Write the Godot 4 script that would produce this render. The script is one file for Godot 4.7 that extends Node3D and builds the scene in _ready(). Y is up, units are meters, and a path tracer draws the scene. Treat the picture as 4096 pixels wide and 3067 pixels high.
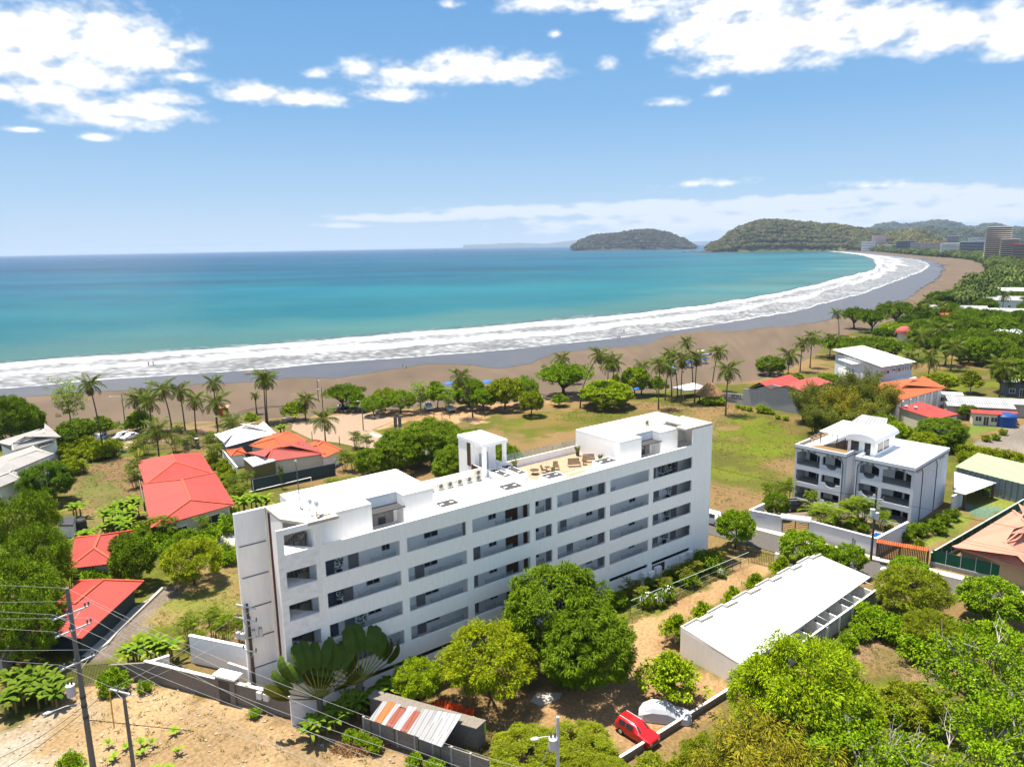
extends Node3D

var M := {}
var used := {}
var rng := RandomNumberGenerator.new()

# ---------------------------------------------------------------- mesh helper
class MB:
	var v := PackedVector3Array()
	var n := PackedVector3Array()
	var c := PackedColorArray()
	var uv := PackedVector2Array()
	var col := Color(1, 1, 1)

	func tri(a: Vector3, b: Vector3, d: Vector3) -> void:
		var k := (b - a).cross(d - a).normalized()
		v.append(a); v.append(d); v.append(b)
		for i in 3:
			n.append(k); c.append(col); uv.append(Vector2.ZERO)

	func quad(a: Vector3, b: Vector3, d: Vector3, e: Vector3) -> void:
		tri(a, b, d)
		tri(a, d, e)

	func stri(a: Vector3, b: Vector3, d: Vector3, na: Vector3, nb: Vector3, nd: Vector3) -> void:
		v.append(a); v.append(d); v.append(b)
		n.append(na); n.append(nd); n.append(nb)
		for i in 3:
			c.append(col); uv.append(Vector2.ZERO)

	func box(p: Vector3, q: Vector3, t := Transform3D.IDENTITY) -> void:
		var x0 := minf(p.x, q.x); var x1 := maxf(p.x, q.x)
		var y0 := minf(p.y, q.y); var y1 := maxf(p.y, q.y)
		var z0 := minf(p.z, q.z); var z1 := maxf(p.z, q.z)
		var k := [Vector3(x0, y0, z0), Vector3(x1, y0, z0), Vector3(x1, y0, z1), Vector3(x0, y0, z1), Vector3(x0, y1, z0), Vector3(x1, y1, z0), Vector3(x1, y1, z1), Vector3(x0, y1, z1)]
		for i in 8:
			k[i] = t * k[i]
		quad(k[0], k[1], k[2], k[3])
		quad(k[7], k[6], k[5], k[4])
		quad(k[3], k[2], k[6], k[7])
		quad(k[1], k[0], k[4], k[5])
		quad(k[2], k[1], k[5], k[6])
		quad(k[0], k[3], k[7], k[4])

	# box with bevelled upper edges, centre of its base at the origin of t
	func soft_box(s: Vector3, bev: float, t := Transform3D.IDENTITY) -> void:
		var x := s.x / 2; var z := s.z / 2
		var lo := [Vector3(-x, 0, -z), Vector3(x, 0, -z), Vector3(x, 0, z), Vector3(-x, 0, z)]
		var mid := []
		var hi := []
		for p in lo:
			mid.append(t * (p + Vector3(0, s.y - bev, 0)))
			hi.append(t * Vector3(p.x - signf(p.x) * bev, s.y, p.z - signf(p.z) * bev))
		for i in 4:
			lo[i] = t * lo[i]
		quad(lo[0], lo[1], lo[2], lo[3])
		quad(hi[3], hi[2], hi[1], hi[0])
		for i in 4:
			var j := (i + 1) % 4
			quad(lo[j], lo[i], mid[i], mid[j])
			quad(mid[j], mid[i], hi[i], hi[j])

	func bar(a: Vector3, b: Vector3, w: float, h: float) -> void:
		var d := (b - a).normalized()
		var s := d.cross(Vector3.UP)
		s = s.normalized() if s.length() > 0.01 else Vector3.RIGHT
		var u := s.cross(d).normalized()
		var o := s * (w / 2)
		var e := u * (h / 2)
		quad(a - o - e, a + o - e, a + o + e, a - o + e)
		quad(b + o - e, b - o - e, b - o + e, b + o + e)
		quad(a + o - e, b + o - e, b + o + e, a + o + e)
		quad(b - o - e, a - o - e, a - o + e, b - o + e)
		quad(a + o + e, b + o + e, b - o + e, a - o + e)
		quad(a - o - e, b - o - e, b + o - e, a + o - e)

	func tube(pts: Array, radii: Array, sides := 6, cap := true) -> void:
		var rings := []
		var norms := []
		var ref := Vector3(0.31, 0.17, 0.93)
		for i in pts.size():
			var d: Vector3 = (pts[mini(i + 1, pts.size() - 1)] - pts[maxi(i - 1, 0)]).normalized()
			var s := d.cross(ref)
			if s.length() < 0.05:
				s = d.cross(Vector3.RIGHT)
			s = s.normalized()
			var u := s.cross(d).normalized()
			var ring := []
			var nr := []
			for k in sides:
				var a := TAU * k / sides
				var o := s * cos(a) + u * sin(a)
				nr.append(o)
				ring.append(pts[i] + o * float(radii[mini(i, radii.size() - 1)]))
			rings.append(ring)
			norms.append(nr)
		for i in pts.size() - 1:
			for k in sides:
				var j := (k + 1) % sides
				stri(rings[i][k], rings[i + 1][k], rings[i + 1][j], norms[i][k], norms[i + 1][k], norms[i + 1][j])
				stri(rings[i][k], rings[i + 1][j], rings[i][j], norms[i][k], norms[i + 1][j], norms[i][j])
		if cap:
			for k in range(1, sides - 1):
				tri(rings[0][0], rings[0][k], rings[0][k + 1])
				var e: Array = rings[-1]
				tri(e[0], e[k + 1], e[k])

	# flat polygon, its front up the side from which the points run counter-clockwise
	func poly(pts: Array) -> void:
		var k := Vector3.ZERO
		for i in pts.size():
			var a: Vector3 = pts[i]
			var b: Vector3 = pts[(i + 1) % pts.size()]
			k += a.cross(b)
		k = k.normalized()
		var e1: Vector3 = (pts[1] - pts[0]).normalized()
		var e2 := k.cross(e1)
		var flat := PackedVector2Array()
		for p in pts:
			flat.append(Vector2((p - pts[0]).dot(e1), (p - pts[0]).dot(e2)))
		var ix := Geometry2D.triangulate_polygon(flat)
		for i in range(0, ix.size(), 3):
			var a: Vector3 = pts[ix[i]]
			var b: Vector3 = pts[ix[i + 1]]
			var d: Vector3 = pts[ix[i + 2]]
			if (b - a).cross(d - a).dot(k) > 0:
				tri(a, b, d)
			else:
				tri(a, d, b)

	# upright prism over a ring of points (their y is not used)
	func prism(pts: Array, y0: float, y1: float) -> void:
		var ring := pts.duplicate()
		var area := 0.0
		for i in ring.size():
			var a: Vector3 = ring[i]
			var b: Vector3 = ring[(i + 1) % ring.size()]
			area += a.x * b.z - b.x * a.z
		if area > 0:
			ring.reverse()
		var up := []
		var low := []
		for p in ring:
			up.append(Vector3(p.x, y1, p.z))
			low.append(Vector3(p.x, y0, p.z))
		for i in ring.size():
			var j := (i + 1) % ring.size()
			quad(low[i], low[j], up[j], up[i])
		poly(up)
		low.reverse()
		poly(low)

	# sheet of a roof: top, underside and edges; texture runs across the slope
	func sheet(pts: Array, thick: float) -> void:
		var k := Vector3.ZERO
		for i in pts.size():
			k += pts[i].cross(pts[(i + 1) % pts.size()])
		k = k.normalized()
		var ring := pts.duplicate()
		if k.y < 0:
			ring.reverse()
			k = -k
		var start := v.size()
		var across := Vector3.UP.cross(k)
		across = across.normalized() if across.length() > 0.02 else Vector3.RIGHT
		var along := k.cross(across)
		# laid in lengths about a metre wide, each weathered a little differently
		var flat := PackedVector2Array()
		var lo := 1e9
		var hi := -1e9
		for p in ring:
			var q := Vector2((p - ring[0]).dot(across), (p - ring[0]).dot(along))
			flat.append(q)
			lo = minf(lo, q.x)
			hi = maxf(hi, q.x)
		var keep := col
		var n := clampi(int((hi - lo) / 1.1), 1, 40)
		for i in n:
			var a := lerpf(lo, hi, i / float(n))
			var b := lerpf(lo, hi, (i + 1) / float(n))
			col = keep * (0.88 + 0.17 * fposmod(sin(i * 12.9898 + lo * 3.1) * 43758.5, 1.0))
			for piece in Geometry2D.intersect_polygons(flat, PackedVector2Array([Vector2(a, -999), Vector2(b, -999), Vector2(b, 999), Vector2(a, 999)])):
				var pts3 := []
				for q in piece:
					pts3.append(ring[0] + across * q.x + along * q.y)
				if pts3.size() > 2:
					var m := Vector3.ZERO
					for j in pts3.size():
						m += (pts3[j] - pts3[0]).cross(pts3[(j + 1) % pts3.size()] - pts3[0])
					if m.dot(k) < 0:
						pts3.reverse()
					if m.length() > 0.001:
						poly(pts3)
		col = keep
		var low := []
		for p in ring:
			low.append(p - k * thick)
		for i in ring.size():
			var j := (i + 1) % ring.size()
			quad(low[i], low[j], ring[j], ring[i])
		low.reverse()
		poly(low)
		for i in range(start, v.size()):
			uv[i] = Vector2(v[i].dot(across), v[i].dot(along))

	func lathe(profile: Array, sides := 12, t := Transform3D.IDENTITY) -> void:
		for i in profile.size() - 1:
			var a: Vector2 = profile[i]
			var b: Vector2 = profile[i + 1]
			var sl := Vector2(b.y - a.y, a.x - b.x).normalized()
			for k in sides:
				var p := TAU * k / sides
				var q := TAU * (k + 1) / sides
				var c0 := Vector3(cos(p), 0, -sin(p)); var c1 := Vector3(cos(q), 0, -sin(q))
				var n0 := t.basis * (c0 * sl.x + Vector3.UP * sl.y); var n1 := t.basis * (c1 * sl.x + Vector3.UP * sl.y)
				var a0 := t * (c0 * a.x + Vector3.UP * a.y); var a1 := t * (c1 * a.x + Vector3.UP * a.y)
				var b0 := t * (c0 * b.x + Vector3.UP * b.y); var b1 := t * (c1 * b.x + Vector3.UP * b.y)
				if a.x > 0.0001:
					stri(a0, a1, b1, n0, n1, n1)
				if b.x > 0.0001:
					stri(a0, b1, b0, n0, n1, n0)

	func leaf(p: Vector3, d: Vector3, side: Vector3, l: float, w: float, k: Color) -> void:
		var mid := p + d * (l * 0.45)
		var tip := p + d * l - Vector3(0, l * 0.12, 0)
		var s := side * (w * 0.5)
		var nn := d.cross(side).normalized()
		v.append(p); v.append(mid + s); v.append(tip)
		v.append(p); v.append(tip); v.append(mid - s)
		for i in 6:
			n.append(nn); c.append(k); uv.append(Vector2.ZERO)

	func mesh() -> ArrayMesh:
		var a := []
		a.resize(Mesh.ARRAY_MAX)
		a[Mesh.ARRAY_VERTEX] = v
		a[Mesh.ARRAY_NORMAL] = n
		a[Mesh.ARRAY_COLOR] = c
		a[Mesh.ARRAY_TEX_UV] = uv
		var m := ArrayMesh.new()
		m.add_surface_from_arrays(Mesh.PRIMITIVE_TRIANGLES, a)
		return m


# ---------------------------------------------------------------- scene helpers
func numbered(called: String) -> String:
	var k: int = used.get(called, 0)
	used[called] = k + 1
	return called if k == 0 else "%s_%03d" % [called, k]

func tag(o: Node, label: String, category: String, group := "") -> void:
	o.set_meta("label", label)
	o.set_meta("category", category)
	if group:
		o.set_meta("group", group)

func thing(called: String, label: String, category: String, at := Vector3.ZERO, turn := 0.0, group := "") -> Node3D:
	var o := Node3D.new()
	o.name = numbered(called)
	add_child(o)
	o.position = at
	o.rotation.y = turn
	tag(o, label, category, group)
	return o

func part(called: String, mb: MB, material: Material, parent: Node) -> MeshInstance3D:
	return part_mesh(called, mb.mesh(), material, parent)

func part_mesh(called: String, mesh: Mesh, material: Material, parent: Node) -> MeshInstance3D:
	var o := MeshInstance3D.new()
	o.name = called if parent != self else numbered(called)
	o.mesh = mesh
	o.material_override = material
	parent.add_child(o, true)
	return o

func structure(called: String, mb: MB, material: Material) -> MeshInstance3D:
	var o := part(called, mb, material, self)
	o.set_meta("kind", "structure")
	return o

func copy(o: Node3D, at: Vector3, turn: float, size := Vector3.ONE, label := "", group := "") -> Node3D:
	var base := String(o.name)
	if base.length() > 4 and base[-4] == "_" and base.right(3).is_valid_int():
		base = base.left(-4)
	var r: Node3D = o.duplicate()
	r.name = numbered(base)
	add_child(r)
	r.position = at
	r.rotation = Vector3(0, turn, 0)
	r.scale = size
	if label:
		r.set_meta("label", label)
	if group:
		r.set_meta("group", group)
	return r

func lin(r: float, g: float, b: float, a := 1.0) -> Color:
	var k := Color(r, g, b).linear_to_srgb()
	k.a = a
	return k

func grain(freq: float, lo: float, hi: float, octaves := 4, kind := FastNoiseLite.TYPE_SIMPLEX_SMOOTH, seeded := 1) -> NoiseTexture2D:
	var f := FastNoiseLite.new()
	f.seed = seeded
	f.noise_type = kind
	f.frequency = freq
	f.fractal_octaves = octaves
	var t := NoiseTexture2D.new()
	t.width = 512
	t.height = 512
	t.seamless = true
	t.noise = f
	var g := Gradient.new()
	g.set_color(0, lin(lo, lo, lo))
	g.set_color(1, lin(hi, hi, hi))
	t.color_ramp = g
	return t

func mat(r: float, g: float, b: float, rough := 0.85, tex: Texture2D = null, metres := 4.0, spec := 0.35) -> StandardMaterial3D:
	var m := StandardMaterial3D.new()
	m.albedo_color = lin(r, g, b)
	m.roughness = rough
	m.metallic_specular = spec
	m.vertex_color_use_as_albedo = true
	if tex:
		m.albedo_texture = tex
		m.uv1_triplanar = true
		m.uv1_world_triplanar = true
		m.uv1_scale = Vector3.ONE / metres
	return m

func ribbed(r: float, g: float, b: float, rough := 0.5, pitch := 0.3, bump := 1.0) -> StandardMaterial3D:
	# folded sheet metal: dirt in the folds as colour, the folds themselves as a normal map
	var m := StandardMaterial3D.new()
	m.albedo_color = lin(r, g, b)
	m.roughness = rough
	m.metallic_specular = 0.4
	m.vertex_color_use_as_albedo = true
	var im := Image.create(64, 64, false, Image.FORMAT_RGB8)
	for x in 64:
		var d := sin(TAU * x / 64.0) * bump * 0.45
		for y in 64:
			im.set_pixel(x, y, Color(0.5 + d, 0.5, 0.5 + 0.5 * sqrt(maxf(0.0, 1.0 - 4.0 * d * d))))
	m.normal_enabled = true
	m.normal_texture = ImageTexture.create_from_image(im)
	m.albedo_texture = M.speckle
	m.uv1_scale = Vector3(1.0 / pitch, 1.0 / pitch, 1)
	return m

func glass_mat(a: float, r := 0.6, g := 0.75, b := 0.75) -> StandardMaterial3D:
	var m := StandardMaterial3D.new()
	m.transparency = BaseMaterial3D.TRANSPARENCY_ALPHA
	m.albedo_color = lin(r, g, b, a)
	m.roughness = 0.05
	m.metallic_specular = 0.5
	return m

func leafy(k := 0.35, rough := 0.7) -> StandardMaterial3D:
	var m := StandardMaterial3D.new()
	m.albedo_color = Color(1, 1, 1)
	m.vertex_color_use_as_albedo = true
	m.roughness = rough
	m.metallic_specular = 0.18
	m.cull_mode = BaseMaterial3D.CULL_DISABLED
	m.backlight_enabled = true
	m.backlight = lin(k * 0.55, k * 0.8, k * 0.1)
	return m

func V(x: float, y: float, z: float) -> Vector3:
	return Vector3(x, y, z)

func rnd(a: float, b: float) -> float:
	return rng.randf_range(a, b)

func jitter(s: float) -> Vector3:
	return Vector3(rng.randf_range(-s, s), rng.randf_range(-s, s), rng.randf_range(-s, s))

func ball() -> Vector3:
	var p := jitter(1.0)
	while p.length_squared() > 1.0 or p.length_squared() < 0.0001:
		p = jitter(1.0)
	return p

# wall plane in x-y with rectangular holes, thick towards -z
func pierced(mb: MB, x0: float, x1: float, y0: float, y1: float, holes: Array, thick: float, z := 0.0) -> void:
	var xs := [x0, x1]
	var ys := [y0, y1]
	for h in holes:
		for k in [h[0], h[1]]:
			if not k in xs: xs.append(k)
		for k in [h[2], h[3]]:
			if not k in ys: ys.append(k)
	xs.sort()
	ys.sort()
	var open := func(x: float, y: float) -> bool:
		if x < x0 or x > x1 or y < y0 or y > y1:
			return true
		for h in holes:
			if x > h[0] and x < h[1] and y > h[2] and y < h[3]:
				return true
		return false
	for i in xs.size() - 1:
		for j in ys.size() - 1:
			var a: float = xs[i]; var b: float = xs[i + 1]; var c: float = ys[j]; var d: float = ys[j + 1]
			var mx := (a + b) / 2; var my := (c + d) / 2
			if open.call(mx, my):
				continue
			var w := z - thick
			mb.quad(Vector3(a, c, z), Vector3(b, c, z), Vector3(b, d, z), Vector3(a, d, z))
			mb.quad(Vector3(b, c, w), Vector3(a, c, w), Vector3(a, d, w), Vector3(b, d, w))
			var px: float = xs[i - 1] if i > 0 else x0 - 2
			var nx: float = xs[i + 2] if i + 2 < xs.size() else x1 + 2
			var py: float = ys[j - 1] if j > 0 else y0 - 2
			var ny: float = ys[j + 2] if j + 2 < ys.size() else y1 + 2
			if open.call((px + a) / 2, my): mb.quad(Vector3(a, c, w), Vector3(a, c, z), Vector3(a, d, z), Vector3(a, d, w))
			if open.call((nx + b) / 2, my): mb.quad(Vector3(b, c, z), Vector3(b, c, w), Vector3(b, d, w), Vector3(b, d, z))
			if open.call(mx, (py + c) / 2): mb.quad(Vector3(a, c, w), Vector3(b, c, w), Vector3(b, c, z), Vector3(a, c, z))
			if open.call(mx, (ny + d) / 2): mb.quad(Vector3(a, d, z), Vector3(b, d, z), Vector3(b, d, w), Vector3(a, d, w))

# ---------------------------------------------------------------- the picture's frame, sky and sun
func _ready() -> void:
	rng.seed = 20240417
	var cam := Camera3D.new()
	cam.name = "camera"
	cam.position = Vector3(0, 42, 0)
	cam.basis = Basis(Vector3.RIGHT, deg_to_rad(-10.95)) * Basis(Vector3.BACK, deg_to_rad(-1.0))
	cam.fov = 56.66
	cam.near = 0.5
	cam.far = 60000
	add_child(cam)
	cam.current = true
	var env := Environment.new()
	env.background_mode = Environment.BG_SKY
	env.sky = Sky.new()
	env.sky.sky_material = sky_material()
	env.background_energy_multiplier = 0.54
	env.tonemap_mode = Environment.TONE_MAPPER_LINEAR
	env.tonemap_exposure = 2.15
	env.sdfgi_enabled = true
	env.ssao_enabled = true
	env.ssil_enabled = true
	env.fog_enabled = true
	env.fog_density = 0.000045
	env.fog_light_color = Color(0.75, 0.83, 0.94)
	var we := WorldEnvironment.new()
	we.name = "world_environment"
	we.environment = env
	add_child(we)
	var sun := DirectionalLight3D.new()
	sun.name = "sun"
	sun.light_energy = 1.6
	sun.light_color = Color(1.0, 0.965, 0.9)
	sun.light_angular_distance = 0.5
	sun.shadow_enabled = true
	add_child(sun)
	sun.look_at_from_position(Vector3.ZERO, Vector3(0.2, -0.96, 0.14), Vector3.BACK)
	materials()
	land()
	sea()
	far_coast()
	apartment_block()
	roof_things()
	houses()
	right_side()
	walls_and_poles()
	vegetation()
	small_things()

func sky_colour(el: float) -> Vector3:
	var e := clampf(el, 0.0, 90.0)
	var stops := [0.0, 4.0, 10.0, 20.0, 45.0, 90.0]
	var cols := [Vector3(0.55, 0.67, 0.80), Vector3(0.39, 0.58, 0.79), Vector3(0.22, 0.44, 0.73), Vector3(0.13, 0.33, 0.65), Vector3(0.09, 0.25, 0.57), Vector3(0.07, 0.20, 0.50)]
	for i in 5:
		if e <= stops[i + 1]:
			return cols[i].lerp(cols[i + 1], (e - stops[i]) / (stops[i + 1] - stops[i]))
	return cols[5]

func sky_material() -> PanoramaSkyMaterial:
	var big := FastNoiseLite.new()
	big.seed = 11
	big.frequency = 0.16
	big.fractal_octaves = 6
	big.fractal_gain = 0.58
	var fine := FastNoiseLite.new()
	fine.seed = 5
	fine.frequency = 0.5
	fine.fractal_octaves = 4
	# coarse sky all round, scattered fair-weather cloud as in the part in view
	var im := Image.create(512, 256, false, Image.FORMAT_RGBF)
	for y in 256:
		var el := 90.0 - (y + 0.5) * 180.0 / 256
		var k := sky_colour(el)
		for x in 512:
			var az := (x + 0.5) * 360.0 / 512
			if az > 180.0:
				az -= 360.0
			var q := k
			if el > 9.0:
				var d := Vector3(sin(deg_to_rad(az)) * cos(deg_to_rad(el)), sin(deg_to_rad(el)) * 1.6, -cos(deg_to_rad(az)) * cos(deg_to_rad(el))) * 14.0
				var m := smoothstep(0.08, 0.46, big.get_noise_3dv(d) + 0.05) * smoothstep(9.0, 14.0, el)
				if absf(az) < 44.0:
					m *= smoothstep(19.5, 24.0, el)
				q = q.lerp(Vector3(1.45, 1.45, 1.46), m)
			im.set_pixel(x, y, Color(q.x, q.y, q.z))
	im.resize(4096, 2048, Image.INTERPOLATE_CUBIC)
	var puffs := [[-31.0,13.14,5.08,1.97,1.00], [-27.3,13.40,3.81,2.11,1.00], [-24.9,12.93,2.48,1.46,1.00], [-32.2,11.42,3.09,1.21,0.90], [-29.2,11.45,3.86,1.16,0.90], [-23.2,13.63,1.48,0.62,0.80],
		[-31.7,9.91,3.97,0.83,0.95], [-27.5,9.37,4.76,0.81,0.95], [-24.9,10.21,2.66,0.53,0.70], [-27.9,8.65,3.41,0.58,0.80], [-23.0,11.74,1.35,0.32,0.80], [-28.9,7.57,1.04,0.26,0.90], [-32.7,7.78,1.01,0.14,0.70], [-35.0,12.15,2.89,2.29,1.00],
		[-18.2,10.87,3.06,0.67,0.95], [-15.6,10.70,3.82,0.62,1.00], [-10.9,12.82,1.69,0.61,0.75], [-6.8,12.42,3.83,0.87,0.90], [-2.9,12.90,3.85,1.11,1.00], [0.2,12.71,3.67,0.93,1.00], [2.3,12.98,1.81,0.62,1.00], [-8.6,11.08,2.60,0.44,0.90], [-13.9,12.42,0.99,0.30,0.50],
		[3.0,17.14,3.08,0.69,0.90], [7.8,16.88,5.00,0.57,0.90], [9.7,16.14,2.00,0.52,0.70], [13.8,14.98,2.59,1.59,0.80], [17.7,14.07,4.90,2.29,1.00], [22.0,13.92,5.03,2.23,1.00], [26.1,13.66,4.06,1.69,1.00], [30.1,12.75,4.47,1.28,1.00], [33.6,12.62,3.47,1.54,1.00], [17.8,12.45,4.33,0.89,1.00], [11.9,14.38,1.16,1.33,0.60], [34.7,11.55,2.96,0.83,1.00], [16.1,16.08,4.66,1.12,1.00],
		[7.6,12.95,0.62,0.46,0.70], [12.1,10.13,1.28,0.32,0.75], [15.6,10.64,0.78,0.43,0.70], [3.7,15.08,0.41,0.24,0.60], [-4.2,17.11,0.89,0.26,0.70], [26.2,3.72,1.72,0.28,0.60], [15.2,4.31,2.82,0.23,0.45]]
	var veil := [[-7.2,2.28,8.32,0.39,0.55], [-13.2,1.75,2.79,0.24,0.60], [0.0,2.60,9.36,0.63,0.60], [10.8,2.65,10.69,0.76,0.60], [20.8,2.67,8.88,0.72,0.62], [28.3,3.00,6.81,0.74,0.62], [34.6,2.45,5.07,0.98,0.62], [17.6,1.50,19.74,1.15,0.50], [32.4,1.76,7.57,1.19,0.50]]
	var w := 1056
	var h := 272
	var patch := Image.create(w, h, false, Image.FORMAT_RGBF)
	for y in h:
		var el := 23.0 - (y + 0.5) * 360.0 / 4096
		var k := sky_colour(el)
		var row := puffs.filter(func(p): return absf(el - p[1]) < p[3] * 1.8)
		for x in w:
			var az := (x - w / 2.0 + 0.5) * 360.0 / 4096
			var cov := -1.0
			for p in row:
				var dx: float = (az - p[0]) / p[2]
				if dx > 1.6 or dx < -1.6:
					continue
				var dy: float = (el - p[1]) / p[3] * (0.9 if el > p[1] else 1.2)
				cov = maxf(cov, (1.15 - sqrt(dx * dx + dy * dy)) * p[4])
			var q := k
			var vl := 0.0
			if el < 9.0:
				for p in veil:
					var dx: float = (az - p[0]) / p[2]
					var dy: float = (el - p[1]) / p[3]
					if dx * dx + dy * dy < 1.0:
						vl = maxf(vl, (1.0 - dx * dx - dy * dy) * p[4])
				if vl > 0.0:
					var ng := big.get_noise_2d(az * 1.6 + 50.0, el * 7.0)
					q = q.lerp(Vector3(0.80, 0.84, 0.90), clampf(smoothstep(0.05, 0.4, vl + ng * 0.55) * 0.7, 0.0, 0.8))
			if cov > -0.45:
				var nb := big.get_noise_2d(az * 2.0, el * 4.6)
				var nf := fine.get_noise_2d(az * 3.0, el * 6.0)
				var m := smoothstep(-0.32, 1.2, cov * 1.35 + nb * 0.85 + nf * 0.26)
				q = q.lerp(Vector3(0.99, 0.99, 1.0) * (0.97 + 0.5 * pow(m, 6.0) - 0.13 * smoothstep(0.0, 0.4, -nb)), m)
			patch.set_pixel(x, y, Color(q.x, q.y, q.z))
	var top := int((90.0 - 23.0) * 2048 / 180.0)
	im.blit_rect(patch, Rect2i(w / 2, 0, w / 2, h), Vector2i(0, top))
	im.blit_rect(patch, Rect2i(0, 0, w / 2, h), Vector2i(4096 - w / 2, top))
	var s := PanoramaSkyMaterial.new()
	s.panorama = ImageTexture.create_from_image(im)
	return s

func materials() -> void:
	M.speckle = grain(0.02, 0.82, 1.0, 4)
	M.soft = grain(0.006, 0.9, 1.0, 5)
	M.earth = grain(0.03, 0.5, 1.0, 5, FastNoiseLite.TYPE_SIMPLEX_SMOOTH, 3)
	M.blotch = grain(0.012, 0.72, 1.0, 6, FastNoiseLite.TYPE_SIMPLEX, 9)
	M.ripple = grain(0.02, 0.0, 1.0, 4, FastNoiseLite.TYPE_SIMPLEX_SMOOTH, 21)
	M.white = mat(0.93, 0.90, 0.86, 0.75, M.soft, 9.0)
	M.white_old = mat(0.85, 0.82, 0.79, 0.85, M.blotch, 7.0)
	M.white.albedo_texture = grain(0.02, 0.92, 1.04, 5, FastNoiseLite.TYPE_SIMPLEX, 41)
	M.white.uv1_scale = Vector3(0.30, 0.035, 0.30)
	M.membrane = mat(0.84, 0.84, 0.84, 0.7, M.soft, 6.0)
	M.slab = mat(0.55, 0.49, 0.42, 0.9, M.blotch, 5.0)
	M.concrete = mat(0.42, 0.40, 0.37, 0.9, M.blotch, 3.0)
	M.old_concrete = mat(0.22, 0.19, 0.16, 0.95, M.blotch, 2.5)
	M.maroon = mat(0.10, 0.006, 0.012, 0.6)
	M.taupe = mat(0.22, 0.20, 0.19, 0.6)
	M.slate = mat(0.10, 0.115, 0.14, 0.6)
	M.dark = mat(0.025, 0.024, 0.024, 0.7)
	M.frame = mat(0.05, 0.05, 0.055, 0.5)
	M.dim_glass = mat(0.03, 0.035, 0.04, 0.12, null, 1, 0.5)
	M.glass = glass_mat(0.28, 0.34, 0.46, 0.46)
	M.steel = mat(0.35, 0.36, 0.37, 0.4)
	M.wood = mat(0.10, 0.05, 0.026, 0.6, M.speckle, 1.5)
	M.deck = mat(0.42, 0.31, 0.20, 0.65, M.speckle, 1.2)
	M.mesh_dark = mat(0.06, 0.06, 0.062, 0.8, M.speckle, 1.0)
	M.bark = mat(0.10, 0.075, 0.055, 0.9, M.blotch, 0.8)
	M.pale_bark = mat(0.36, 0.32, 0.28, 0.9, M.blotch, 0.8)
	M.palm_bark = mat(0.11, 0.09, 0.07, 0.9, M.speckle, 0.5)
	M.leaf = leafy(0.20)
	M.leaf.albedo_color = lin(0.5, 0.5, 0.5)
	M.frond = leafy(0.22, 0.4)
	M.red_roof = ribbed(0.42, 0.055, 0.04, 0.55, 0.32, 0.8)
	M.red_trim = mat(0.50, 0.075, 0.035, 0.6)
	M.rust_red = ribbed(0.34, 0.075, 0.065, 0.75, 0.32, 0.8)
	M.grey_tile = ribbed(0.38, 0.365, 0.35, 0.85, 0.45, 0.9)
	M.orange_tile = ribbed(0.55, 0.115, 0.03, 0.7, 0.34, 1.0)
	M.salmon = ribbed(0.58, 0.235, 0.16, 0.65, 0.3, 0.5)
	M.green_roof = ribbed(0.33, 0.42, 0.24, 0.7, 0.4, 0.6)
	M.zinc = ribbed(0.36, 0.36, 0.37, 0.6, 0.5, 0.7)
	M.zinc_orange = ribbed(0.50, 0.17, 0.05, 0.7, 0.5, 0.7)
	M.zinc_red = ribbed(0.32, 0.09, 0.06, 0.75, 0.5, 0.7)
	M.white_sheet = ribbed(0.80, 0.80, 0.78, 0.6, 0.5, 0.3)
	M.cream = mat(0.62, 0.57, 0.46, 0.85, M.soft, 6.0)
	M.olive = mat(0.16, 0.13, 0.05, 0.85, M.soft, 4.0)
	M.dark_green = mat(0.035, 0.055, 0.06, 0.8, M.soft, 4.0)
	M.pole = mat(0.17, 0.16, 0.15, 0.85, M.blotch, 1.0)
	M.galv = mat(0.50, 0.51, 0.52, 0.5)
	M.wire = mat(0.30, 0.30, 0.30, 0.5)
	M.rubber = mat(0.015, 0.015, 0.015, 0.9)
	M.asphalt = mat(0.105, 0.095, 0.088, 0.92, M.blotch, 3.0)
	M.paving = mat(0.31, 0.225, 0.155, 0.92, M.blotch, 5.0)
	M.kerb = mat(0.52, 0.47, 0.40, 0.9, M.speckle, 1.0)
	M.wood_grey = mat(0.34, 0.24, 0.14, 0.8)
	M.cream_light = mat(0.80, 0.72, 0.55, 0.85)
	M.stained = mat(0.93, 0.90, 0.86, 0.8, grain(0.012, 0.80, 1.08, 6, FastNoiseLite.TYPE_SIMPLEX, 15), 5.0)
	M.clay = mat(0.55, 0.125, 0.035, 0.8)
	M.cloth = mat(0.012, 0.085, 0.05, 0.9, M.blotch, 2.0)
	M.mint = mat(0.38, 0.50, 0.40, 0.7)
	M.yellow = mat(0.62, 0.36, 0.05, 0.8, M.speckle, 0.7)

# ---------------------------------------------------------------- ground, beach, sea
var shore := []   # stations along the bay: edge of the green, edge of the wet sand, water's edge, outer line of surf

func inside(ring: PackedVector2Array, p: Vector2) -> bool:
	return Geometry2D.is_point_in_polygon(p, ring)

func flat(pts: Array) -> PackedVector2Array:
	var r := PackedVector2Array()
	for p in pts:
		r.append(Vector2(p.x, p.z))
	return r

func along(i: int, t: float, k: int) -> Vector3:
	var n := shore.size()
	var a: Vector3 = shore[maxi(i - 1, 0)][k]
	var b: Vector3 = shore[i][k]
	var c: Vector3 = shore[mini(i + 1, n - 1)][k]
	var d: Vector3 = shore[mini(i + 2, n - 1)][k]
	return b.cubic_interpolate(c, a, d, t)

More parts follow.
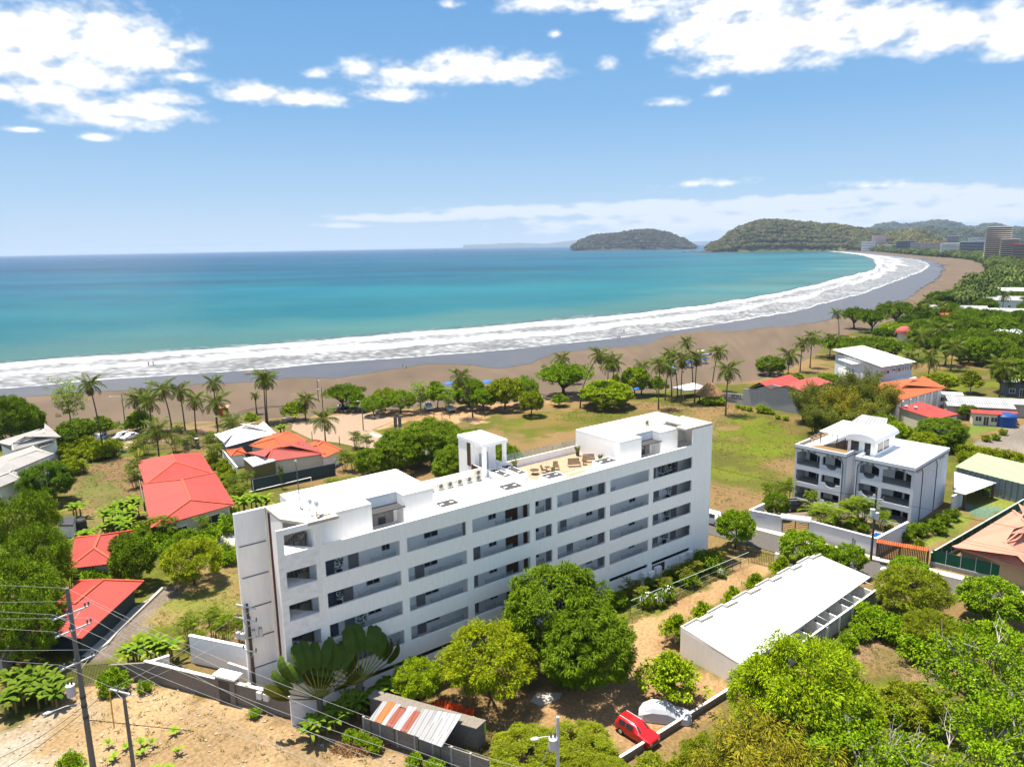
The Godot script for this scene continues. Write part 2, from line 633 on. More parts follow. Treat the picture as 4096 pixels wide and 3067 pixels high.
func grid(rows: Array, material: Material, called: String, tints: Array) -> MeshInstance3D:
	# rows of points to an indexed, smooth sheet
	var v := PackedVector3Array()
	var c := PackedColorArray()
	var w: int = rows[0].size()
	for i in rows.size():
		for j in w:
			v.append(rows[i][j])
			c.append(tints[i][j])
	return sheet_of(v, c, rows.size(), w, material, called, PackedByteArray())

func sheet_of(v: PackedVector3Array, c: PackedColorArray, nr: int, w: int, material: Material, called: String, skip: PackedByteArray) -> MeshInstance3D:
	var n := PackedVector3Array()
	n.resize(v.size())
	var ix := PackedInt32Array()
	for i in nr - 1:
		for j in w - 1:
			var a := i * w + j
			if skip.size() and skip[a] and skip[a + 1] and skip[a + w] and skip[a + w + 1]:
				continue
			var k := (v[a + 1] - v[a]).cross(v[a + w] - v[a])
			if k.y < 0.0:
				k = -k
				ix.append_array([a, a + 1, a + w, a + 1, a + w + 1, a + w])
			else:
				ix.append_array([a, a + w, a + 1, a + 1, a + w, a + w + 1])
			k = k.normalized()
			n[a] += k; n[a + 1] += k; n[a + w] += k; n[a + w + 1] += k
	for i in n.size():
		n[i] = n[i].normalized() if n[i].length_squared() > 0.0 else Vector3.UP
	var arr := []
	arr.resize(Mesh.ARRAY_MAX)
	arr[Mesh.ARRAY_VERTEX] = v
	arr[Mesh.ARRAY_NORMAL] = n
	arr[Mesh.ARRAY_COLOR] = c
	arr[Mesh.ARRAY_INDEX] = ix
	var m := ArrayMesh.new()
	m.add_surface_from_arrays(Mesh.PRIMITIVE_TRIANGLES, arr)
	var o := part_mesh(called, m, material, self)
	o.set_meta("kind", "structure")
	return o

func land() -> void:
	shore = [
		[V(-127.49,0,-150.38), V(-171.59,-0.8,-205.35), V(-185.99,-1.5,-223.22), V(-227.69,-1.5,-275.37)],
		[V(-119.13,0,-160.09), V(-155.65,-0.8,-211.82), V(-169.06,-1.5,-230.71), V(-208.46,-1.5,-286.7)],
		[V(-107.11,0,-166.86), V(-142.96,-0.8,-216.22), V(-151.52,-1.5,-239.59), V(-188.45,-1.5,-300.34)],
		[V(-93.58,0,-173.2), V(-118.28,-0.8,-221.27), V(-132.15,-1.5,-248.21), V(-163.47,-1.5,-309.38)],
		[V(-66.61,0,-175.59), V(-84.78,-0.8,-234.73), V(-93.79,-1.5,-260.62), V(-117.87,-1.5,-330.28)],
		[V(-46.59,0,-180.17), V(-57.8,-0.8,-239.01), V(-66.09,-1.5,-274.75), V(-83.7,-1.5,-351.1)],
		[V(-13.46,0,-189.11), V(-28.44,-0.8,-260.99), V(-29.4,-1.5,-288.49), V(-38.01,-1.5,-377.81)],
		[V(10.31,0,-192.5), V(0.77,-0.8,-252.78), V(1.05,-1.5,-302.06), V(1.63,-1.5,-401.1)],
		[V(28.3,0,-199.14), V(22.96,-0.8,-290.5), V(24,-1.5,-316.74), V(33.78,-1.5,-426.79)],
		[V(39.36,0,-200.15), V(48.52,-0.8,-301.1), V(50.09,-1.5,-332.76), V(66.25,-1.5,-441.17)],
		[V(60.36,0,-211.54), V(84.72,-0.8,-322.55), V(82.6,-1.5,-357.72), V(109.35,-1.5,-475.21)],
		[V(75.7,0,-216.16), V(116.09,-0.8,-350.69), V(129.49,-1.5,-399.76), V(175.03,-1.5,-542.48)],
		[V(100.04,0,-244.44), V(149.45,-0.8,-366.35), V(184.44,-1.5,-453.52), V(268.89,-1.5,-664.15)],
		[V(151.72,0,-320.31), V(177.19,-0.8,-389.84), V(238.52,-1.5,-523.14), V(368.91,-1.5,-813)],
		[V(209.61,0,-386.33), V(227.29,-0.8,-443.73), V(293.56,-1.5,-591.7), V(464.07,-1.5,-949)],
		[V(295.56,0,-481.72), V(289.39,-0.8,-519.97), V(371.09,-1.5,-703.4), V(555.23,-1.5,-1094)],
		[V(402.37,0,-612.41), V(368,-0.8,-636.81), V(470.82,-1.5,-845), V(649.89,-1.5,-1276)],
		[V(558.97,0,-837), V(511.62,-0.8,-851), V(585.77,-1.5,-1014), V(744.89,-1.5,-1470)],
		[V(753.24,0,-1147), V(695.8,-0.8,-1159), V(717.63,-1.5,-1230), V(851,-1.5,-1690)],
		[V(909,0,-1437), V(858,-0.8,-1477), V(859,-1.5,-1513), V(958,-1.5,-1941)],
		[V(998,0,-1707), V(969,-0.8,-1758), V(958,-1.5,-1779), V(1063,-1.5,-2213)],
		[V(1117,0,-2058), V(1093,-0.8,-2106), V(1079,-1.5,-2131), V(1189,-1.5,-2598)],
		[V(1296,0,-2591), V(1246,-0.8,-2594), V(1230,-1.5,-2613), V(1338,-1.5,-3075)],
		[V(1406,0,-3116), V(1355,-0.8,-3070), V(1320,-1.5,-3034), V(1431,-1.5,-3495)],
		[V(1444,0,-3595), V(1395,-0.8,-3519), V(1365,-1.5,-3499), V(1499,-1.5,-3972)]]
	var green_edge := PackedVector2Array()
	for i in shore.size() - 1:
		for s in 6:
			var p := along(i, s / 6.0, 0)
			green_edge.append(Vector2(p.x, p.z))
	var seaward := green_edge.duplicate()
	seaward.append(Vector2(0, -9000))
	seaward.append(Vector2(-3000, -4000))
	seaward.append(Vector2(-800, -120))
	var nz := FastNoiseLite.new()
	nz.seed = 4
	nz.frequency = 0.045
	nz.fractal_octaves = 5
	nz.fractal_gain = 0.6
	var nb := FastNoiseLite.new()
	nb.seed = 8
	nb.frequency = 0.013
	nb.fractal_octaves = 3
	# patches of the ground: ring, colour, second colour, how far the edge wanders
	var zones := [
		[[V(-57.25,0,-62.53), V(-47.02,0,-57.63), V(-45.94,0,-60.26), V(-45.2,0,-63.42), V(-41.38,0,-63.61), V(-37.53,0,-64.53), V(-25.42,0,-60.34), V(-20.78,0,-58.23), V(-15.18,0,-55.15), V(-12.35,0,-53.98), V(-7.28,0,-51.51), V(0.91,0,-44.58), V(-48.91,0,-45.65)], Color(0.50, 0.345, 0.185), Color(0.38, 0.26, 0.135), 1.0],
		[[V(-46.54,0,-56.95), V(-44.5,0,-59.49), V(-43.15,0,-62.46), V(-40.5,0,-61.42), V(-40.54,0,-58.5), V(-40.62,0,-55.17), V(-38.29,0,-52.97), V(-33.04,0,-49.88), V(-43.63,0,-47.74)], Color(0.52, 0.46, 0.37), Color(0.40, 0.31, 0.20), 1.6],
		[[V(12.12,0,-73.11), V(17.09,0,-76.84), V(22.54,0,-80.94), V(28.6,0,-86.16), V(34.42,0,-89.29), V(33.54,0,-85.96), V(18.22,0,-72.65), V(17.01,0,-67.5), V(20.25,0,-61.64), V(20.6,0,-60.85), V(11.73,0,-53.84), V(7.56,0,-50.71), V(5.55,0,-50.76), V(1.71,0,-56.18), V(0.68,0,-59.53), V(2.31,0,-62.36), V(9.47,0,-64.2), V(11.41,0,-68.61)], Color(0.48, 0.31, 0.155), Color(0.38, 0.235, 0.115), 0.8],
		[[V(-6.93,0,-51.06), V(-2.82,0,-56.14), V(0.62,0,-56.38), V(6.05,0,-55.41), V(8.37,0,-52.71), V(7.45,0,-49.89), V(0.91,0,-44.58)], Color(0.15, 0.14, 0.04), Color(0.27, 0.20, 0.09), 1.2],
		[[V(-45.55,0,-84.77), V(-42.49,0,-83.32), V(-42.47,0,-70.55), V(-42.4,0,-67.72), V(-47.68,0,-67.21), V(-45.94,0,-68.87)], Color(0.22, 0.18, 0.145), Color(0.29, 0.24, 0.19), 0.3],
		[[V(-90.78,0,-144.82), V(-81.03,0,-144.23), V(-67.18,0,-122.06), V(-61.86,0,-112.82), V(-62.07,0,-102.64), V(-68.17,0,-104.82), V(-76.75,0,-116.41), V(-84.88,0,-131.24)], Color(0.27, 0.17, 0.09), Color(0.17, 0.175, 0.05), 1.2],
		[[V(-66.35,0,-147.37), V(-64.03,0,-146.77), V(-46.5,0,-114.91), V(-46.62,0,-110.45), V(-57.19,0,-131.18)], Color(0.25, 0.26, 0.06), Color(0.30, 0.25, 0.09), 0.5],
		[[V(-45.29,0,-97.89), V(-38.74,0,-92.7), V(-31.67,0,-75.03), V(-39.73,0,-74.77), V(-42.12,0,-74.85), V(-42.84,0,-82.36)], Color(0.21, 0.22, 0.045), Color(0.30, 0.22, 0.09), 0.8],
		[[V(-56.7,0,-173.9), V(-42.75,0,-184.67), V(-25.47,0,-184.43), V(-13.42,0,-188.53), V(10.66,0,-191.87), V(25.51,0,-198.08), V(20.55,0,-191.37), V(8.65,0,-186.08), V(-7.1,0,-178.57), V(-6.47,0,-167.99), V(-18.53,0,-167.62), V(-25.14,0,-171.87), V(-27.49,0,-167.03), V(-32.47,0,-161.49), V(-55.46,0,-174.08)], Color(0.50, 0.315, 0.17), Color(0.36, 0.225, 0.115), 1.5],
		[[V(-114.45,0,-169.58), V(-55.06,0,-176.23), V(-51.82,0,-165.25), V(-69.51,0,-152.23), V(-103.53,0,-152.52)], Color(0.30, 0.20, 0.12), Color(0.18, 0.15, 0.06), 1.5],
		[[V(68.64,0,-104.9), V(71.65,0,-102.68), V(56.99,0,-91.5), V(55.21,0,-93.24), V(60.78,0,-96.48)], Color(0.24, 0.27, 0.045), Color(0.16, 0.19, 0.035), 0.4],
		[[V(73.22,0,-106.28), V(80.74,0,-112.79), V(86.33,0,-111.9), V(77.04,0,-105.56)], Color(0.24, 0.27, 0.05), Color(0.19, 0.22, 0.04), 0.4],
		[[V(73.05,0,-108.5), V(77.21,0,-106.09), V(72.11,0,-101.66), V(69.9,0,-105.37)], Color(0.14, 0.24, 0.19), Color(0.16, 0.25, 0.17), 0.3],
		[[V(37.7,0,-72.26), V(40.56,0,-71.38), V(42.51,0,-67.63), V(41.6,0,-65.17), V(36.78,0,-59.64), V(37.29,0,-62.75), V(34.77,0,-66.95)], Color(0.34, 0.22, 0.13), Color(0.22, 0.17, 0.07), 1.0],
		[[V(95.25,0,-141.95), V(110.07,0,-154.23), V(119.04,0,-156.99), V(102.61,0,-134.34)], Color(0.26, 0.225, 0.19), Color(0.30, 0.26, 0.22), 0.4],
		[[V(92.82,0,-150.04), V(111.19,0,-162.3), V(112.07,0,-156.34), V(95.68,0,-146.78)], Color(0.20, 0.26, 0.05), Color(0.16, 0.2, 0.04), 0.5],
		[[V(46.26,0,-158.67), V(53,0,-153.78), V(52.97,0,-145.13), V(48.4,0,-149.89), V(45.01,0,-153.25)], Color(0.15, 0.20, 0.015), Color(0.17, 0.17, 0.03), 1.0],
		[[V(42.99,0,-142.46), V(47.88,0,-144.02), V(46.55,0,-139.06), V(42.58,0,-139.31)], Color(0.14, 0.18, 0.02), Color(0.17, 0.17, 0.03), 1.0],
		[[V(55.36,0,-172.84), V(57.66,0,-164.95), V(62.43,0,-161), V(62.12,0,-150.01), V(56.53,0,-139.78), V(47.65,0,-131.03), V(47.36,0,-141.26)], Color(0.15, 0.20, 0.015), Color(0.18, 0.17, 0.03), 1.4],
		[[V(4.09,0,-177.72), V(19.42,0,-180.79), V(32.98,0,-184.14), V(34.6,0,-175.4), V(17.12,0,-159.23), V(5.4,0,-153.47), V(-4.46,0,-160.71)], Color(0.13, 0.15, 0.02), Color(0.22, 0.16, 0.05), 2.0],
		[[V(37.5,0,-106.37), V(48.49,0,-109.14), V(59.24,0,-102.25), V(52.42,0,-95.95), V(44.88,0,-101.42), V(37.98,0,-103.23)], Color(0.33, 0.27, 0.20), Color(0.27, 0.21, 0.15), 0.3]]
	for z in zones:
		z[0] = flat(z[0])
		var lo: Vector2 = z[0][0]
		var hi: Vector2 = z[0][0]
		for p in z[0]:
			lo = lo.min(p)
			hi = hi.max(p)
		z.append(Rect2(lo, hi - lo).grow(3.0))
	var step := 1.2
	var x0 := -160.0
	var z0 := -330.0
	var nx := 330
	var nzn := 285
	var v := PackedVector3Array()
	var c := PackedColorArray()
	var skip := PackedByteArray()
	for i in nzn:
		for j in nx:
			var p := Vector2(x0 + j * step, z0 + i * step)
			var a := nz.get_noise_2dv(p)
			var b := nb.get_noise_2dv(p)
			var sea_side := inside(seaward, p)
			var y := -0.04 + 0.04 * a
			if sea_side:
				y = -0.55
			v.append(Vector3(p.x, y, p.y))
			skip.append(1 if sea_side else 0)
			var g := smoothstep(-0.28, 0.18, b * 1.1 + a * 0.8)
			var k := Color(0.29, 0.19, 0.085).lerp(Color(0.125, 0.13, 0.025), g)
			if b > 0.05 and a > 0.1:
				k = k.lerp(Color(0.17, 0.20, 0.02), 0.6)
			var wob := Vector2(nz.get_noise_2d(p.x * 4.0 + 90.0, p.y * 4.0), nz.get_noise_2d(p.x * 4.0, p.y * 4.0 + 70.0))
			for z in zones:
				if z[4].has_point(p) and inside(z[0], p + wob * (z[3] * 3.0)):
					k = z[1].lerp(z[2], smoothstep(-0.25, 0.3, nz.get_noise_2d(p.x * 2.2 + 40.0, p.y * 2.2)))
			c.append(k * (1.0 + a * 0.25))
	var soil := mat(0.85, 0.85, 0.85, 0.95, M.earth, 7.0, 0.2)
	sheet_of(v, c, nzn, nx, soil, "ground", skip)
	# land beyond
	var far := MB.new()
	far.col = Color(0.07, 0.085, 0.025)
	var ring := []
	for i in range(6, shore.size()):
		var p: Vector3 = shore[i][0]
		ring.append(Vector3(p.x, -0.3, p.z))
	ring.append(Vector3(1500, -0.3, -4600))
	ring.append(Vector3(6000, -0.3, -7000))
	ring.append(Vector3(6000, -0.3, 400))
	ring.append(Vector3(-600, -0.3, 400))
	ring.append(Vector3(-600, -0.3, -30))
	ring.append(V(-121.27,-0.3,-142.53))
	ring.append(V(-91.54,-0.3,-169.15))
	ring.append(V(-54.27,-0.3,-173.48))
	ring.reverse()
	far.poly(ring)
	structure("land_beyond", far, mat(1, 1, 1, 0.95, M.earth, 60.0))
	# beach: dry sand, and the wet sheet the last wave left
	var rows := []
	var tints := []
	var wrows := []
	var wtints := []
	for i in shore.size() - 1:
		var far_off: float = shore[i][0].length()
		var parts := clampi(int(shore[i][1].distance_to(shore[i + 1][1]) / (far_off * 0.014)), 4, 22)
		for s in parts:
			var t := s / float(parts)
			var q0 := along(i, t, 0)
			var q1 := along(i, t, 1)
			var q2 := along(i, t, 2)
			var back := Vector3(q0.x - q2.x, 0, q0.z - q2.z).normalized()
			var r := [q0 + back * 6.0 + Vector3(0, -0.25, 0)]
			for m in 9:
				var f := m / 8.0
				var p := q0.lerp(q2, f)
				p.y = -0.1 - 1.4 * f * f
				r.append(p)
			var end := q2 - back * 25.0
			end.y = -2.6
			r.append(end)
			rows.append(r)
			var cr := []
			for p in r:
				var a := nz.get_noise_2d(p.x * 1.5, p.z * 5.0)
				cr.append(Color(0.165, 0.122, 0.086).lerp(Color(0.130, 0.098, 0.072), clampf(0.5 + a * 0.9, 0, 1)) * (1.0 + 0.22 * nb.get_noise_2d(p.x * 2.0, p.z * 2.0)))
			tints.append(cr)
			var wav := nz.get_noise_2d(q1.x * 1.3, q1.z * 1.3) * far_off * 0.02 + nb.get_noise_2d(q1.x * 2.0, q1.z * 2.0) * 5.0
			var top := q1 + back * wav
			var wr := []
			var wc := []
			for m in 7:
				var f := m / 6.0
				var p := top.lerp(q2, f)
				var w := clampf(1.0 - (p - q2).dot(back) / maxf((q0 - q2).dot(back), 1.0), 0.0, 1.0)
				p.y = -0.1 - 1.4 * w * w + 0.05
				wr.append(p)
				wc.append(Color(0.055, 0.050, 0.052).lerp(Color(0.072, 0.062, 0.058), clampf(0.5 + nz.get_noise_2d(p.x, p.z * 2.0), 0, 1)))
			var e2 := q2 - back * 12.0
			e2.y = -1.9
			wr.append(e2)
			wc.append(wc[-1])
			wrows.append(wr)
			wtints.append(wc)
	grid(rows, mat(0.85, 0.85, 0.85, 0.95, M.speckle, 5.0, 0.2), "beach", tints)
	var wet := mat(1.15, 1.15, 1.15, 0.36, M.blotch, 14.0, 0.5)
	grid(wrows, wet, "wet_sand", wtints)

func sea() -> void:
	var nz := FastNoiseLite.new()
	nz.seed = 31
	nz.frequency = 0.02
	nz.fractal_octaves = 5
	nz.fractal_gain = 0.6
	# surf: broken water between the outer line of breakers and the water's edge
	var rows := []
	var tints := []
	var w := 72
	for i in shore.size() - 1:
		var far_off: float = shore[i][2].length()
		var parts := clampi(int(shore[i][2].distance_to(shore[i + 1][2]) / (far_off * 0.004)), 6, 70)
		for s in parts:
			var t := s / float(parts)
			var q2 := along(i, t, 2)
			var q3 := along(i, t, 3)
			var span := q2.distance_to(q3)
			var r := []
			var cr := []
			var edge := nz.get_noise_2d(q2.x * 0.9, q2.z * 0.9) * 0.07
			var line1 := 0.92 + nz.get_noise_2d(q2.x * 0.5 + 300.0, q2.z * 0.5) * 0.18
			var line2 := 0.44 + nz.get_noise_2d(q2.x * 0.4 + 700.0, q2.z * 0.4) * 0.26
			var s1 := clampf(0.95 + 1.3 * nz.get_noise_2d(q2.x * 0.22 + 90.0, q2.z * 0.22), 0.45, 1.4)
			var s2 := clampf(0.65 + 1.3 * nz.get_noise_2d(q2.x * 0.3 + 400.0, q2.z * 0.3), 0.15, 1.1)
			for m in w:
				var f := -0.06 + 1.24 * m / (w - 1.0)
				var p := q2.lerp(q3, f)
				var a := nz.get_noise_2d(p.x * 11.0, p.z * 11.0)
				var b := nz.get_noise_2d(p.x * 1.7 + 500.0, p.z * 1.7)
				var g := f - edge
				var foam := 0.0
				if g > 0.0:
					foam = 0.22 * smoothstep(0.0, 0.02, g) + 0.75 * (1.0 - smoothstep(0.012, 0.035, g))
					foam += s2 * exp(-pow((f - line2) / (0.025 if f < line2 else 0.17), 2.0))
					foam += s1 * exp(-pow((f - line1) / (0.10 if f < line1 else 0.04), 2.0))
					foam *= 1.0 - smoothstep(1.0, 1.06, f + a * 0.1)
					foam += a * 0.6 + b * 0.3 - 0.05
				var k := Color(0.11, 0.11, 0.112).lerp(Color(0.04, 0.085, 0.085), smoothstep(0.75, 1.1, f))
				cr.append(k.lerp(Color(0.70, 0.71, 0.72), smoothstep(-0.1, 1.15, foam)))
				p.y = -1.46 + 0.7 * exp(-pow((f - line1) / 0.04, 2.0)) + 0.25 * exp(-pow((f - line2) / 0.04, 2.0)) + 0.05 * a
				if g < 0.0:
					p.y = -1.46 + g * span * 0.08
				elif f > 1.1:
					p.y = lerpf(-1.46, -1.56, (f - 1.1) / 0.08)
				r.append(p)
			rows.append(r)
			tints.append(cr)
	var foam_mat := mat(1, 1, 1, 0.5, M.speckle, 3.0, 0.3)
	grid(rows, foam_mat, "surf", tints)
	# open water
	var v := PackedVector3Array()
	var c := PackedColorArray()
	var na := 260
	var nr := 150
	for i in nr:
		var rad := 130.0 * pow(30000.0 / 130.0, i / (nr - 1.0))
		for j in na:
			var az := deg_to_rad(lerpf(-110.0, 95.0, j / (na - 1.0)))
			var p := Vector3(sin(az) * rad, -1.5, -cos(az) * rad)
			var d := 1e9
			for s in shore:
				d = minf(d, p.distance_squared_to(s[3]))
			d = sqrt(d)
			d = maxf(0.0, d - 20.0)
			d += nz.get_noise_2d(p.x * 0.3, p.z * 0.3) * d * 0.9
			var k := Color(0.060, 0.160, 0.150)
			k = k.lerp(Color(0.006, 0.120, 0.150), smoothstep(0.0, 130.0, d))
			k = k.lerp(Color(0.002, 0.090, 0.150), smoothstep(130.0, 700.0, d))
			k = k.lerp(Color(0.002, 0.066, 0.145), smoothstep(600.0, 2500.0, d))
			k = k.lerp(Color(0.004, 0.052, 0.150), smoothstep(2500.0, 9000.0, d))
			var band := nz.get_noise_2d(p.x * 0.03 + 800.0, p.z * 0.11)
			k = k * (0.66 + 0.48 * band)
			k.b *= 1.0 - 0.1 * band
			c.append(k)
			v.append(p)
	var water := mat(1, 1, 1, 0.35, null, 1.0, 0.14)
	var nt := grain(0.02, 0.0, 1.0, 4, FastNoiseLite.TYPE_SIMPLEX_SMOOTH, 21)
	nt.color_ramp = null
	nt.as_normal_map = true
	nt.bump_strength = 3.0
	water.normal_enabled = true
	water.normal_texture = nt
	water.normal_scale = 0.6
	water.uv1_triplanar = true
	water.uv1_world_triplanar = true
	water.uv1_scale = Vector3(0.02, 0.02, 0.035)
	sheet_of(v, c, nr, na, water, "sea", PackedByteArray())

# a wooded hill: points of its skyline at the ridge, its foot nearer by «reach»
func hill(called: String, ridge: Array, reach: float, k0: Color, k1: Color, trees: int, size: float, at_sea := false) -> void:
	var nz := FastNoiseLite.new()
	nz.seed = int(absf(ridge[0].x)) % 97
	nz.frequency = 3.0 / reach
	nz.fractal_octaves = 4
	var cols := 64
	var v := PackedVector3Array()
	var c := PackedColorArray()
	var spots := []
	var rows := 22
	for i in rows:
		for j in cols:
			var t := j / (cols - 1.0) * (ridge.size() - 1)
			var s := mini(int(t), ridge.size() - 2)
			var p: Vector3 = ridge[s].lerp(ridge[s + 1], t - s)
			p.y = maxf(p.y - size * 0.7, 2.0)
			var out := Vector3(p.x, 0, p.z).normalized()
			var f := i / (rows - 1.0)
			var prof := sin(PI * clampf(f * 0.9 + 0.02, 0, 1) * 0.98)
			var g := (f - 0.55) * 2.0
			prof = clampf(1.0 - pow(absf(g) / 1.1, 2.2), 0.0, 1.0)
			var q := p + out * g * reach
			q.y = -2.0 + (p.y + 2.0) * prof
			if i > 0 and i < rows - 1:
				q.y *= 1.0 + 0.18 * nz.get_noise_2d(q.x, q.z) * (1.0 - prof * 0.8)
			v.append(q)
			var m := clampf(0.5 + nz.get_noise_2d(q.x * 3.0, q.z * 3.0), 0, 1)
			c.append(k0.lerp(k1, m))
			if g < 0.25 and q.y > 3.0:
				spots.append(q)
	var o := sheet_of(v, c, rows, cols, mat(1, 1, 1, 0.95, M.earth, reach * 0.2), called, PackedByteArray())
	var mm := MultiMesh.new()
	mm.transform_format = MultiMesh.TRANSFORM_3D
	mm.use_colors = true
	mm.mesh = M.clump
	mm.instance_count = trees
	for i in trees:
		var a: int = rng.randi() % spots.size()
		var q: Vector3 = spots[a].lerp(spots[(a + 1) % spots.size()], rng.randf())
		if spots[a].distance_to(spots[(a + 1) % spots.size()]) > reach:
			q = spots[a]
		q += Vector3(rnd(-1, 1), 0, rnd(-1, 1)) * size * 2.0
		var r := size * rnd(0.6, 1.5)
		mm.set_instance_transform(i, Transform3D(Basis(Vector3.UP, rnd(0, TAU)).scaled(Vector3(r, r * rnd(0.7, 1.1), r)), q))
		mm.set_instance_color(i, k0.lerp(k1, rng.randf()) * rnd(0.8, 1.9))
	var mi := MultiMeshInstance3D.new()
	mi.name = "wood"
	mi.multimesh = mm
	mi.material_override = M.clump_mat
	mi.set_meta("kind", "stuff")
	o.add_child(mi, true)

func rough_clump(leaves: int, seeded: int) -> ArrayMesh:
	# a far crown: many small faces round a lumpy ball of radius 1
	var mb := MB.new()
	var r := RandomNumberGenerator.new()
	r.seed = seeded
	var lumps := []
	for i in 9:
		var a := r.randf() * TAU
		lumps.append([Vector3(cos(a) * 0.5, r.randf_range(0.0, 0.75), sin(a) * 0.5), r.randf_range(0.38, 0.6)])
	for i in leaves:
		var l: Array = lumps[i % lumps.size()]
		var d := Vector3(r.randf_range(-1, 1), r.randf_range(-0.4, 1), r.randf_range(-1, 1)).normalized()
		var p: Vector3 = l[0] + d * l[1] * r.randf_range(0.8, 1.05)
		var t := d.cross(Vector3(r.randf_range(-1, 1), r.randf_range(-1, 1), r.randf_range(-1, 1))).normalized()
		var s := t.cross(d).normalized()
		var k := r.randf_range(0.75, 1.25)
		mb.leaf(p - t * 0.1, (t + d * r.randf_range(-0.5, 0.5)).normalized(), s, 0.22, 0.17, Color(k, k, k))
	return mb.mesh()

func far_coast() -> void:
	M.clump = rough_clump(430, 3)
	M.clump_mat = leafy(0.12, 0.8)
	hill("headland", [V(988,18.0,-3566), V(1042,50.6,-3550), V(1122,106.3,-3526), V(1202,136.9,-3499), V(1280,139.0,-3471), V(1357,128.1,-3442), V(1442,117.1,-3407), V(1486,110.1,-3334), V(1543,94.6,-3252), V(1551,70.2,-3138), V(1547,38.0,-3028)], 420.0, Color(0.055, 0.075, 0.025), Color(0.13, 0.115, 0.05), 4200, 11.0)
	hill("island", [V(503,29.4,-5577), V(567,77.2,-5571), V(672,113.6,-5560), V(828,120.9,-5538), V(965,142.3,-5516), V(1067,143.6,-5497), V(1185,117.2,-5473), V(1279,77.7,-5452), V(1326,42.7,-5441), V(1369,18.1,-5430)], 420.0, Color(0.04, 0.055, 0.03), Color(0.09, 0.075, 0.05), 3000, 13.0)
	hill("hills", [V(3594,122.9,-7370), V(3686,157.0,-7325), V(3798,198.9,-7268), V(3893,168.8,-7217), V(4025,182.4,-7144), V(4146,204.7,-7075), V(4237,188.3,-7021), V(4408,130.4,-6915), V(4540,164.4,-6828), V(4608,132.3,-6783), V(4794,113.5,-6653), V(4982,123.3,-6513)], 900.0, Color(0.04, 0.06, 0.03), Color(0.07, 0.08, 0.04), 2500, 26.0)
	hill("hills", [V(2219,80.2,-4703), V(2315,104.0,-4656), V(2478,87.9,-4572), V(2609,103.9,-4498), V(2736,86.2,-4422), V(2875,68.4,-4333), V(3009,75.1,-4241), V(3161,80.6,-4129)], 600.0, Color(0.035, 0.055, 0.025), Color(0.07, 0.08, 0.035), 3000, 18.0)
	hill("hills", [V(1472,29.5,-2953), V(1515,58.1,-2932), V(1572,71.2,-2901), V(1620,73.4,-2875), V(1658,49.2,-2853), V(1693,27.0,-2833), V(1727,13.9,-2812)], 380.0, Color(0.07, 0.085, 0.03), Color(0.16, 0.14, 0.06), 2000, 10.0)
	hill("hills", [V(-1541,111.5,-23950), V(-624,125.9,-23992), V(296,155.3,-23998), V(1214,109.4,-23969), V(2127,198.4,-23906), V(3031,137.4,-23808), V(4798,75.9,-23516), V(6758,97.6,-23029)], 2500.0, Color(0.04, 0.06, 0.03), Color(0.07, 0.08, 0.04), 20, 20.0)
	# rocks and broken water off the point
	for q in [[V(860,22.7,-3393), 18.0], [V(857,20.8,-3290), 12.0], [V(855,17.1,-3187), 22.0], [V(798,15.6,-3305), 10.0], [V(840,14.0,-3036), 16.0]]:
		var mb := MB.new()
		mb.col = Color(0.07, 0.06, 0.055)
		var s: float = q[1]
		mb.lathe([Vector2(s, -2), Vector2(s * 0.8, s * 0.18), Vector2(s * 0.35, s * 0.42), Vector2(0, s * 0.5)], 9)
		var o := part("sea_rock", mb, mat(1, 1, 1, 0.95, M.blotch, 8.0), self)
		o.position = Vector3(q[0].x, -1.5, q[0].z)
		o.scale = Vector3(1.6, 0.8, 1.0)
		tag(o, "dark rock in the sea between the island and the headland", "rock", "rocks off the point")

# ---------------------------------------------------------------- the white apartment block
const BLOCK := Vector3(-20.3, 0, -56.97)
const BLOCK_TURN := 0.63392

func on_block(x: float, y: float, t: float) -> Vector3:
	return Transform3D(Basis(Vector3.UP, BLOCK_TURN), BLOCK) * Vector3(x, y, -t)

func ring_of(pts: Array) -> Array:
	var r := []
	for p in pts:
		r.append(Vector3(p[0], 0, -p[1]))
	return r

func rim(mb: MB, ring: Array, y0: float, y1: float, w: float) -> void:
	var inner: Array = Geometry2D.offset_polygon(flat(ring), -w, Geometry2D.JOIN_MITER)
	var outer := flat(ring)
	if Geometry2D.is_polygon_clockwise(outer):
		outer.reverse()
	var q: PackedVector2Array = inner[0]
	if Geometry2D.is_polygon_clockwise(q):
		q.reverse()
	var n := outer.size()
	# match starts
	var s := 0
	for i in q.size():
		if q[i].distance_to(outer[0]) < q[s].distance_to(outer[0]):
			s = i
	for i in n:
		var a := outer[i]; var b := outer[(i + 1) % n]
		var c := q[(s + i) % q.size()]; var d := q[(s + i + 1) % q.size()]
		mb.quad(Vector3(b.x, y0, b.y), Vector3(a.x, y0, a.y), Vector3(a.x, y1, a.y), Vector3(b.x, y1, b.y))
		mb.quad(Vector3(c.x, y0, c.y), Vector3(d.x, y0, d.y), Vector3(d.x, y1, d.y), Vector3(c.x, y1, c.y))
		mb.quad(Vector3(b.x, y1, b.y), Vector3(a.x, y1, a.y), Vector3(c.x, y1, c.y), Vector3(d.x, y1, d.y))

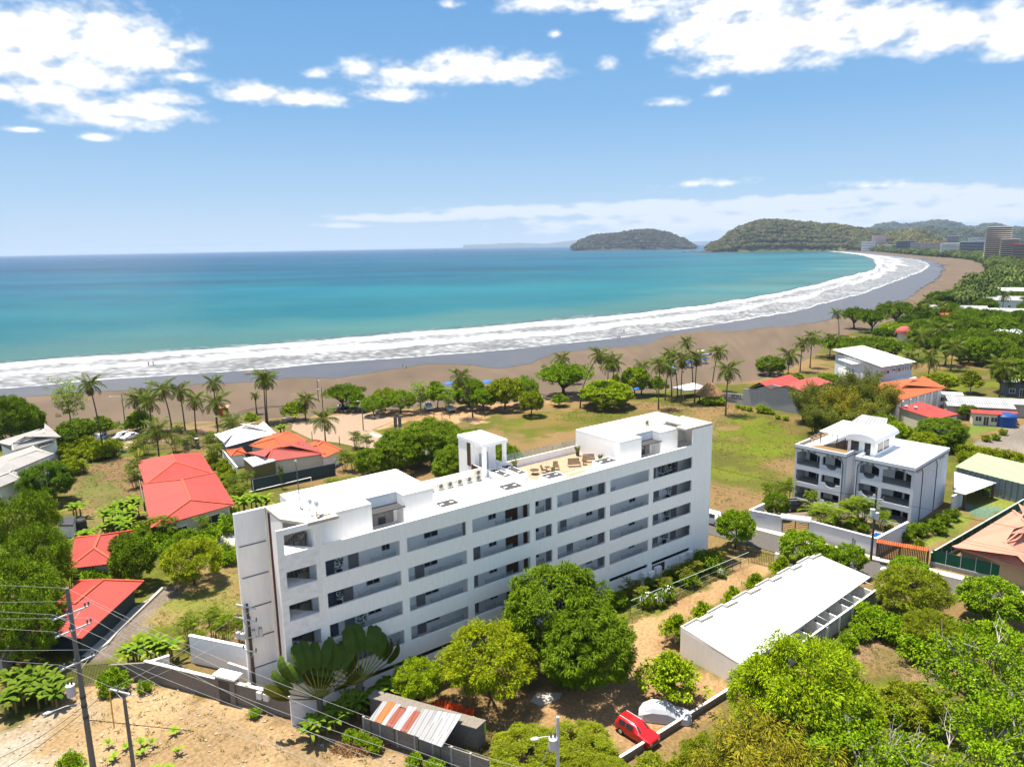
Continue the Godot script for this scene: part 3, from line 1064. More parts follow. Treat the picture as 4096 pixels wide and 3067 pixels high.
func add_door(parent: Node, x: float, y: float, t: float, w: float, h: float, m: Material) -> void:
	var d := MB.new()
	d.box(Vector3(x, y, -t), Vector3(x + w, y + h, -t + 0.05))
	var o := part("door", d, m, parent)
	var k := MB.new()
	k.box(Vector3(x + w - 0.14, y + 1.0, -t + 0.05), Vector3(x + w - 0.05, y + 1.06, -t + 0.11))
	part("handle", k, M.frame, o)
	var f := MB.new()
	for q in [[x - 0.07, x, 0.0, h + 0.07], [x + w, x + w + 0.07, 0.0, h + 0.07], [x, x + w, h, h + 0.07]]:
		f.box(Vector3(q[0], y + q[2], -t), Vector3(q[1], y + q[3], -t + 0.035))
	part("door_frame", f, M.steel, o)

func add_window(parent: Node, x: float, y: float, t: float, w: float, h: float) -> void:
	var g := MB.new()
	g.box(Vector3(x, y, -t), Vector3(x + w, y + h, -t + 0.02))
	var o := part("window", g, M.dim_glass, parent)
	var f := MB.new()
	for q in [[x - 0.06, x, -0.06, h + 0.06], [x + w, x + w + 0.06, -0.06, h + 0.06], [x, x + w, -0.06, 0.0], [x, x + w, h, h + 0.06], [x + w / 2 - 0.03, x + w / 2 + 0.03, 0.0, h]]:
		f.box(Vector3(q[0], y + q[2], -t), Vector3(q[1], y + q[3], -t + 0.06))
	part("frame", f, M.steel, o)

func add_glass_rail(parent: Node, x0: float, x1: float, y: float, t: float) -> void:
	var n := maxi(1, roundi((x1 - x0) / 1.15))
	var posts := MB.new()
	posts.box(Vector3(x0 - 0.03, y, -t - 0.02), Vector3(x0 + 0.03, y + 1.12, -t + 0.02))
	var o := part("railing", posts, M.steel, parent)
	for i in n:
		var a := lerpf(x0, x1, i / float(n)) + 0.05
		var b := lerpf(x0, x1, (i + 1) / float(n)) - 0.05
		var g := MB.new()
		g.box(Vector3(a, y + 0.06, -t - 0.006), Vector3(b, y + 1.05, -t + 0.006))
		part("glass_panel", g, M.glass, o)
		var p := MB.new()
		p.box(Vector3(b + 0.02, y, -t - 0.02), Vector3(b + 0.08, y + 1.12, -t + 0.02))
		part("post", p, M.steel, o)

func apartment_block() -> void:
	var b := thing("apartment_building", "long white five storey apartment block with open galleries and flat roof terrace", "building", BLOCK, BLOCK_TURN)
	var bays := [[4.12, 11.55], [12.32, 19.1], [19.85, 27.3], [28.06, 30.44], [31.2, 38.64], [39.4, 46.1], [46.83, 54.2]]
	var floors := [12.1, 9.0, 5.9, 2.8]
	var holes := []
	for f in floors:
		for y in bays:
			holes.append([y[0], y[1], f + 1.0, f + 2.5])
		holes.append([0.6, 3.3, f + 0.95, f + 2.5])
	for i in bays.size():
		holes.append([bays[i][0], bays[i][1], 1.55, 2.05])
	var mb := MB.new()
	pierced(mb, 3.7, 58.1, -0.2, 16.2, holes.filter(func(h): return h[0] > 3.7), 0.2)
	part("facade_wall", mb, M.white, b)
	mb = MB.new()
	pierced(mb, 0, 3.7, -0.2, 16.2, holes.filter(func(h): return h[0] < 3.7), 0.2)
	part("stair_front_wall", mb, M.stained, b)
	mb = MB.new()
	pierced(mb, 0, 3.95, 16.2, 18.28, [[0.6, 3.3, 16.21, 18.0]], 0.2)
	mb.box(Vector3(0, 18.28, -0.2), Vector3(2.8, 18.53, 0))
	part("stair_head_wall", mb, M.white, b)
	mb = MB.new()
	mb.box(Vector3(54.2, 16.2, -0.2), Vector3(58.1, 18.28, 0))
	part("stair_head_wall", mb, M.white, b)
	# galleries: floors, inner wall, soffits
	for f in floors:
		mb = MB.new()
		mb.box(Vector3(3.42, f - 0.25, -2.2), Vector3(57.9, f, -0.2))
		part("gallery_floor", mb, M.white_old, b)
	mb = MB.new()
	mb.box(Vector3(3.42, 2.55, -2.4), Vector3(57.9, 14.95, -2.2))
	part("gallery_wall", mb, M.white, b)
	mb = MB.new()
	mb.box(Vector3(3.6, 14.95, -9.6), Vector3(57.9, 15.2, -0.2))
	part("roof_slab", mb, M.membrane, b)
	mb = MB.new()
	mb.box(Vector3(57.9, -0.2, -9.8), Vector3(58.1, 18.28, -0.2))
	part("end_wall", mb, M.white, b)
	mb = MB.new()
	mb.box(Vector3(3.6, -0.2, -9.8), Vector3(57.9, 15.2, -9.6))
	part("back_wall", mb, M.white, b)
	mb = MB.new()
	mb.box(Vector3(3.4, -0.2, -9.6), Vector3(3.6, 15.2, -6.75))
	part("end_wall", mb, M.white_old, b)
	# doors, windows and glass railings of each gallery bay
	for k in 4:
		var f: float = floors[k]
		var x: float = bays[0][0]
		add_door(b, x + 0.2, f, 2.2, 1.4, 2.05, M.slate)
		add_door(b, x + (3.1 if k == 0 else 2.35), f, 2.2, 0.95, 2.15, M.taupe)
		add_glass_rail(b, x + (4.9 if k == 0 else 3.4), x + 7.4, f, 1.0)
		add_window(b, x + (6.6 if k == 0 else 4.8), f + 0.95, 2.2, 0.75 if k == 0 else 1.3, 1.25)
		x = bays[1][0]
		if k > 0:
			add_door(b, x + 1.9, f, 2.2, 0.95, 2.15, M.taupe)
			add_glass_rail(b, x + 0.1, x + 1.2, f, 1.0)
		add_window(b, x + (3.1 if k == 0 else 2.95), f + 0.95, 2.2, 1.5, 1.25)
		add_glass_rail(b, x + 2.9, x + 6.7, f, 1.0)
		x = bays[2][0]
		add_door(b, x + (0.2 if k == 0 else 1.3 if k == 1 else 0.9), f, 2.2, 0.95, 2.15, M.taupe)
		add_glass_rail(b, x + (3.6 if k == 0 else 2.1), x + 5.7, f, 1.0)
		add_window(b, x + 3.5, f + 0.95, 2.2, 0.9, 1.25)
		add_door(b, x + 5.75, f, 2.2, 1.6, 2.5, M.wood)
		x = bays[3][0]
		add_glass_rail(b, x + 0.6, x + 2.2, f, 1.3)
		add_window(b, x + 1.3, f + 0.95, 2.2, 0.8, 1.25)
		add_door(b, x + 0.0, f, 2.2, 0.5, 2.5, M.wood)
		x = bays[4][0]
		add_door(b, x + 0.15, f, 2.2, 1.0, 2.3, M.taupe)
		add_door(b, x + (4.2 if k == 0 else 2.3 if k == 1 else 3.3), f, 2.2, 0.85, 2.15, M.taupe)
		add_glass_rail(b, x + 0.7, x + (1.4 if k == 0 else 3.0), f, 1.0)
		add_glass_rail(b, x + (5.2 if k == 0 else 4.4), x + 7.35, f, 1.0)
		add_window(b, x + 6.4, f + 0.95, 2.2, 0.85, 1.25)
		x = bays[5][0]
		add_door(b, x + 0.15, f, 2.2, 0.9 if k > 0 else 1.5, 2.3, M.taupe)
		if k > 0:
			add_door(b, x + 1.3, f, 2.2, 0.85, 2.15, M.slate)
			add_window(b, x + 5.5, f + 0.95, 2.2, 0.95, 1.25)
		add_glass_rail(b, x + (0.1 if k == 0 else 3.0), x + (1.7 if k == 0 else 6.6), f, 1.0)
		x = bays[6][0]
		add_door(b, x + 1.9 if k == 0 else x + 2.6, f, 2.2, 0.85, 2.2, M.taupe)
		add_glass_rail(b, x + 0.2, x + (1.1 if k == 0 else 2.4), f, 1.0)
		add_door(b, x + 6.0, f, 2.2, 1.0, 2.2, M.taupe)
	# lower window of the end bay
	mb = MB.new()
	for i in 3:
		mb.box(Vector3(46.95 + i * 0.8, 0.35, 0.003), Vector3(47.65 + i * 0.8, 1.5, 0.05))
	part("shutter", mb, M.wood, b)
	# stair end
	mb = MB.new()
	mb.box(Vector3(1.2, -0.2, -6.5), Vector3(1.42, 18.3, -6.2))
	mb.box(Vector3(1.2, -0.2, -5.35), Vector3(1.42, 18.3, -2.57))
	mb.prism(ring_of([[1.2, 2.57], [1.42, 2.57], [0.2, 0.2], [0.0, 0.2]]), -0.2, 16.2)
	part("stair_side_wall", mb, M.white, b)
	mb = MB.new()
	mb.box(Vector3(1.24, -0.2, -6.2), Vector3(1.42, 18.28, -5.35))
	part("maroon_strip", mb, M.maroon, b)
	mb = MB.new()
	mb.box(Vector3(1.42, -0.2, -5.3), Vector3(3.9, 18.28, -5.1))
	mb.box(Vector3(3.7, 2.55, -5.1), Vector3(3.9, 18.28, -2.4))
	part("stair_wall", mb, M.white, b)
	for f in [15.2, 12.1, 9.0, 5.9, 2.8]:
		mb = MB.new()
		mb.prism(ring_of([[0.25, 0.2], [3.4, 0.2], [1.35, 2.35]]), f - 0.2, f + 0.93)
		part("stair_ledge", mb, M.white_old, b)
		mb = MB.new()
		mb.prism(ring_of([[1.42, 1.7], [3.4, 0.5], [3.7, 0.5], [3.7, 2.6], [1.42, 2.6]]), f - 0.2, f)
		part("landing", mb, M.concrete, b)
		mb = MB.new()
		for i in 9:
			mb.box(Vector3(1.5 + i * 0.24, f + i * 0.17 - 0.02, -4.0), Vector3(1.74 + i * 0.24, f + i * 0.17 + 0.15, -2.65))
		part("stairs", mb, M.concrete, b)
		mb = MB.new()
		mb.tube([Vector3(1.5, f + 1.0, -2.62), Vector3(2.3, f + 1.45, -2.62), Vector3(3.4, f + 1.45, -2.62)], [0.03], 5)
		mb.tube([Vector3(2.3, f + 0.9, -2.62), Vector3(3.4, f + 0.9, -2.62)], [0.025], 5)
		mb.tube([Vector3(3.4, f, -2.62), Vector3(3.4, f + 1.45, -2.62)], [0.03], 5)
		mb.tube([Vector3(2.3, f, -2.62), Vector3(2.3, f + 1.45, -2.62)], [0.03], 5)
		part("handrail", mb, M.frame, b)
	mb = MB.new()
	mb.prism(ring_of([[1.1, 6.65], [1.2, 2.57], [2.82, 0.0], [5.65, -0.02], [5.65, 1.58], [3.58, 1.58], [3.58, 6.65]]), 18.3, 18.56)
	part("stair_roof", mb, M.slab, b)
	mb = MB.new()
	mb.box(Vector3(-1.7, -0.2, -6.8), Vector3(1.15, 18.5, -6.58))
	var fin := part("fin_wall", mb, M.white, b)
	mb = MB.new()
	for q in [[-1.7, -1.5, -0.2, 18.5], [1.0, 1.15, -0.2, 18.5], [-1.5, 1.0, 18.2, 18.5]]:
		mb.box(Vector3(q[0], q[2], -6.578), Vector3(q[1], q[3], -6.5))
	part("rim", mb, M.white, fin)
	for i in 6:
		mb = MB.new()
		mb.box(Vector3(-1.45, 15.2 - 3.1 * i, -6.578), Vector3(0.98, 15.27 - 3.1 * i, -6.49))
		part("ledge", mb, M.slate, fin)
	# penthouse blocks
	for q in [[[[3.62, 9.78], [3.62, 1.6], [9.6, 1.6], [9.6, 3.2], [13.0, 3.2], [13.0, 1.75], [16.4, 1.75], [16.4, 9.78]], 10.0, 13.0], [[[42.6, 9.78], [42.6, 1.7], [46.4, 1.7], [46.4, 3.2], [49.9, 3.2], [49.9, 1.7], [53.2, 1.7], [53.2, 4.6], [57.88, 4.6], [57.88, 9.78]], 46.9, 49.9]]:
		mb = MB.new()
		mb.prism(ring_of(q[0]), 15.2, 18.02)
		var p := part("penthouse", mb, M.white, b)
		mb = MB.new()
		rim(mb, ring_of(q[0]), 18.02, 18.3, 0.22)
		part("parapet", mb, M.membrane, p)
		mb = MB.new()
		mb.box(Vector3(q[1] - 0.3, 17.1, -3.2), Vector3(q[2] + 0.15, 17.18, -1.55))
		part("canopy", mb, M.mesh_dark, p)
		mb = MB.new()
		mb.box(Vector3(q[1], 15.25, -3.2), Vector3(q[2] - 0.4, 17.0, -3.15))
		part("sliding_door", mb, M.taupe, p)
		mb = MB.new()
		mb.box(Vector3(q[1] + 0.9, 15.3, -3.15), Vector3(q[1] + 1.7, 16.9, -3.12))
		part("pane", mb, M.dim_glass, p)
	mb = MB.new()
	mb.prism(ring_of([[52.8, 0.0], [58.1, 0.0], [58.1, 5.1], [54.1, 4.75], [54.1, 1.72], [52.8, 1.72]]), 18.3, 18.56)
	part("stair_roof", mb, M.slab, b)
	add_door(b, 55.6, 15.25, 4.6, 1.0, 2.1, M.taupe)
	mb = MB.new()
	for q in [[[1.0 + 15.42, 27.35], 16.15], [[30.8, 42.58], 16.15]]:
		mb.box(Vector3(q[0][0], 15.2, -9.8), Vector3(q[0][1], q[1], -9.6))
	part("back_parapet", mb, M.white, b)
	var gl := MB.new()
	gl.box(Vector3(31.0, 15.2, -9.72), Vector3(31.06, 17.1, -9.66))
	var fence := part("glass_screen", gl, M.steel, b)
	for i in 8:
		gl = MB.new()
		gl.box(Vector3(31.1 + i * 1.43, 16.18, -9.7), Vector3(32.45 + i * 1.43, 17.05, -9.685))
		part("glass_panel", gl, M.glass, fence)
	# terrace boards
	mb = MB.new()
	for i in 46:
		var t := 2.1 + i * 0.16
		var x := 31.4
		while x < 42.4:
			var e := minf(42.5, x + rnd(1.6, 3.6))
			var s := rnd(0.8, 1.2)
			mb.col = Color(s, s * rnd(0.94, 1.02), s * 0.97)
			if not (t < 3.9 and (x < 34.0 or e > 39.8)):
				mb.box(Vector3(x + 0.01, 15.2, -t - 0.15), Vector3(e - 0.01, 15.25, -t))
			x = e
	var deck := part("deck_boards", mb, M.deck, b)
	deck.set_meta("kind", "stuff")
	# light shafts with dark mesh tops
	for q in [[17.3, 19.6, 1.65, 3.35], [25.4, 27.9, 1.65, 3.5], [31.4, 33.9, 1.7, 3.5], [39.9, 42.55, 1.85, 3.7], [27.95, 29.1, 5.4, 8.7], [29.9, 31.1, 5.2, 9.2]]:
		mb = MB.new()
		rim(mb, ring_of([[q[0], q[2]], [q[1], q[2]], [q[1], q[3]], [q[0], q[3]]]), 15.2, 16.0, 0.08)
		var s := part("light_shaft", mb, M.white, b)
		mb = MB.new()
		mb.box(Vector3(q[0] + 0.08, 15.9, -q[3] + 0.08), Vector3(q[1] - 0.08, 15.97, -q[2] - 0.08))
		part("mesh_cover", mb, M.mesh_dark, s)
		for f in [0.22, 0.72]:
			mb = MB.new()
			var cx := lerpf(q[0], q[1], f if q[1] - q[0] > 2.0 else 0.5)
			var ct := lerpf(q[2], q[3], 0.5 if q[1] - q[0] > 2.0 else f)
			mb.box(Vector3(cx - 0.2, 15.97, -ct - 0.13), Vector3(cx + 0.2, 16.03, -ct + 0.13))
			part("vent_cap", mb, M.membrane, s)
	mb = MB.new()
	mb.tube([Vector3(20.1, 16.15, -2.4), Vector3(25.3, 16.15, -2.4)], [0.03], 5)
	mb.tube([Vector3(20.1, 15.35, -2.4), Vector3(25.3, 15.35, -2.4)], [0.03], 5)
	for i in 44:
		mb.tube([Vector3(20.1 + i * 0.12, 15.2, -2.4), Vector3(20.1 + i * 0.12, 16.15, -2.4)], [0.012], 4)
	part("picket_railing", mb, M.membrane, b)
	# lift tower
	mb = MB.new()
	mb.box(Vector3(27.4, -0.2, -14.4), Vector3(30.75, 15.2, -9.8))
	mb.box(Vector3(27.4, 15.2, -14.4), Vector3(27.6, 18.9, -11.5))
	mb.box(Vector3(27.4, 15.2, -11.5), Vector3(27.6, 16.2, -9.3))
	mb.box(Vector3(27.4, 15.2, -9.3), Vector3(27.85, 18.9, -8.9))
	mb.box(Vector3(30.35, 15.2, -9.3), Vector3(30.75, 18.9, -8.9))
	mb.box(Vector3(30.55, 15.2, -11.0), Vector3(30.75, 16.2, -9.3))
	mb.box(Vector3(27.85, 15.2, -9.2), Vector3(28.9, 16.0, -9.05))
	var tower := part("lift_tower", mb, M.white, b)
	mb = MB.new()
	mb.box(Vector3(27.6, 15.2, -14.2), Vector3(30.75, 18.9, -11.2))
	part("lift_core", mb, M.white, tower)
	mb = MB.new()
	mb.box(Vector3(27.33, 15.9, -12.4), Vector3(27.398, 18.75, -11.7))
	mb.box(Vector3(27.33, 15.35, -11.5), Vector3(27.398, 16.22, -9.35))
	part("wood_panel", mb, M.wood, tower)
	mb = MB.new()
	mb.box(Vector3(28.3, 15.2, -11.2), Vector3(29.6, 17.4, -11.16))
	part("lift_door", mb, M.steel, tower)
	mb = MB.new()
	mb.box(Vector3(27.3, 18.9, -14.5), Vector3(30.85, 19.3, -8.8))
	var cap := part("roof_slab", mb, M.membrane, tower)
	mb = MB.new()
	mb.tube([Vector3(28.9, 19.3, -11.5), Vector3(28.9, 19.65, -11.5), Vector3(29.15, 19.7, -11.5), Vector3(29.15, 19.45, -11.5)], [0.09], 7)
	part("vent_pipe", mb, M.membrane, cap)

# ---------------------------------------------------------------- things standing on its roof and galleries
func lounge_seat(called: String, label: String, x: float, t: float, turn: float, w: float, group: String) -> void:
	var o := thing(called, label, "bench" if w > 1 else "chair", on_block(x, 15.25, t), BLOCK_TURN + turn, group)
	var mb := MB.new()
	for s in [-1, 1]:
		mb.tube([Vector3(s * w / 2, 0, -0.3), Vector3(s * w / 2, 0.55, -0.28), Vector3(s * w / 2, 0.55, 0.3), Vector3(s * w / 2, 0, 0.32)], [0.025], 5)
	part("frame", mb, M.frame, o)
	mb = MB.new()
	for i in 6:
		mb.box(Vector3(-w / 2, 0.36, -0.28 + i * 0.1), Vector3(w / 2, 0.39, -0.2 + i * 0.1))
	part("seat", mb, M.wood, o)
	mb = MB.new()
	for i in 6:
		mb.bar(Vector3(-w / 2 + 0.02, 0.45 + i * 0.09, -0.3 - i * 0.03), Vector3(w / 2 - 0.02, 0.45 + i * 0.09, -0.3 - i * 0.03), 0.03, 0.07)
	part("backrest", mb, M.wood, o)

func round_table(label: String, x: float, t: float, r: float) -> void:
	var o := thing("side_table", label, "table", on_block(x, 15.25, t), 0, "small round tables on the roof terrace")
	var mb := MB.new()
	mb.lathe([Vector2(0, 0.5), Vector2(r, 0.5), Vector2(r, 0.54), Vector2(0, 0.54)], 16)
	part("tabletop", mb, M.wood, o)
	for i in 3:
		mb = MB.new()
		var a := TAU * i / 3
		mb.tube([Vector3(cos(a), 0, sin(a)) * r * 0.8, Vector3(cos(a) * r * 0.5, 0.5, sin(a) * r * 0.5)], [0.02], 5)
		part("leg", mb, M.frame, o)

func potted(label: String, at: Vector3, h: float, pot: Material, k: Color, spiky: bool) -> void:
	var o := thing("potted_plant", label, "plant", at, rnd(0, 6), "potted plants of the apartment block")
	var mb := MB.new()
	mb.lathe([Vector2(0.0, 0.0), Vector2(0.2, 0.0), Vector2(0.28, 0.45), Vector2(0.24, 0.45), Vector2(0.22, 0.38), Vector2(0, 0.38)], 12)
	part("pot", mb, pot, o)
	mb = MB.new()
	for i in (34 if spiky else 90):
		var a := rnd(0, TAU)
		var c := k * rnd(1.2, 2.8)
		if spiky:
			var d := Vector3(cos(a) * rnd(0.15, 0.5), 1, sin(a) * rnd(0.15, 0.5)).normalized()
			mb.leaf(Vector3(cos(a), 0, sin(a)) * 0.12 + Vector3(0, 0.38, 0), d, d.cross(Vector3(cos(a), 0.2, sin(a))).normalized(), h * rnd(0.5, 0.9), 0.1, c)
		else:
			var p := Vector3(0, 0.4 + (h - 0.4) * sqrt(rng.randf()), 0) + Vector3(cos(a), rnd(-0.3, 0.3), sin(a)) * rnd(0.05, 0.3)
			var d := Vector3(cos(a), rnd(-0.4, 0.6), sin(a)).normalized()
			mb.leaf(p, d, d.cross(Vector3(rnd(-1, 1), 1, rnd(-1, 1))).normalized(), 0.34, 0.14, c)
	part("leaves", mb, M.leaf, o)
	if not spiky:
		mb = MB.new()
		mb.tube([Vector3(0, 0.35, 0), Vector3(0.03, h * 0.6, 0.02), Vector3(0, h * 0.9, 0)], [0.03, 0.015], 5)
		part("stem", mb, M.bark, o)

func text_part(words: String, size: float, m: Material, parent: Node, at: Transform3D, called := "lettering", serif := false) -> void:
	var t := TextMesh.new()
	var f := SystemFont.new()
	f.font_names = PackedStringArray(["Droid Serif" if serif else "Droid Sans"])
	f.font_weight = 700
	t.font = f
	t.text = words
	t.font_size = 48
	t.pixel_size = size / 48.0
	t.depth = 0.01
	var o := part_mesh(called, t, m, parent)
	o.transform = at

func roof_things() -> void:
	# air conditioners
	var acs := [["small outdoor air conditioner next to the penthouse corner", 19.9], ["white outdoor air conditioner with a dark fan, second from the penthouse", 21.2], ["white outdoor air conditioner, third from the penthouse", 22.4], ["white outdoor air conditioner, third from the lift tower", 23.7], ["white outdoor air conditioner beside the tall twin fan unit", 25.0], ["tall twin fan outdoor air conditioner beside the lift tower", 26.25]]
	for i in 7:
		var tall := i == 5
		var at := on_block(51.9, 18.05, 6.0) if i == 6 else on_block(acs[i][1], 15.25, 8.4)
		var o := thing("air_conditioner", "lone white outdoor air conditioner on the end penthouse roof" if i == 6 else acs[i][0], "air conditioner", at, BLOCK_TURN, "" if i == 6 else "air conditioners along the back parapet")
		var h := 1.3 if tall else 0.72
		var mb := MB.new()
		mb.soft_box(Vector3(0.85, h, 0.36), 0.03, Transform3D(Basis(), Vector3(0, 0.06, 0)))
		part("casing", mb, M.cream, o)
		for s in [-0.3, 0.3]:
			mb = MB.new()
			mb.box(Vector3(s - 0.04, -0.06, -0.2), Vector3(s + 0.04, 0.06, 0.2))
			part("foot", mb, M.steel, o)
		for y in ([0.38, 0.98] if tall else [0.42]):
			mb = MB.new()
			var t := Transform3D(Basis(Vector3.RIGHT, PI / 2), Vector3(-0.1, y, 0.18))
			mb.lathe([Vector2(0.27, 0), Vector2(0.27, 0.02), Vector2(0, 0.02)], 16, t)
			var g := part("fan_grille", mb, M.taupe, o)
			mb = MB.new()
			for k in 5:
				var a := TAU * k / 5
				mb.bar(Vector3(-0.1, y, 0.21), Vector3(-0.1 + cos(a) * 0.25, y + sin(a) * 0.25, 0.21), 0.06, 0.02)
			part("fan_blade", mb, M.frame, g)
	# dishes, mast, board
	for q in [[3.75, 2.0, "satellite dish standing beside the mast on the stair roof"], [4.0, 1.05, "satellite dish standing beside the loose board on the stair roof"]]:
		var o := thing("satellite_dish", q[2], "dish", on_block(q[0], 18.56, q[1]), BLOCK_TURN + 0.5, "satellite dishes on the stair roof")
		var tilt := Transform3D(Basis(Vector3.UP, 0.15) * Basis(Vector3.RIGHT, 0.95), Vector3(0.1, 0.95, 0.15))
		var mb := MB.new()
		mb.lathe([Vector2(0, -0.12), Vector2(0.25, -0.09), Vector2(0.5, 0.0), Vector2(0.52, 0.03), Vector2(0.25, -0.06), Vector2(0, -0.09)], 20, tilt)
		var dish := part("reflector", mb, M.membrane, o)
		text_part("SKY", 0.26, M.slate, dish, tilt * Transform3D(Basis(Vector3.RIGHT, -PI / 2), Vector3(0.05, 0.0, -0.18)))
		mb = MB.new()
		mb.tube([Vector3(0, 0, 0), Vector3(0.02, 0.6, 0), Vector3(0.1, 0.9, 0.05)], [0.03], 6)
		for a in 3:
			mb.tube([Vector3(cos(a * TAU / 3) * 0.35, 0, sin(a * TAU / 3) * 0.35), Vector3(0.02, 0.5, 0)], [0.02], 5)
		part("stand", mb, M.frame, o)
		mb = MB.new()
		mb.tube([tilt * Vector3(0, 0, 0.5), tilt * Vector3(0, 0.55, 0.25)], [0.018], 5)
		part("feed_arm", mb, M.frame, o)
	var o := thing("mast", "tall thin lightning mast with a ball top on the stair roof", "mast", on_block(3.6, 18.3, 3.9), BLOCK_TURN)
	var mb := MB.new()
	mb.tube([Vector3(0, 0, 0), Vector3(-0.05, 2.4, 0), Vector3(-0.12, 4.7, 0)], [0.05, 0.045, 0.03], 7)
	part("pole", mb, M.pole, o)
	mb = MB.new()
	mb.lathe([Vector2(0, 4.7), Vector2(0.1, 4.76), Vector2(0.12, 4.85), Vector2(0.07, 4.95), Vector2(0, 4.97)], 10, Transform3D(Basis(), Vector3(-0.12, 0, 0)))
	part("ball", mb, M.steel, o)
	mb = MB.new()
	mb.box(Vector3(-0.15, 0, -0.12), Vector3(0.2, 0.27, 0.12))
	part("base", mb, M.frame, o)
	o = thing("board", "loose yellowish board lying on the stair roof beside the dishes", "board", on_block(4.75, 18.57, 1.1), BLOCK_TURN + 0.1)
	mb = MB.new()
	mb.soft_box(Vector3(1.0, 0.1, 0.7), 0.02)
	part("panel", mb, M.kerb, o)
	# terrace furniture
	lounge_seat("lounge_bench", "brown slatted double seat in the middle of the roof terrace", 38.3, 5.2, -0.5, 1.5, "seats on the roof terrace")
	lounge_seat("lounge_bench", "brown slatted double seat by the penthouse wall with plants behind", 40.9, 5.4, -0.6, 1.5, "seats on the roof terrace")
	lounge_seat("lounge_chair", "single brown slatted chair between two round tables", 33.9, 5.6, 0.6, 0.65, "seats on the roof terrace")
	lounge_seat("lounge_chair", "single brown slatted chair facing the two round tables", 35.8, 5.7, -0.5, 0.65, "seats on the roof terrace")
	round_table("small round brown table between the two double seats", 39.75, 5.0, 0.34)
	round_table("larger round brown table at the open end of the terrace", 32.7, 6.0, 0.55)
	round_table("small round brown table beside a single chair", 34.6, 5.9, 0.34)
	potted("big spiky plant in a black pot in the corner of the terrace", on_block(41.7, 15.25, 8.4), 1.5, M.frame, Color(0.16, 0.19, 0.03), true)
	potted("spiky plant behind the double seat by the penthouse wall", on_block(41.9, 15.25, 4.4), 1.1, M.frame, Color(0.12, 0.16, 0.03), true)
	potted("spiky plant beside the lift tower at the terrace edge", on_block(32.0, 15.25, 9.0), 1.3, M.frame, Color(0.2, 0.22, 0.03), true)
	potted("spiky plant among the single chairs", on_block(34.3, 15.25, 4.5), 1.0, M.frame, Color(0.14, 0.18, 0.03), true)
	for q in [[4.12 + 1.95, 12.1, 2.1, "tall thin plant in a dark pot outside the topmost slate door", 0], [4.12 + 1.75, 9.0, 1.9, "leafy plant in a brown pot outside the slate door one floor below the top", 0], [4.12 + 3.9, 5.9, 2.2, "tall plant in a black pot two floors below the top gallery", 0],
		[50.2, 12.1, 1.6, "dark red leaved plant in the topmost end gallery", 1], [51.3, 12.1, 2.0, "tall plant in a black pot in the topmost end gallery", 0], [52.2, 12.1, 1.6, "dark red leaved plant by the end door of the topmost gallery", 1], [51.6, 9.0, 2.0, "thin plant in a black pot in the end gallery one floor below the top", 0], [51.6, 5.9, 1.6, "small plant in a black pot in the end gallery two floors below the top", 0], [51.2, 2.8, 1.7, "plant in a big black pot in the lowest end gallery", 0]]:
		potted(q[3], on_block(q[0], q[1], 1.75), q[2], M.frame, Color(0.09, 0.02, 0.02) if q[4] else Color(0.06, 0.1, 0.03), false)

# ---------------------------------------------------------------- houses
func centre(pts: Array) -> Vector3:
	var c := Vector3.ZERO
	for p in pts:
		c += p
	c /= pts.size()
	return Vector3(c.x, 0, c.z)

func local(pts: Array, c: Vector3) -> Array:
	var r := []
	for p in pts:
		r.append(p - c)
	return r

func shrink(ring: Array, w: float) -> Array:
	var f := flat(ring)
	var q: Array = Geometry2D.offset_polygon(f, -w, Geometry2D.JOIN_MITER)
	var r := []
	for p in q[0]:
		r.append(Vector3(p.x, 0, p.y))
	return r

# roof of sheets: each face a part, capped ridges and hips
func add_roof(o: Node3D, faces: Array, caps: Array, m: Material, trim: Material, thick := 0.1) -> void:
	var top := Node3D.new()
	top.name = "roof"
	o.add_child(top, true)
	for f in faces:
		var mb := MB.new()
		mb.sheet(f, thick)
		part("roof_plane", mb, m, top)
	for c in caps:
		var mb := MB.new()
		mb.bar(c[0] + Vector3(0, 0.05, 0), c[1] + Vector3(0, 0.05, 0), 0.34, 0.09)
		part("ridge_cap", mb, trim, top)

func wall_openings(o: Node3D, a: Vector3, b: Vector3, list: Array) -> void:
	# windows and doors set on the wall from a to b: [place along it, sill, width, height, is it a door]
	var d := (b - a)
	d.y = 0
	var l := d.length()
	d /= l
	var turn := atan2(-d.z, d.x)
	for w in list:
		var holder := Transform3D(Basis(Vector3.UP, turn), Vector3(a.x, 0, a.z) + d * (w[0] * l))
		var mb := MB.new()
		mb.box(Vector3(-w[2] / 2, w[1], -0.05), Vector3(w[2] / 2, w[1] + w[3], 0.02), holder)
		var p := part("door" if w[4] else "window", mb, M.wood if w[4] else M.dim_glass, o)
		mb = MB.new()
		for q in [[-w[2] / 2 - 0.08, -w[2] / 2, -0.0, w[3]], [w[2] / 2, w[2] / 2 + 0.08, 0.0, w[3]], [-w[2] / 2 - 0.08, w[2] / 2 + 0.08, w[3], w[3] + 0.08], [-w[2] / 2 - 0.08, w[2] / 2 + 0.08, -0.08, 0.0], [-0.025, 0.025, 0.0, w[3]]]:
			mb.box(Vector3(q[0], w[1] + q[2], -0.05), Vector3(q[1], w[1] + q[3], 0.05), holder)
		part("frame", mb, M.white, p)

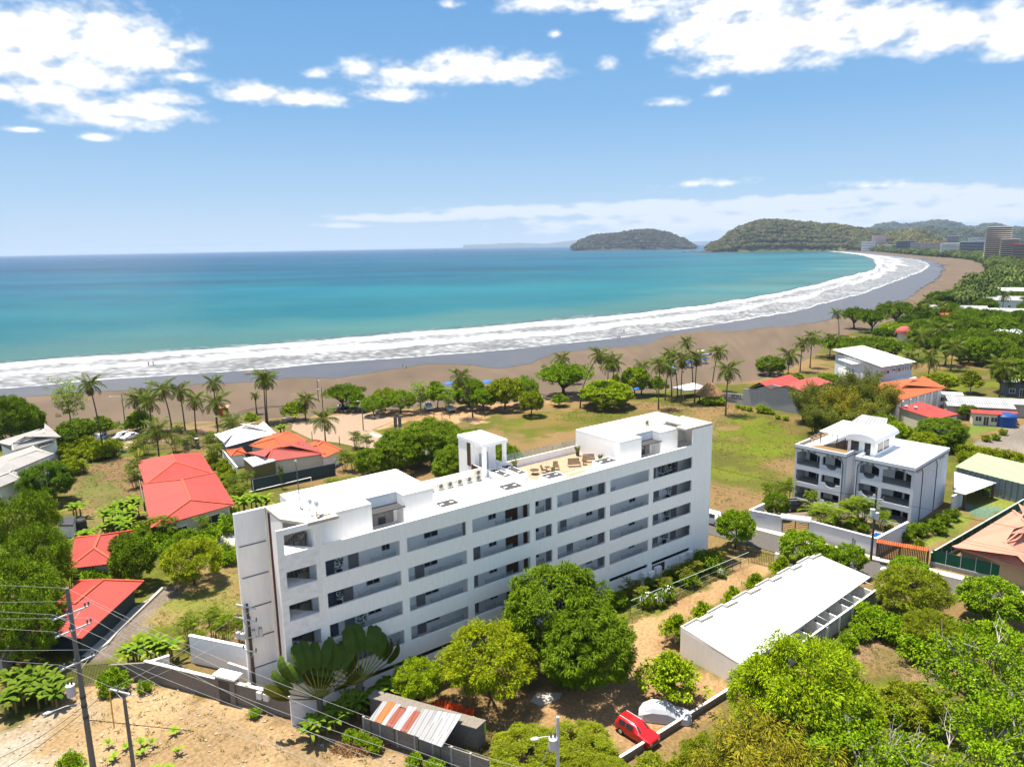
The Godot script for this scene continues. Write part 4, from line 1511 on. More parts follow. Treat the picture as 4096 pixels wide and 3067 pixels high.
func hip_house(called: String, label: String, e: Array, r: Array, m: Material, trim: Material, wall: Material, inset := 0.6, low := -0.1, gable := false, group := "") -> Node3D:
	var c := centre(e)
	var o := thing(called, label, "house", c, 0, group)
	var q := local(e, c)
	var t := local(r, c)
	var faces := [[q[0], q[1], t[1], t[0]], [q[1], q[2], t[1]], [q[2], q[3], t[0], t[1]], [q[3], q[0], t[0]]]
	var caps := [[t[0], t[1]], [t[1], q[1]], [t[1], q[2]], [t[0], q[0]], [t[0], q[3]]]
	if gable:
		faces = [[q[0], q[1], t[1], t[0]], [q[2], q[3], t[0], t[1]], [q[1], q[2], t[1]]]
		caps = [[t[0], t[1]], [t[1], q[1]], [t[1], q[2]]]
	add_roof(o, faces, caps, m, trim)
	var mb := MB.new()
	mb.prism(shrink(q, inset), low, q[0].y - 0.12)
	part("wall", mb, wall, o)
	return o

func flat_house(called: String, label: String, ring: Array, h: float, wall: Material, roof: Material, group := "") -> Node3D:
	var c := centre(ring)
	var o := thing(called, label, "building", c, 0, group)
	var q := local(ring, c)
	var mb := MB.new()
	mb.prism(q, -0.1, h - 0.12)
	part("wall", mb, wall, o)
	var w := []
	for p in q:
		w.append(Vector3(p.x * 1.02, 0, p.z * 1.02))
	mb = MB.new()
	mb.prism(w, h - 0.12, h + 0.1)
	part("roof", mb, roof, o)
	return o

func houses() -> void:
	# long red roofed house in two stepped parts
	var o := hip_house("red_roofed_house", "large house with stepped red metal hip roofs beside the flower bed lawn", [V(-52.14,3.2,-96.3), V(-63.52,3.2,-116.17), V(-53.24,3.2,-121.7), V(-43.6,3.2,-105.37)], [V(-49.82,4.5,-104.09), V(-55.65,4.5,-114.19)], M.red_roof, M.red_trim, M.cream, 0.7)
	var cx := o.position
	var q := local([V(-63.07,3,-116.08), V(-71.79,3,-130.54), V(-61.88,3,-135.76), V(-53.49,3,-121.83), V(-62.05,4.2,-125.54), V(-65.03,4.2,-130.56)], cx)
	add_roof(o, [[q[0], q[1], q[5], q[4]], [q[1], q[2], q[5]], [q[2], q[3], q[4], q[5]], [q[3], q[0], q[4]]], [[q[4], q[5]], [q[4], q[0]], [q[4], q[3]]], M.red_roof, M.red_trim)
	var mb := MB.new()
	mb.prism(shrink([q[0], q[1], q[2], q[3]], 0.6), -0.1, 2.85)
	part("wall", mb, M.cream, o)
	var fa := V(-56.45,0,-105.75) - cx
	var fb := V(-47.23,0,-112.79) - cx
	var ww := shrink(local([V(-52.14,3.2,-96.3), V(-63.52,3.2,-116.17), V(-53.24,3.2,-121.7), V(-43.6,3.2,-105.37)], cx), 0.66)
	var near := []
	for i in ww.size():
		var a: Vector3 = ww[i]
		var b: Vector3 = ww[(i + 1) % ww.size()]
		near.append([(a + b).z, a, b])
	near.sort_custom(func(x, y): return x[0] > y[0])
	var wa: Vector3 = near[0][1]
	var wb: Vector3 = near[0][2]
	if wa.x > wb.x:
		var s := wa
		wa = wb
		wb = s
	wall_openings(o, wa, wb, [[0.14, 0.9, 1.5, 1.3, false], [0.33, 1.3, 1.3, 0.5, false], [0.72, 0.1, 3.0, 2.1, false]])
	o = hip_house("red_roofed_house", "small red hip roofed house between leafy trees", [V(-56.85,2.8,-84.16), V(-61.84,2.8,-94.26), V(-54.91,2.8,-96.46), V(-51.32,2.8,-85.69)], [V(-55.45,3.9,-87.98), V(-57.15,3.9,-92.23)], M.red_roof, M.red_trim, M.cream, 0.5)
	# open red shed by the gravel drive
	var e := [V(-51.87,2.6,-69.31), V(-53.66,2.6,-81.17), V(-45.37,2.6,-80.76), V(-45.34,2.6,-67.88)]
	var r := [V(-49.1,3.8,-72.98), V(-49.15,3.8,-78.84)]
	o = hip_house("red_roofed_shed", "long red roofed shed with pale translucent strips beside the gravel drive", e, r, M.red_roof, M.red_trim, M.dark_green, 0.9, -0.1, true)
	var hip := local([e[3], e[0], r[0]], o.position)
	mb = MB.new()
	mb.sheet(hip, 0.1)
	part("roof_plane", mb, M.red_roof, o)
	var lo := local([e[0], e[1], r[1], r[0]], o.position)
	for f in [0.28, 0.55, 0.8]:
		mb = MB.new()
		var p0: Vector3 = lo[0].lerp(lo[1], f); var p1: Vector3 = lo[3].lerp(lo[2], f)
		var d: Vector3 = (lo[1] - lo[0]).normalized() * 0.45
		var up := Vector3(0, 0.02, 0)
		mb.sheet([p0 + up, p1 + up, p1 + d + up, p0 + d + up], 0.015)
		part("skylight_strip", mb, M.cream, o)
	# grey roofed white house
	o = hip_house("grey_roofed_house", "white two storey house with weathered grey tile roofs near the beach", [V(-95.74,5.2,-131.38), V(-103.78,5.2,-137.92), V(-100.6,5.2,-147.88), V(-92.59,5.2,-141.17)], [V(-96.94,6.2,-132.98), V(-95.73,6.2,-140.75)], M.grey_tile, M.concrete, M.white, 0.8)
	cx = o.position
	for s in [[V(-87.74,5,-114.08), V(-96.19,5,-126.52), V(-94.51,5,-135.18), V(-86.61,5,-129.31), V(-90.31,5.9,-122.44), V(-89.43,5.9,-128.6)], [V(-84.71,4.6,-108.61), V(-92.83,4.6,-119.81), V(-89.47,4.6,-122.63), V(-83.87,4.6,-115.74), V(-86.6,5.5,-113.22), V(-86.13,5.5,-116.32)]]:
		q = local(s, cx)
		add_roof(o, [[q[0], q[1], q[4]], [q[1], q[2], q[5], q[4]], [q[2], q[3], q[5]], [q[3], q[0], q[4], q[5]]], [[q[4], q[5]], [q[5], q[2]], [q[5], q[3]]], M.grey_tile, M.concrete)
		mb = MB.new()
		mb.prism(shrink([q[0], q[1], q[2], q[3]], 0.8), -0.1, q[0].y - 0.12)
		part("wall", mb, M.white, o)
	q = local([V(-102.71,4.4,-144.98), V(-101.72,4.4,-147.91), V(-92.84,4.4,-139.58), V(-93.77,4.4,-136.1), V(-95.64,5.1,-138.73), V(-95.48,5.1,-139.71)], cx)
	add_roof(o, [[q[0], q[1], q[5], q[4]], [q[1], q[2], q[5]], [q[2], q[3], q[4], q[5]], [q[3], q[0], q[4]]], [[q[4], q[5]], [q[5], q[2]]], M.grey_tile, M.concrete)
	mb = MB.new()
	mb.box(Vector3(-1.6, 2.0, -0.6), Vector3(1.6, 3.0, 0.6), Transform3D(Basis(Vector3.UP, 0.6), V(-100.32,0,-149.39) - cx))
	part("balcony", mb, M.white, o)
	mb = MB.new()
	mb.box(Vector3(-1.5, 3.0, -0.9), Vector3(1.5, 4.1, 0.0), Transform3D(Basis(Vector3.UP, 0.6), V(-101.63,0,-151) - cx))
	part("brick_wall", mb, M.rust_red, o)
	# cluster of white, orange and weathered red roofs
	hip_house("white_roofed_house", "house with a bright white hip roof beside orange roofs", [V(-57.96,3.2,-138.54), V(-64.37,3.2,-148.39), V(-56.23,3.2,-155.13), V(-51.15,3.2,-148.74)], [V(-59.15,4.5,-148.34), V(-55.76,4.5,-150.57)], M.white_sheet, M.white, M.slate, 0.4)
	hip_house("orange_roofed_house", "house with an orange tile hip roof behind the weathered red roof", [V(-53.83,3,-139.88), V(-52.39,3,-148.54), V(-42.73,3,-142.93), V(-43.36,3,-132.93)], [V(-48.49,4.4,-140.15), V(-47.25,4.4,-144.79)], M.orange_tile, M.red_trim, M.cream, 0.5)
	hip_house("orange_roofed_house", "low orange tiled wing facing the paved turning circle", [V(-41.87,2.8,-137.84), V(-41.58,2.8,-144.15), V(-34.13,2.8,-136.2), V(-36.13,2.8,-131.01)], [V(-38.9,3.7,-136.76), V(-38.49,3.7,-139.48)], M.orange_tile, M.red_trim, M.white, 0.5)
	o = hip_house("red_roofed_house", "ochre house with a weathered, paint worn red metal roof", [V(-46.25,3.1,-127.93), V(-51.99,3.1,-134.13), V(-44.9,3.1,-141.38), V(-36.46,3.1,-132.84)], [V(-46.83,4.1,-133.49), V(-41.57,4.1,-135.79)], M.rust_red, M.red_trim, M.cream, 0.45)
	hip_house("orange_roofed_hut", "tiny white hut with an orange tile pyramid roof", [V(-55.26,2.6,-133.8), V(-58.11,2.6,-138.46), V(-55.34,2.6,-139.91), V(-52.63,2.6,-135.51)], [V(-54.8,3.3,-135.51), V(-54.65,3.3,-135.77)], M.orange_tile, M.red_trim, M.white, 0.3)
	o = flat_house("olive_annex", "olive walled box annex with a stained flat roof", [V(-47.6,3.2,-124.87), V(-51.23,3.2,-130.11), V(-48.24,3.2,-131.72), V(-44.74,3.2,-128.45)], 3.2, M.olive, M.white_old)
	# shed of patched sheets behind the block wall
	var c := centre([V(-13.46,0,-59.92), V(-3.93,0,-56.16)])
	o = thing("patched_shed", "concrete shed with a patchwork of zinc, orange and red sheets leaning on it", "shed", c)
	mb = MB.new()
	mb.prism(local([V(-13.41,2.1,-57.83), V(-13.04,2.1,-58.88), V(-2.82,2.1,-54.37), V(-3.57,2.1,-53.35)], c), -0.1, 2.1)
	part("wall", mb, M.old_concrete, o)
	mb = MB.new()
	mb.prism(local([V(-13.54,2.2,-57.69), V(-13.1,2.2,-58.81), V(-2.71,2.2,-54.23), V(-3.51,2.2,-53.14)], c), 2.1, 2.25)
	part("roof", mb, M.old_concrete, o)
	mb = MB.new()
	mb.col = Color(0.5, 0.75, 0.1)
	mb.box(Vector3(-0.05, 0.9, -0.7), Vector3(0.05, 2.0, 0.7), Transform3D(Basis(Vector3.UP, 0.9), V(-3.34,1,-54.65) - c + Vector3(0, -1, 0)))
	part("lime_panel", mb, M.white, o)
	var ta := V(-11.89,2.75,-56.41); var tb := V(-4.81,2.75,-54.19)
	var ba := V(-12.85,2.05,-54.82); var bb := V(-6.19,2.05,-51.36)
	var cuts := [0.0, 0.075, 0.165, 0.235, 0.33, 0.44, 0.52, 0.61, 0.70, 1.0]
	var ms := [M.zinc, M.zinc_orange, M.zinc, M.zinc_red, M.zinc, M.zinc_red, M.zinc, M.zinc, M.zinc]
	for i in 9:
		var s := 0.16 if i in [3, 5] else 0.0
		var up := Vector3(0, 0.03 * (i % 2), 0)
		mb = MB.new()
		mb.col = Color(1, 1, 1) * (1.15 if i in [2, 4] else 0.95)
		var a0 := ta.lerp(tb, cuts[i] - 0.004); var a1 := ta.lerp(tb, cuts[i + 1] + 0.004)
		var b0 := ba.lerp(bb, cuts[i] - 0.004); var b1 := ba.lerp(bb, cuts[i + 1] + 0.004)
		if i == 8:
			b0 = b0 + (b0 - a0) * 0.06
			b1 = b1 + (b1 - a1) * 0.06
			up.y = 0.08
		mb.sheet([a0.lerp(b0, s) + up - c, a1.lerp(b1, s) + up - c, b1 + up - c, b0 + up - c], 0.02)
		part("roof_sheet", mb, ms[i], o)
	for f in [0.02, 0.35, 0.68, 0.97]:
		mb = MB.new()
		var p := ba.lerp(bb, f) - c
		mb.tube([Vector3(p.x, 0, p.z), p], [0.05], 6)
		part("post", mb, M.bark, o)

# ---------------------------------------------------------------- right hand side
func extrude(mb: MB, pts: Array, z0: float, z1: float) -> void:
	var ring := pts.duplicate()
	var area := 0.0
	for i in ring.size():
		var a: Vector2 = ring[i]
		var b: Vector2 = ring[(i + 1) % ring.size()]
		area += a.cross(b)
	if area < 0:
		ring.reverse()
	var f := []
	var g := []
	for p in ring:
		f.append(Vector3(p.x, p.y, z1))
		g.append(Vector3(p.x, p.y, z0))
	mb.poly(f)
	for i in ring.size():
		var j := (i + 1) % ring.size()
		mb.quad(g[i], g[j], f[j], f[i])
	g.reverse()
	mb.poly(g)

func arch_house() -> void:
	var o := thing("arched_house", "three storey white villa with arched balconies, round cutouts and a rooftop terrace", "house", Vector3(46.52, 0, -112.68), deg_to_rad(-48.05))
	var w := 18.1
	var d := 14.6
	var pale := mat(0.62, 0.64, 0.68, 0.8, M.soft, 6.0)
	M.pale_blue = pale
	# [from, to, front, kind] along the front
	var bays := [[0.3, 4.1, 0.0, 0], [4.5, 7.5, 0.0, 1], [8.4, 9.7, -3.0, 2], [10.3, 13.2, 0.0, 1], [13.7, 17.7, 0.0, 0]]
	var segs := [[0.0, 8.0, 0.0], [8.0, 9.8, -3.0], [9.8, 18.1, 0.0]]
	var holes := []
	for s in 3:
		var f := 0.15 + 2.9 * s
		for b in bays:
			var z: float = b[2]
			var x0: float = b[0]
			var x1: float = b[1]
			# parapet below the opening, with a round cutout in the narrow bays
			var low := [Vector2(x0, f - 0.3), Vector2(x1, f - 0.3), Vector2(x1, f + 0.75)]
			if b[3] == 1:
				var cxm := (x0 + x1) / 2
				for k in 9:
					var a := PI * k / 8
					low.append(Vector2(cxm + cos(a) * 0.85, f + 0.75 - sin(a) * 0.62))
			low.append(Vector2(x0, f + 0.75))
			var mb := MB.new()
			if b[3] != 0:
				extrude(mb, low, z - 0.2, z)
				part("balcony_parapet", mb, pale, o)
			else:
				extrude(mb, [Vector2(x0, f - 0.3), Vector2(x1, f - 0.3), Vector2(x1, f), Vector2(x0, f)], z - 0.2, z)
				part("balcony_edge", mb, pale, o)
				mb = MB.new()
				mb.tube([Vector3(x0, f + 0.95, z - 0.1), Vector3(x1, f + 0.95, z - 0.1)], [0.035], 5)
				for k in 26:
					var x := lerpf(x0, x1, (k + 0.5) / 26)
					mb.tube([Vector3(x, f, z - 0.1), Vector3(x, f + 0.95, z - 0.1)], [0.014], 4)
				part("railing", mb, M.frame, o)
			# head of the opening: arched on the top floor
			var head := [Vector2(x0, f + 2.6), Vector2(x0, f + 2.0)]
			var rise := 0.45 if s == 2 else 0.08
			for k in 11:
				var t := k / 10.0
				head.append(Vector2(lerpf(x0, x1, t), f + 2.0 + rise * sin(PI * t)))
			head.append(Vector2(x1, f + 2.6))
			mb = MB.new()
			extrude(mb, head, z - 0.2, z)
			part("arch_head", mb, pale, o)
	for q in [[0.0, 0.3, 0.0], [4.1, 4.5, 0.0], [7.5, 8.0, 0.0], [8.0, 8.4, -3.0], [9.7, 9.8, -3.0], [9.8, 10.3, 0.0], [13.2, 13.7, 0.0], [17.7, 18.1, 0.0]]:
		var mb := MB.new()
		mb.box(Vector3(q[0], -0.2, q[2] - 0.4), Vector3(q[1], 8.55, q[2]))
		part("pier", mb, pale, o)
	# walls, floors and roof
	var mb := MB.new()
	mb.box(Vector3(w - 0.25, -0.2, -d), Vector3(w, 8.55, -0.4))
	part("side_wall", mb, pale, o)
	mb = MB.new()
	mb.box(Vector3(0, -0.2, -d), Vector3(0.25, 8.55, -0.4))
	part("side_wall", mb, pale, o)
	mb = MB.new()
	mb.box(Vector3(0.25, -0.2, -d), Vector3(w - 0.25, 8.55, -d + 0.25))
	part("back_wall", mb, pale, o)
	for x in [8.0, 9.6]:
		mb = MB.new()
		mb.box(Vector3(x - 0.01, -0.2, -3.0), Vector3(x + 0.2, 8.55, -0.4))
		part("recess_wall", mb, pale, o)
	for s in 3:
		mb = MB.new()
		mb.box(Vector3(0.25, 2.9 * s - 0.1, -d + 0.25), Vector3(7.9, 2.9 * s + 0.12, -0.22))
		mb.box(Vector3(9.9, 2.9 * s - 0.1, -d + 0.25), Vector3(w - 0.25, 2.9 * s + 0.12, -0.22))
		part("floor_slab", mb, M.concrete, o)
		mb = MB.new()
		mb.box(Vector3(0.25, 2.9 * s + 0.12, -3.6), Vector3(w - 0.25, 2.9 * s + 2.75, -3.4))
		part("inner_wall", mb, M.white, o)
		for x in [0.9, 2.3, 5.1, 10.9, 14.3, 15.9]:
			mb = MB.new()
			mb.box(Vector3(x, 2.9 * s + 0.14, -3.4), Vector3(x + 1.25, 2.9 * s + 2.3, -3.36))
			part("sliding_door", mb, M.dim_glass, o)
	mb = MB.new()
	mb.prism(ring_of([[0.02, 0.02], [8.2, 0.02], [8.2, 3.02], [9.6, 3.02], [9.6, 0.02], [w - 0.02, 0.02], [w - 0.02, d - 0.02], [0.02, d - 0.02]]), 8.55, 8.75)
	part("roof_slab", mb, M.membrane, o)
	mb = MB.new()
	rim(mb, ring_of([[-0.1, -0.1], [8.2, -0.1], [8.2, 2.9], [9.6, 2.9], [9.6, -0.1], [w + 0.1, -0.1], [w + 0.1, d + 0.1], [-0.1, d + 0.1]]), 8.75, 9.25, 0.25)
	part("parapet", mb, pale, o)
	mb = MB.new()
	rim(mb, ring_of([[-0.16, -0.16], [8.26, -0.16], [8.26, 2.84], [9.54, 2.84], [9.54, -0.16], [w + 0.16, -0.16], [w + 0.16, d + 0.16], [-0.16, d + 0.16]]), 8.62, 8.74, 0.15)
	part("cornice", mb, M.slate, o)
	# round ornaments and pipes
	for x in [1.2, 2.2, 3.2, 5.3, 6.1, 6.9, 10.6, 11.4, 12.2, 14.6, 15.6, 16.6]:
		mb = MB.new()
		mb.lathe([Vector2(0.2, 0), Vector2(0.2, 0.05), Vector2(0, 0.05)], 12, Transform3D(Basis(Vector3.RIGHT, PI / 2), Vector3(x, 8.4, 0)))
		part("round_ornament", mb, M.taupe, o)
	for z in [1.2, 2.0, 2.8, 10.8, 11.6, 12.4]:
		mb = MB.new()
		mb.lathe([Vector2(0.2, 0), Vector2(0.2, 0.05), Vector2(0, 0.05)], 12, Transform3D(Basis(Vector3.BACK, -PI / 2), Vector3(w, 8.3, -z)))
		part("round_ornament", mb, M.taupe, o)
	for q in [[7.8, 0.0, 0], [10.0, 0.0, 0], [w, -3.4, 1], [w, -9.5, 1]]:
		mb = MB.new()
		if q[2] == 0:
			var sgn := -1.0 if q[0] < 9 else 1.0
			mb.tube([Vector3(q[0], 0, 0.06), Vector3(q[0], 7.4, 0.06), Vector3(q[0] + sgn * 0.15, 8.0, 0.06), Vector3(q[0] + sgn * 0.6, 8.5, 0.06)], [0.07], 6)
		else:
			mb.tube([Vector3(w + 0.06, 0, q[1]), Vector3(w + 0.06, 7.2, q[1]), Vector3(w + 0.06, 7.9, q[1] + 0.15), Vector3(w + 0.06, 8.4, q[1] + 0.6)], [0.06], 6)
		part("drain_pipe", mb, M.slate, o)
	# terrace on the roof
	mb = MB.new()
	mb.col = Color(2.0, 0.9, 0.5)
	mb.box(Vector3(0.2, 8.75, -11.5), Vector3(8.0, 8.8, -0.2))
	part("terrace_tiles", mb, mat(0.22, 0.15, 0.11, 0.8, M.speckle, 1.0), o)
	mb = MB.new()
	mb.prism(ring_of([[0.6, 2.0], [1.6, 2.2], [2.6, 3.6], [3.4, 6.0], [4.6, 8.0], [5.0, 11.4], [0.6, 11.4]]), 8.8, 8.83)
	part("terrace_floor", mb, M.membrane, o)
	mb = MB.new()
	mb.sheet([Vector3(2.2, 11.2, -3.4), Vector3(6.6, 11.2, -3.4), Vector3(8.6, 11.45, -12.4), Vector3(2.2, 11.45, -12.4)], 0.12)
	var perg := part("pergola_roof", mb, M.membrane, o)
	for q in [[2.4, -3.6], [5.1, -3.6], [6.4, -3.6], [2.4, -8.0], [6.6, -8.0]]:
		mb = MB.new()
		mb.box(Vector3(q[0] - 0.06, 8.8, q[1] - 0.06), Vector3(q[0] + 0.06, 11.15, q[1] + 0.06))
		part("post", mb, M.frame, perg)
	mb = MB.new()
	mb.box(Vector3(7.0, 8.75, -11.0), Vector3(11.2, 11.0, -3.2))
	var head := part("stair_house", mb, M.white, o)
	mb = MB.new()
	for k in 10:
		var a0 := PI * k / 10
		var a1 := PI * (k + 1) / 10
		var p0 := Vector3(9.1 - cos(a0) * 2.5, 11.0 + sin(a0) * 1.15, -2.6)
		var p1 := Vector3(9.1 - cos(a1) * 2.5, 11.0 + sin(a1) * 1.15, -2.6)
		var n0 := Vector3(-cos(a0), sin(a0), 0)
		var n1 := Vector3(-cos(a1), sin(a1), 0)
		var bk := Vector3(0, 0, -9.2)
		mb.stri(p0, p1, p1 + bk, n0, n1, n1)
		mb.stri(p0, p1 + bk, p0 + bk, n0, n1, n0)
		mb.tri(Vector3(9.1, 11.0, -2.6), p1, p0)
		mb.tri(Vector3(9.1, 11.0, -11.8), p0 + bk, p1 + bk)
	part("barrel_roof", mb, M.membrane, head)
	for q in [[7.5, -3.2, 1.2], [9.6, -3.2, 0.9]]:
		mb = MB.new()
		mb.box(Vector3(q[0], 8.8, -3.2), Vector3(q[0] + q[2], 10.7, -3.16))
		part("door", mb, M.dim_glass, head)
	for z in [-4.2, -6.6]:
		mb = MB.new()
		mb.box(Vector3(11.2, 9.2, z - 2.0), Vector3(11.24, 10.6, z))
		part("window", mb, M.dim_glass, head)
	mb = MB.new()
	mb.sheet([Vector3(3.6, 11.3, -11.2), Vector3(9.6, 11.3, -11.2), Vector3(8.8, 12.6, -14.0), Vector3(4.6, 12.6, -14.0)], 0.1)
	part("rear_roof", mb, M.zinc, o)

func right_side() -> void:
	arch_house()
	# long white row house
	var ring := [V(16.98,2.95,-67.18), V(38.3,2.95,-84.56), V(42.5,2.4,-78.94), V(21.53,2.4,-61.04)]
	var c := centre(ring)
	var q := local(ring, c)
	var o := thing("row_house", "long single storey white row house with a stepped parapet and white metal roof", "building", c)
	var mb := MB.new()
	mb.sheet(q, 0.12)
	part("roof", mb, M.white_sheet, o)
	mb = MB.new()
	var w := shrink([q[0], q[1], q[2].lerp(q[1], 0.22), q[3].lerp(q[0], 0.22)], 0.02)
	mb.prism(w, -0.1, 2.35)
	part("wall", mb, M.white, o)
	var a0: Vector3 = q[0]; var a1: Vector3 = q[3].lerp(q[0], 0.08)
	mb = MB.new()
	mb.quad(Vector3(a0.x, -0.1, a0.z), Vector3(a1.x, -0.1, a1.z), a1 + Vector3(0, 0.1, 0), a0 + Vector3(0, 0.25, 0))
	var inn: Vector3 = (q[1] - q[0]).normalized() * 0.2
	mb.quad(Vector3(a1.x, -0.1, a1.z) + inn, Vector3(a0.x, -0.1, a0.z) + inn, a0 + Vector3(0, 0.25, 0) + inn, a1 + Vector3(0, 0.1, 0) + inn)
	mb.quad(a0 + Vector3(0, 0.25, 0), a1 + Vector3(0, 0.1, 0), a1 + Vector3(0, 0.1, 0) + inn, a0 + Vector3(0, 0.25, 0) + inn)
	part("gable_wall", mb, M.white, o)
	# parapet that steps in and out along the drive
	var dir: Vector3 = (q[1] - q[0]).normalized()
	dir.y = 0
	dir = dir.normalized()
	var out := Vector3(dir.z, 0, -dir.x)
	if out.dot(q[3] - q[0]) > 0:
		out = -out
	var l: float = Vector2(q[1].x - q[0].x, q[1].z - q[0].z).length()
	for i in 6:
		var f0 := l * i / 6.0
		var f1 := l * (i + 1) / 6.0
		var b0: Vector3 = Vector3(q[0].x, 0, q[0].z) + dir * f0 + out * 0.1
		var b1: Vector3 = Vector3(q[0].x, 0, q[0].z) + dir * (f0 + l * 0.1) + out * 0.1
		var s := MB.new()
		s.prism([b0, b1, b1 - out * 0.2, b0 - out * 0.2], 2.2, 3.15)
		s.prism([b1 - out * 0.2, b1 - out * 0.75, b1 - out * 0.75 - dir * 0.2, b1 - out * 0.2 - dir * 0.2], 2.3, 3.15)
		var b2: Vector3 = Vector3(q[0].x, 0, q[0].z) + dir * f1
		s.prism([b1 - out * 0.55, b2 - out * 0.55, b2 - out * 0.75, b1 - out * 0.75], 2.3, 3.15)
		part("parapet", s, M.concrete, o)
	mb = MB.new()
	var m0: Vector3 = q[0].lerp(q[3], 0.47); var m1: Vector3 = q[1].lerp(q[2], 0.47)
	mb.bar(m0 + Vector3(0, 0.02, 0), m1 + Vector3(0, 0.02, 0), 0.08, 0.05)
	part("roof_seam", mb, M.slab, o)
	# patios behind it: partitions, doors and bent white awning arms
	for i in 7:
		var p: Vector3 = q[3].lerp(q[2], 0.3 + i * 0.105)
		var back: Vector3 = (q[3] - q[0]).normalized()
		back.y = 0
		mb = MB.new()
		mb.box(Vector3(-0.08, 0, -1.2), Vector3(0.08, 1.7, 1.4), Transform3D(Basis(Vector3.UP, atan2(back.x, back.z)), Vector3(p.x, 0, p.z)))
		part("partition", mb, M.white, o)
		if i % 2 == 0:
			mb = MB.new()
			var e := Vector3(p.x, 0, p.z) + back.normalized() * 1.5
			mb.tube([e, e + Vector3(0, 2.4, 0), e + Vector3(0, 2.5, 0) - back.normalized() * 1.3], [0.05], 6)
			part("awning_arm", mb, M.galv, o)
	# houses across the street and towards the beach
	o = hip_house("salmon_roofed_house", "tan house with a large salmon pink metal roof", [V(61.54,3,-78.45), V(56.4,3,-85.58), V(72.6,3,-97.72), V(74.14,3,-90.5)], [V(61.14,4.6,-83.08), V(68.04,4.6,-88.61)], M.salmon, M.salmon, mat(0.36, 0.27, 0.16, 0.85, M.soft, 4.0), 0.7)
	ring = [V(75.84,3.5,-117.03), V(84.87,3.5,-124.72), V(90.53,3.5,-114.81), V(81.79,3.3,-107.29)]
	c = centre(ring)
	q = local(ring, c)
	o = thing("green_roofed_hall", "long low hall with a pale green metal roof and panelled wall", "building", c)
	add_roof(o, [q], [], M.green_roof, M.green_roof)
	mb = MB.new()
	mb.prism(shrink(q, 0.3), -0.1, 3.1)
	part("wall", mb, mat(0.30, 0.34, 0.38, 0.7, M.soft, 3.0), o)
	for i in 12:
		mb = MB.new()
		var p: Vector3 = q[0].lerp(q[3], 0.06 + i * 0.08)
		mb.box(Vector3(-0.06, 0, -0.06), Vector3(0.06, 3.2, 0.06), Transform3D(Basis(), Vector3(p.x, 0, p.z)))
		part("wall_post", mb, M.slate, o)
	ring = [V(69.29,2.9,-106.44), V(75.28,2.9,-116.03), V(78.86,2.7,-110.59), V(70.49,2.7,-105.45)]
	c = centre(ring)
	q = local(ring, c)
	o = thing("carport", "open carport with a cream sheet roof beside the white villa", "carport", c)
	add_roof(o, [q], [], M.white_sheet, M.white_sheet)
	for p in q:
		mb = MB.new()
		mb.box(Vector3(-0.14, 0, -0.14), Vector3(0.14, 2.7, 0.14), Transform3D(Basis(), Vector3(p.x * 0.9, 0, p.z * 0.9)))
		part("post", mb, M.wood, o)
	# white house with the single pitched roof
	ring = [Vector3(97.5, 9.5, -213.4), Vector3(111.3, 9.2, -222.5), Vector3(112.1, 8.6, -194.0), Vector3(98.0, 8.9, -185.1)]
	c = centre(ring)
	q = local(ring, c)
	o = thing("white_house", "tall white three storey house with a single pitched white roof among palms", "house", c)
	add_roof(o, [q], [], M.white_sheet, M.white)
	mb = MB.new()
	var bw := shrink(q, 0.8)
	mb.prism(bw, -0.1, 8.4)
	part("wall", mb, mat(0.66, 0.68, 0.72, 0.85, M.blotch, 5.0), o)
	wall_openings(o, q[3] + Vector3(0.9, 0, -0.9), q[2] + Vector3(-0.5, 0, 0.25), [[0.14, 6.6, 1.3, 1.0, false], [0.32, 7.2, 1.6, 0.5, false], [0.5, 6.7, 1.2, 1.1, false], [0.62, 6.7, 0.8, 1.2, false], [0.7, 6.7, 0.8, 1.2, false], [0.78, 6.7, 0.8, 1.2, false], [0.87, 6.7, 1.0, 1.2, false], [0.12, 3.4, 1.3, 1.3, false]])
	mb = MB.new()
	mb.sheet([Vector3(-8.5, 7.6, -3.0), Vector3(-4.0, 7.8, -3.0), Vector3(-4.0, 7.8, 6.0), Vector3(-8.5, 7.6, 6.0)], 0.12)
	part("balcony_roof", mb, M.white, o)
	mb = MB.new()
	mb.box(Vector3(-8.3, 3.6, -3.0), Vector3(-6.0, 5.0, 6.0))
	part("balcony", mb, M.white, o)
	mb = MB.new()
	mb.sheet(local([V(99.76,4.6,-188.68), V(108.88,5.6,-197.07), V(111.31,4.6,-191.26), V(104.93,4.2,-187.6)], c), 0.12)
	part("annex_roof", mb, M.white_sheet, o)
	o = hip_house("orange_roofed_house", "two storey house with a mottled orange tile roof behind the bamboo", [Vector3(88.7, 5, -160.5), Vector3(93.9, 5, -182), Vector3(110.8, 5, -188.6), Vector3(109.6, 5, -175.3)], [Vector3(95.5, 6.1, -171), Vector3(105, 6.1, -180)], mottled(), M.red_trim, M.white, 1.0)
	for i in 6:
		mb = MB.new()
		var p: Vector3 = (Vector3(89.6, 0, -160.9)).lerp(Vector3(109.0, 0, -175.2), 0.1 + i * 0.15) - o.position
		mb.box(Vector3(-0.2, 0, -0.2), Vector3(0.2, 4.8, 0.2), Transform3D(Basis(), p))
		part("column", mb, M.white, o)
	ring = [V(88.81,4,-159.41), V(96.03,4.4,-162.86), V(97.28,4.4,-150.43), V(90.57,4,-147.79)]
	c = centre(ring)
	q = local(ring, c)
	o = thing("red_roofed_store", "cream walled store with a bright red single pitched roof", "building", c)
	add_roof(o, [q], [], M.red_roof, M.red_trim)
	mb = MB.new()
	mb.prism(shrink(q, 0.3), -0.1, 3.85)
	part("wall", mb, M.cream, o)
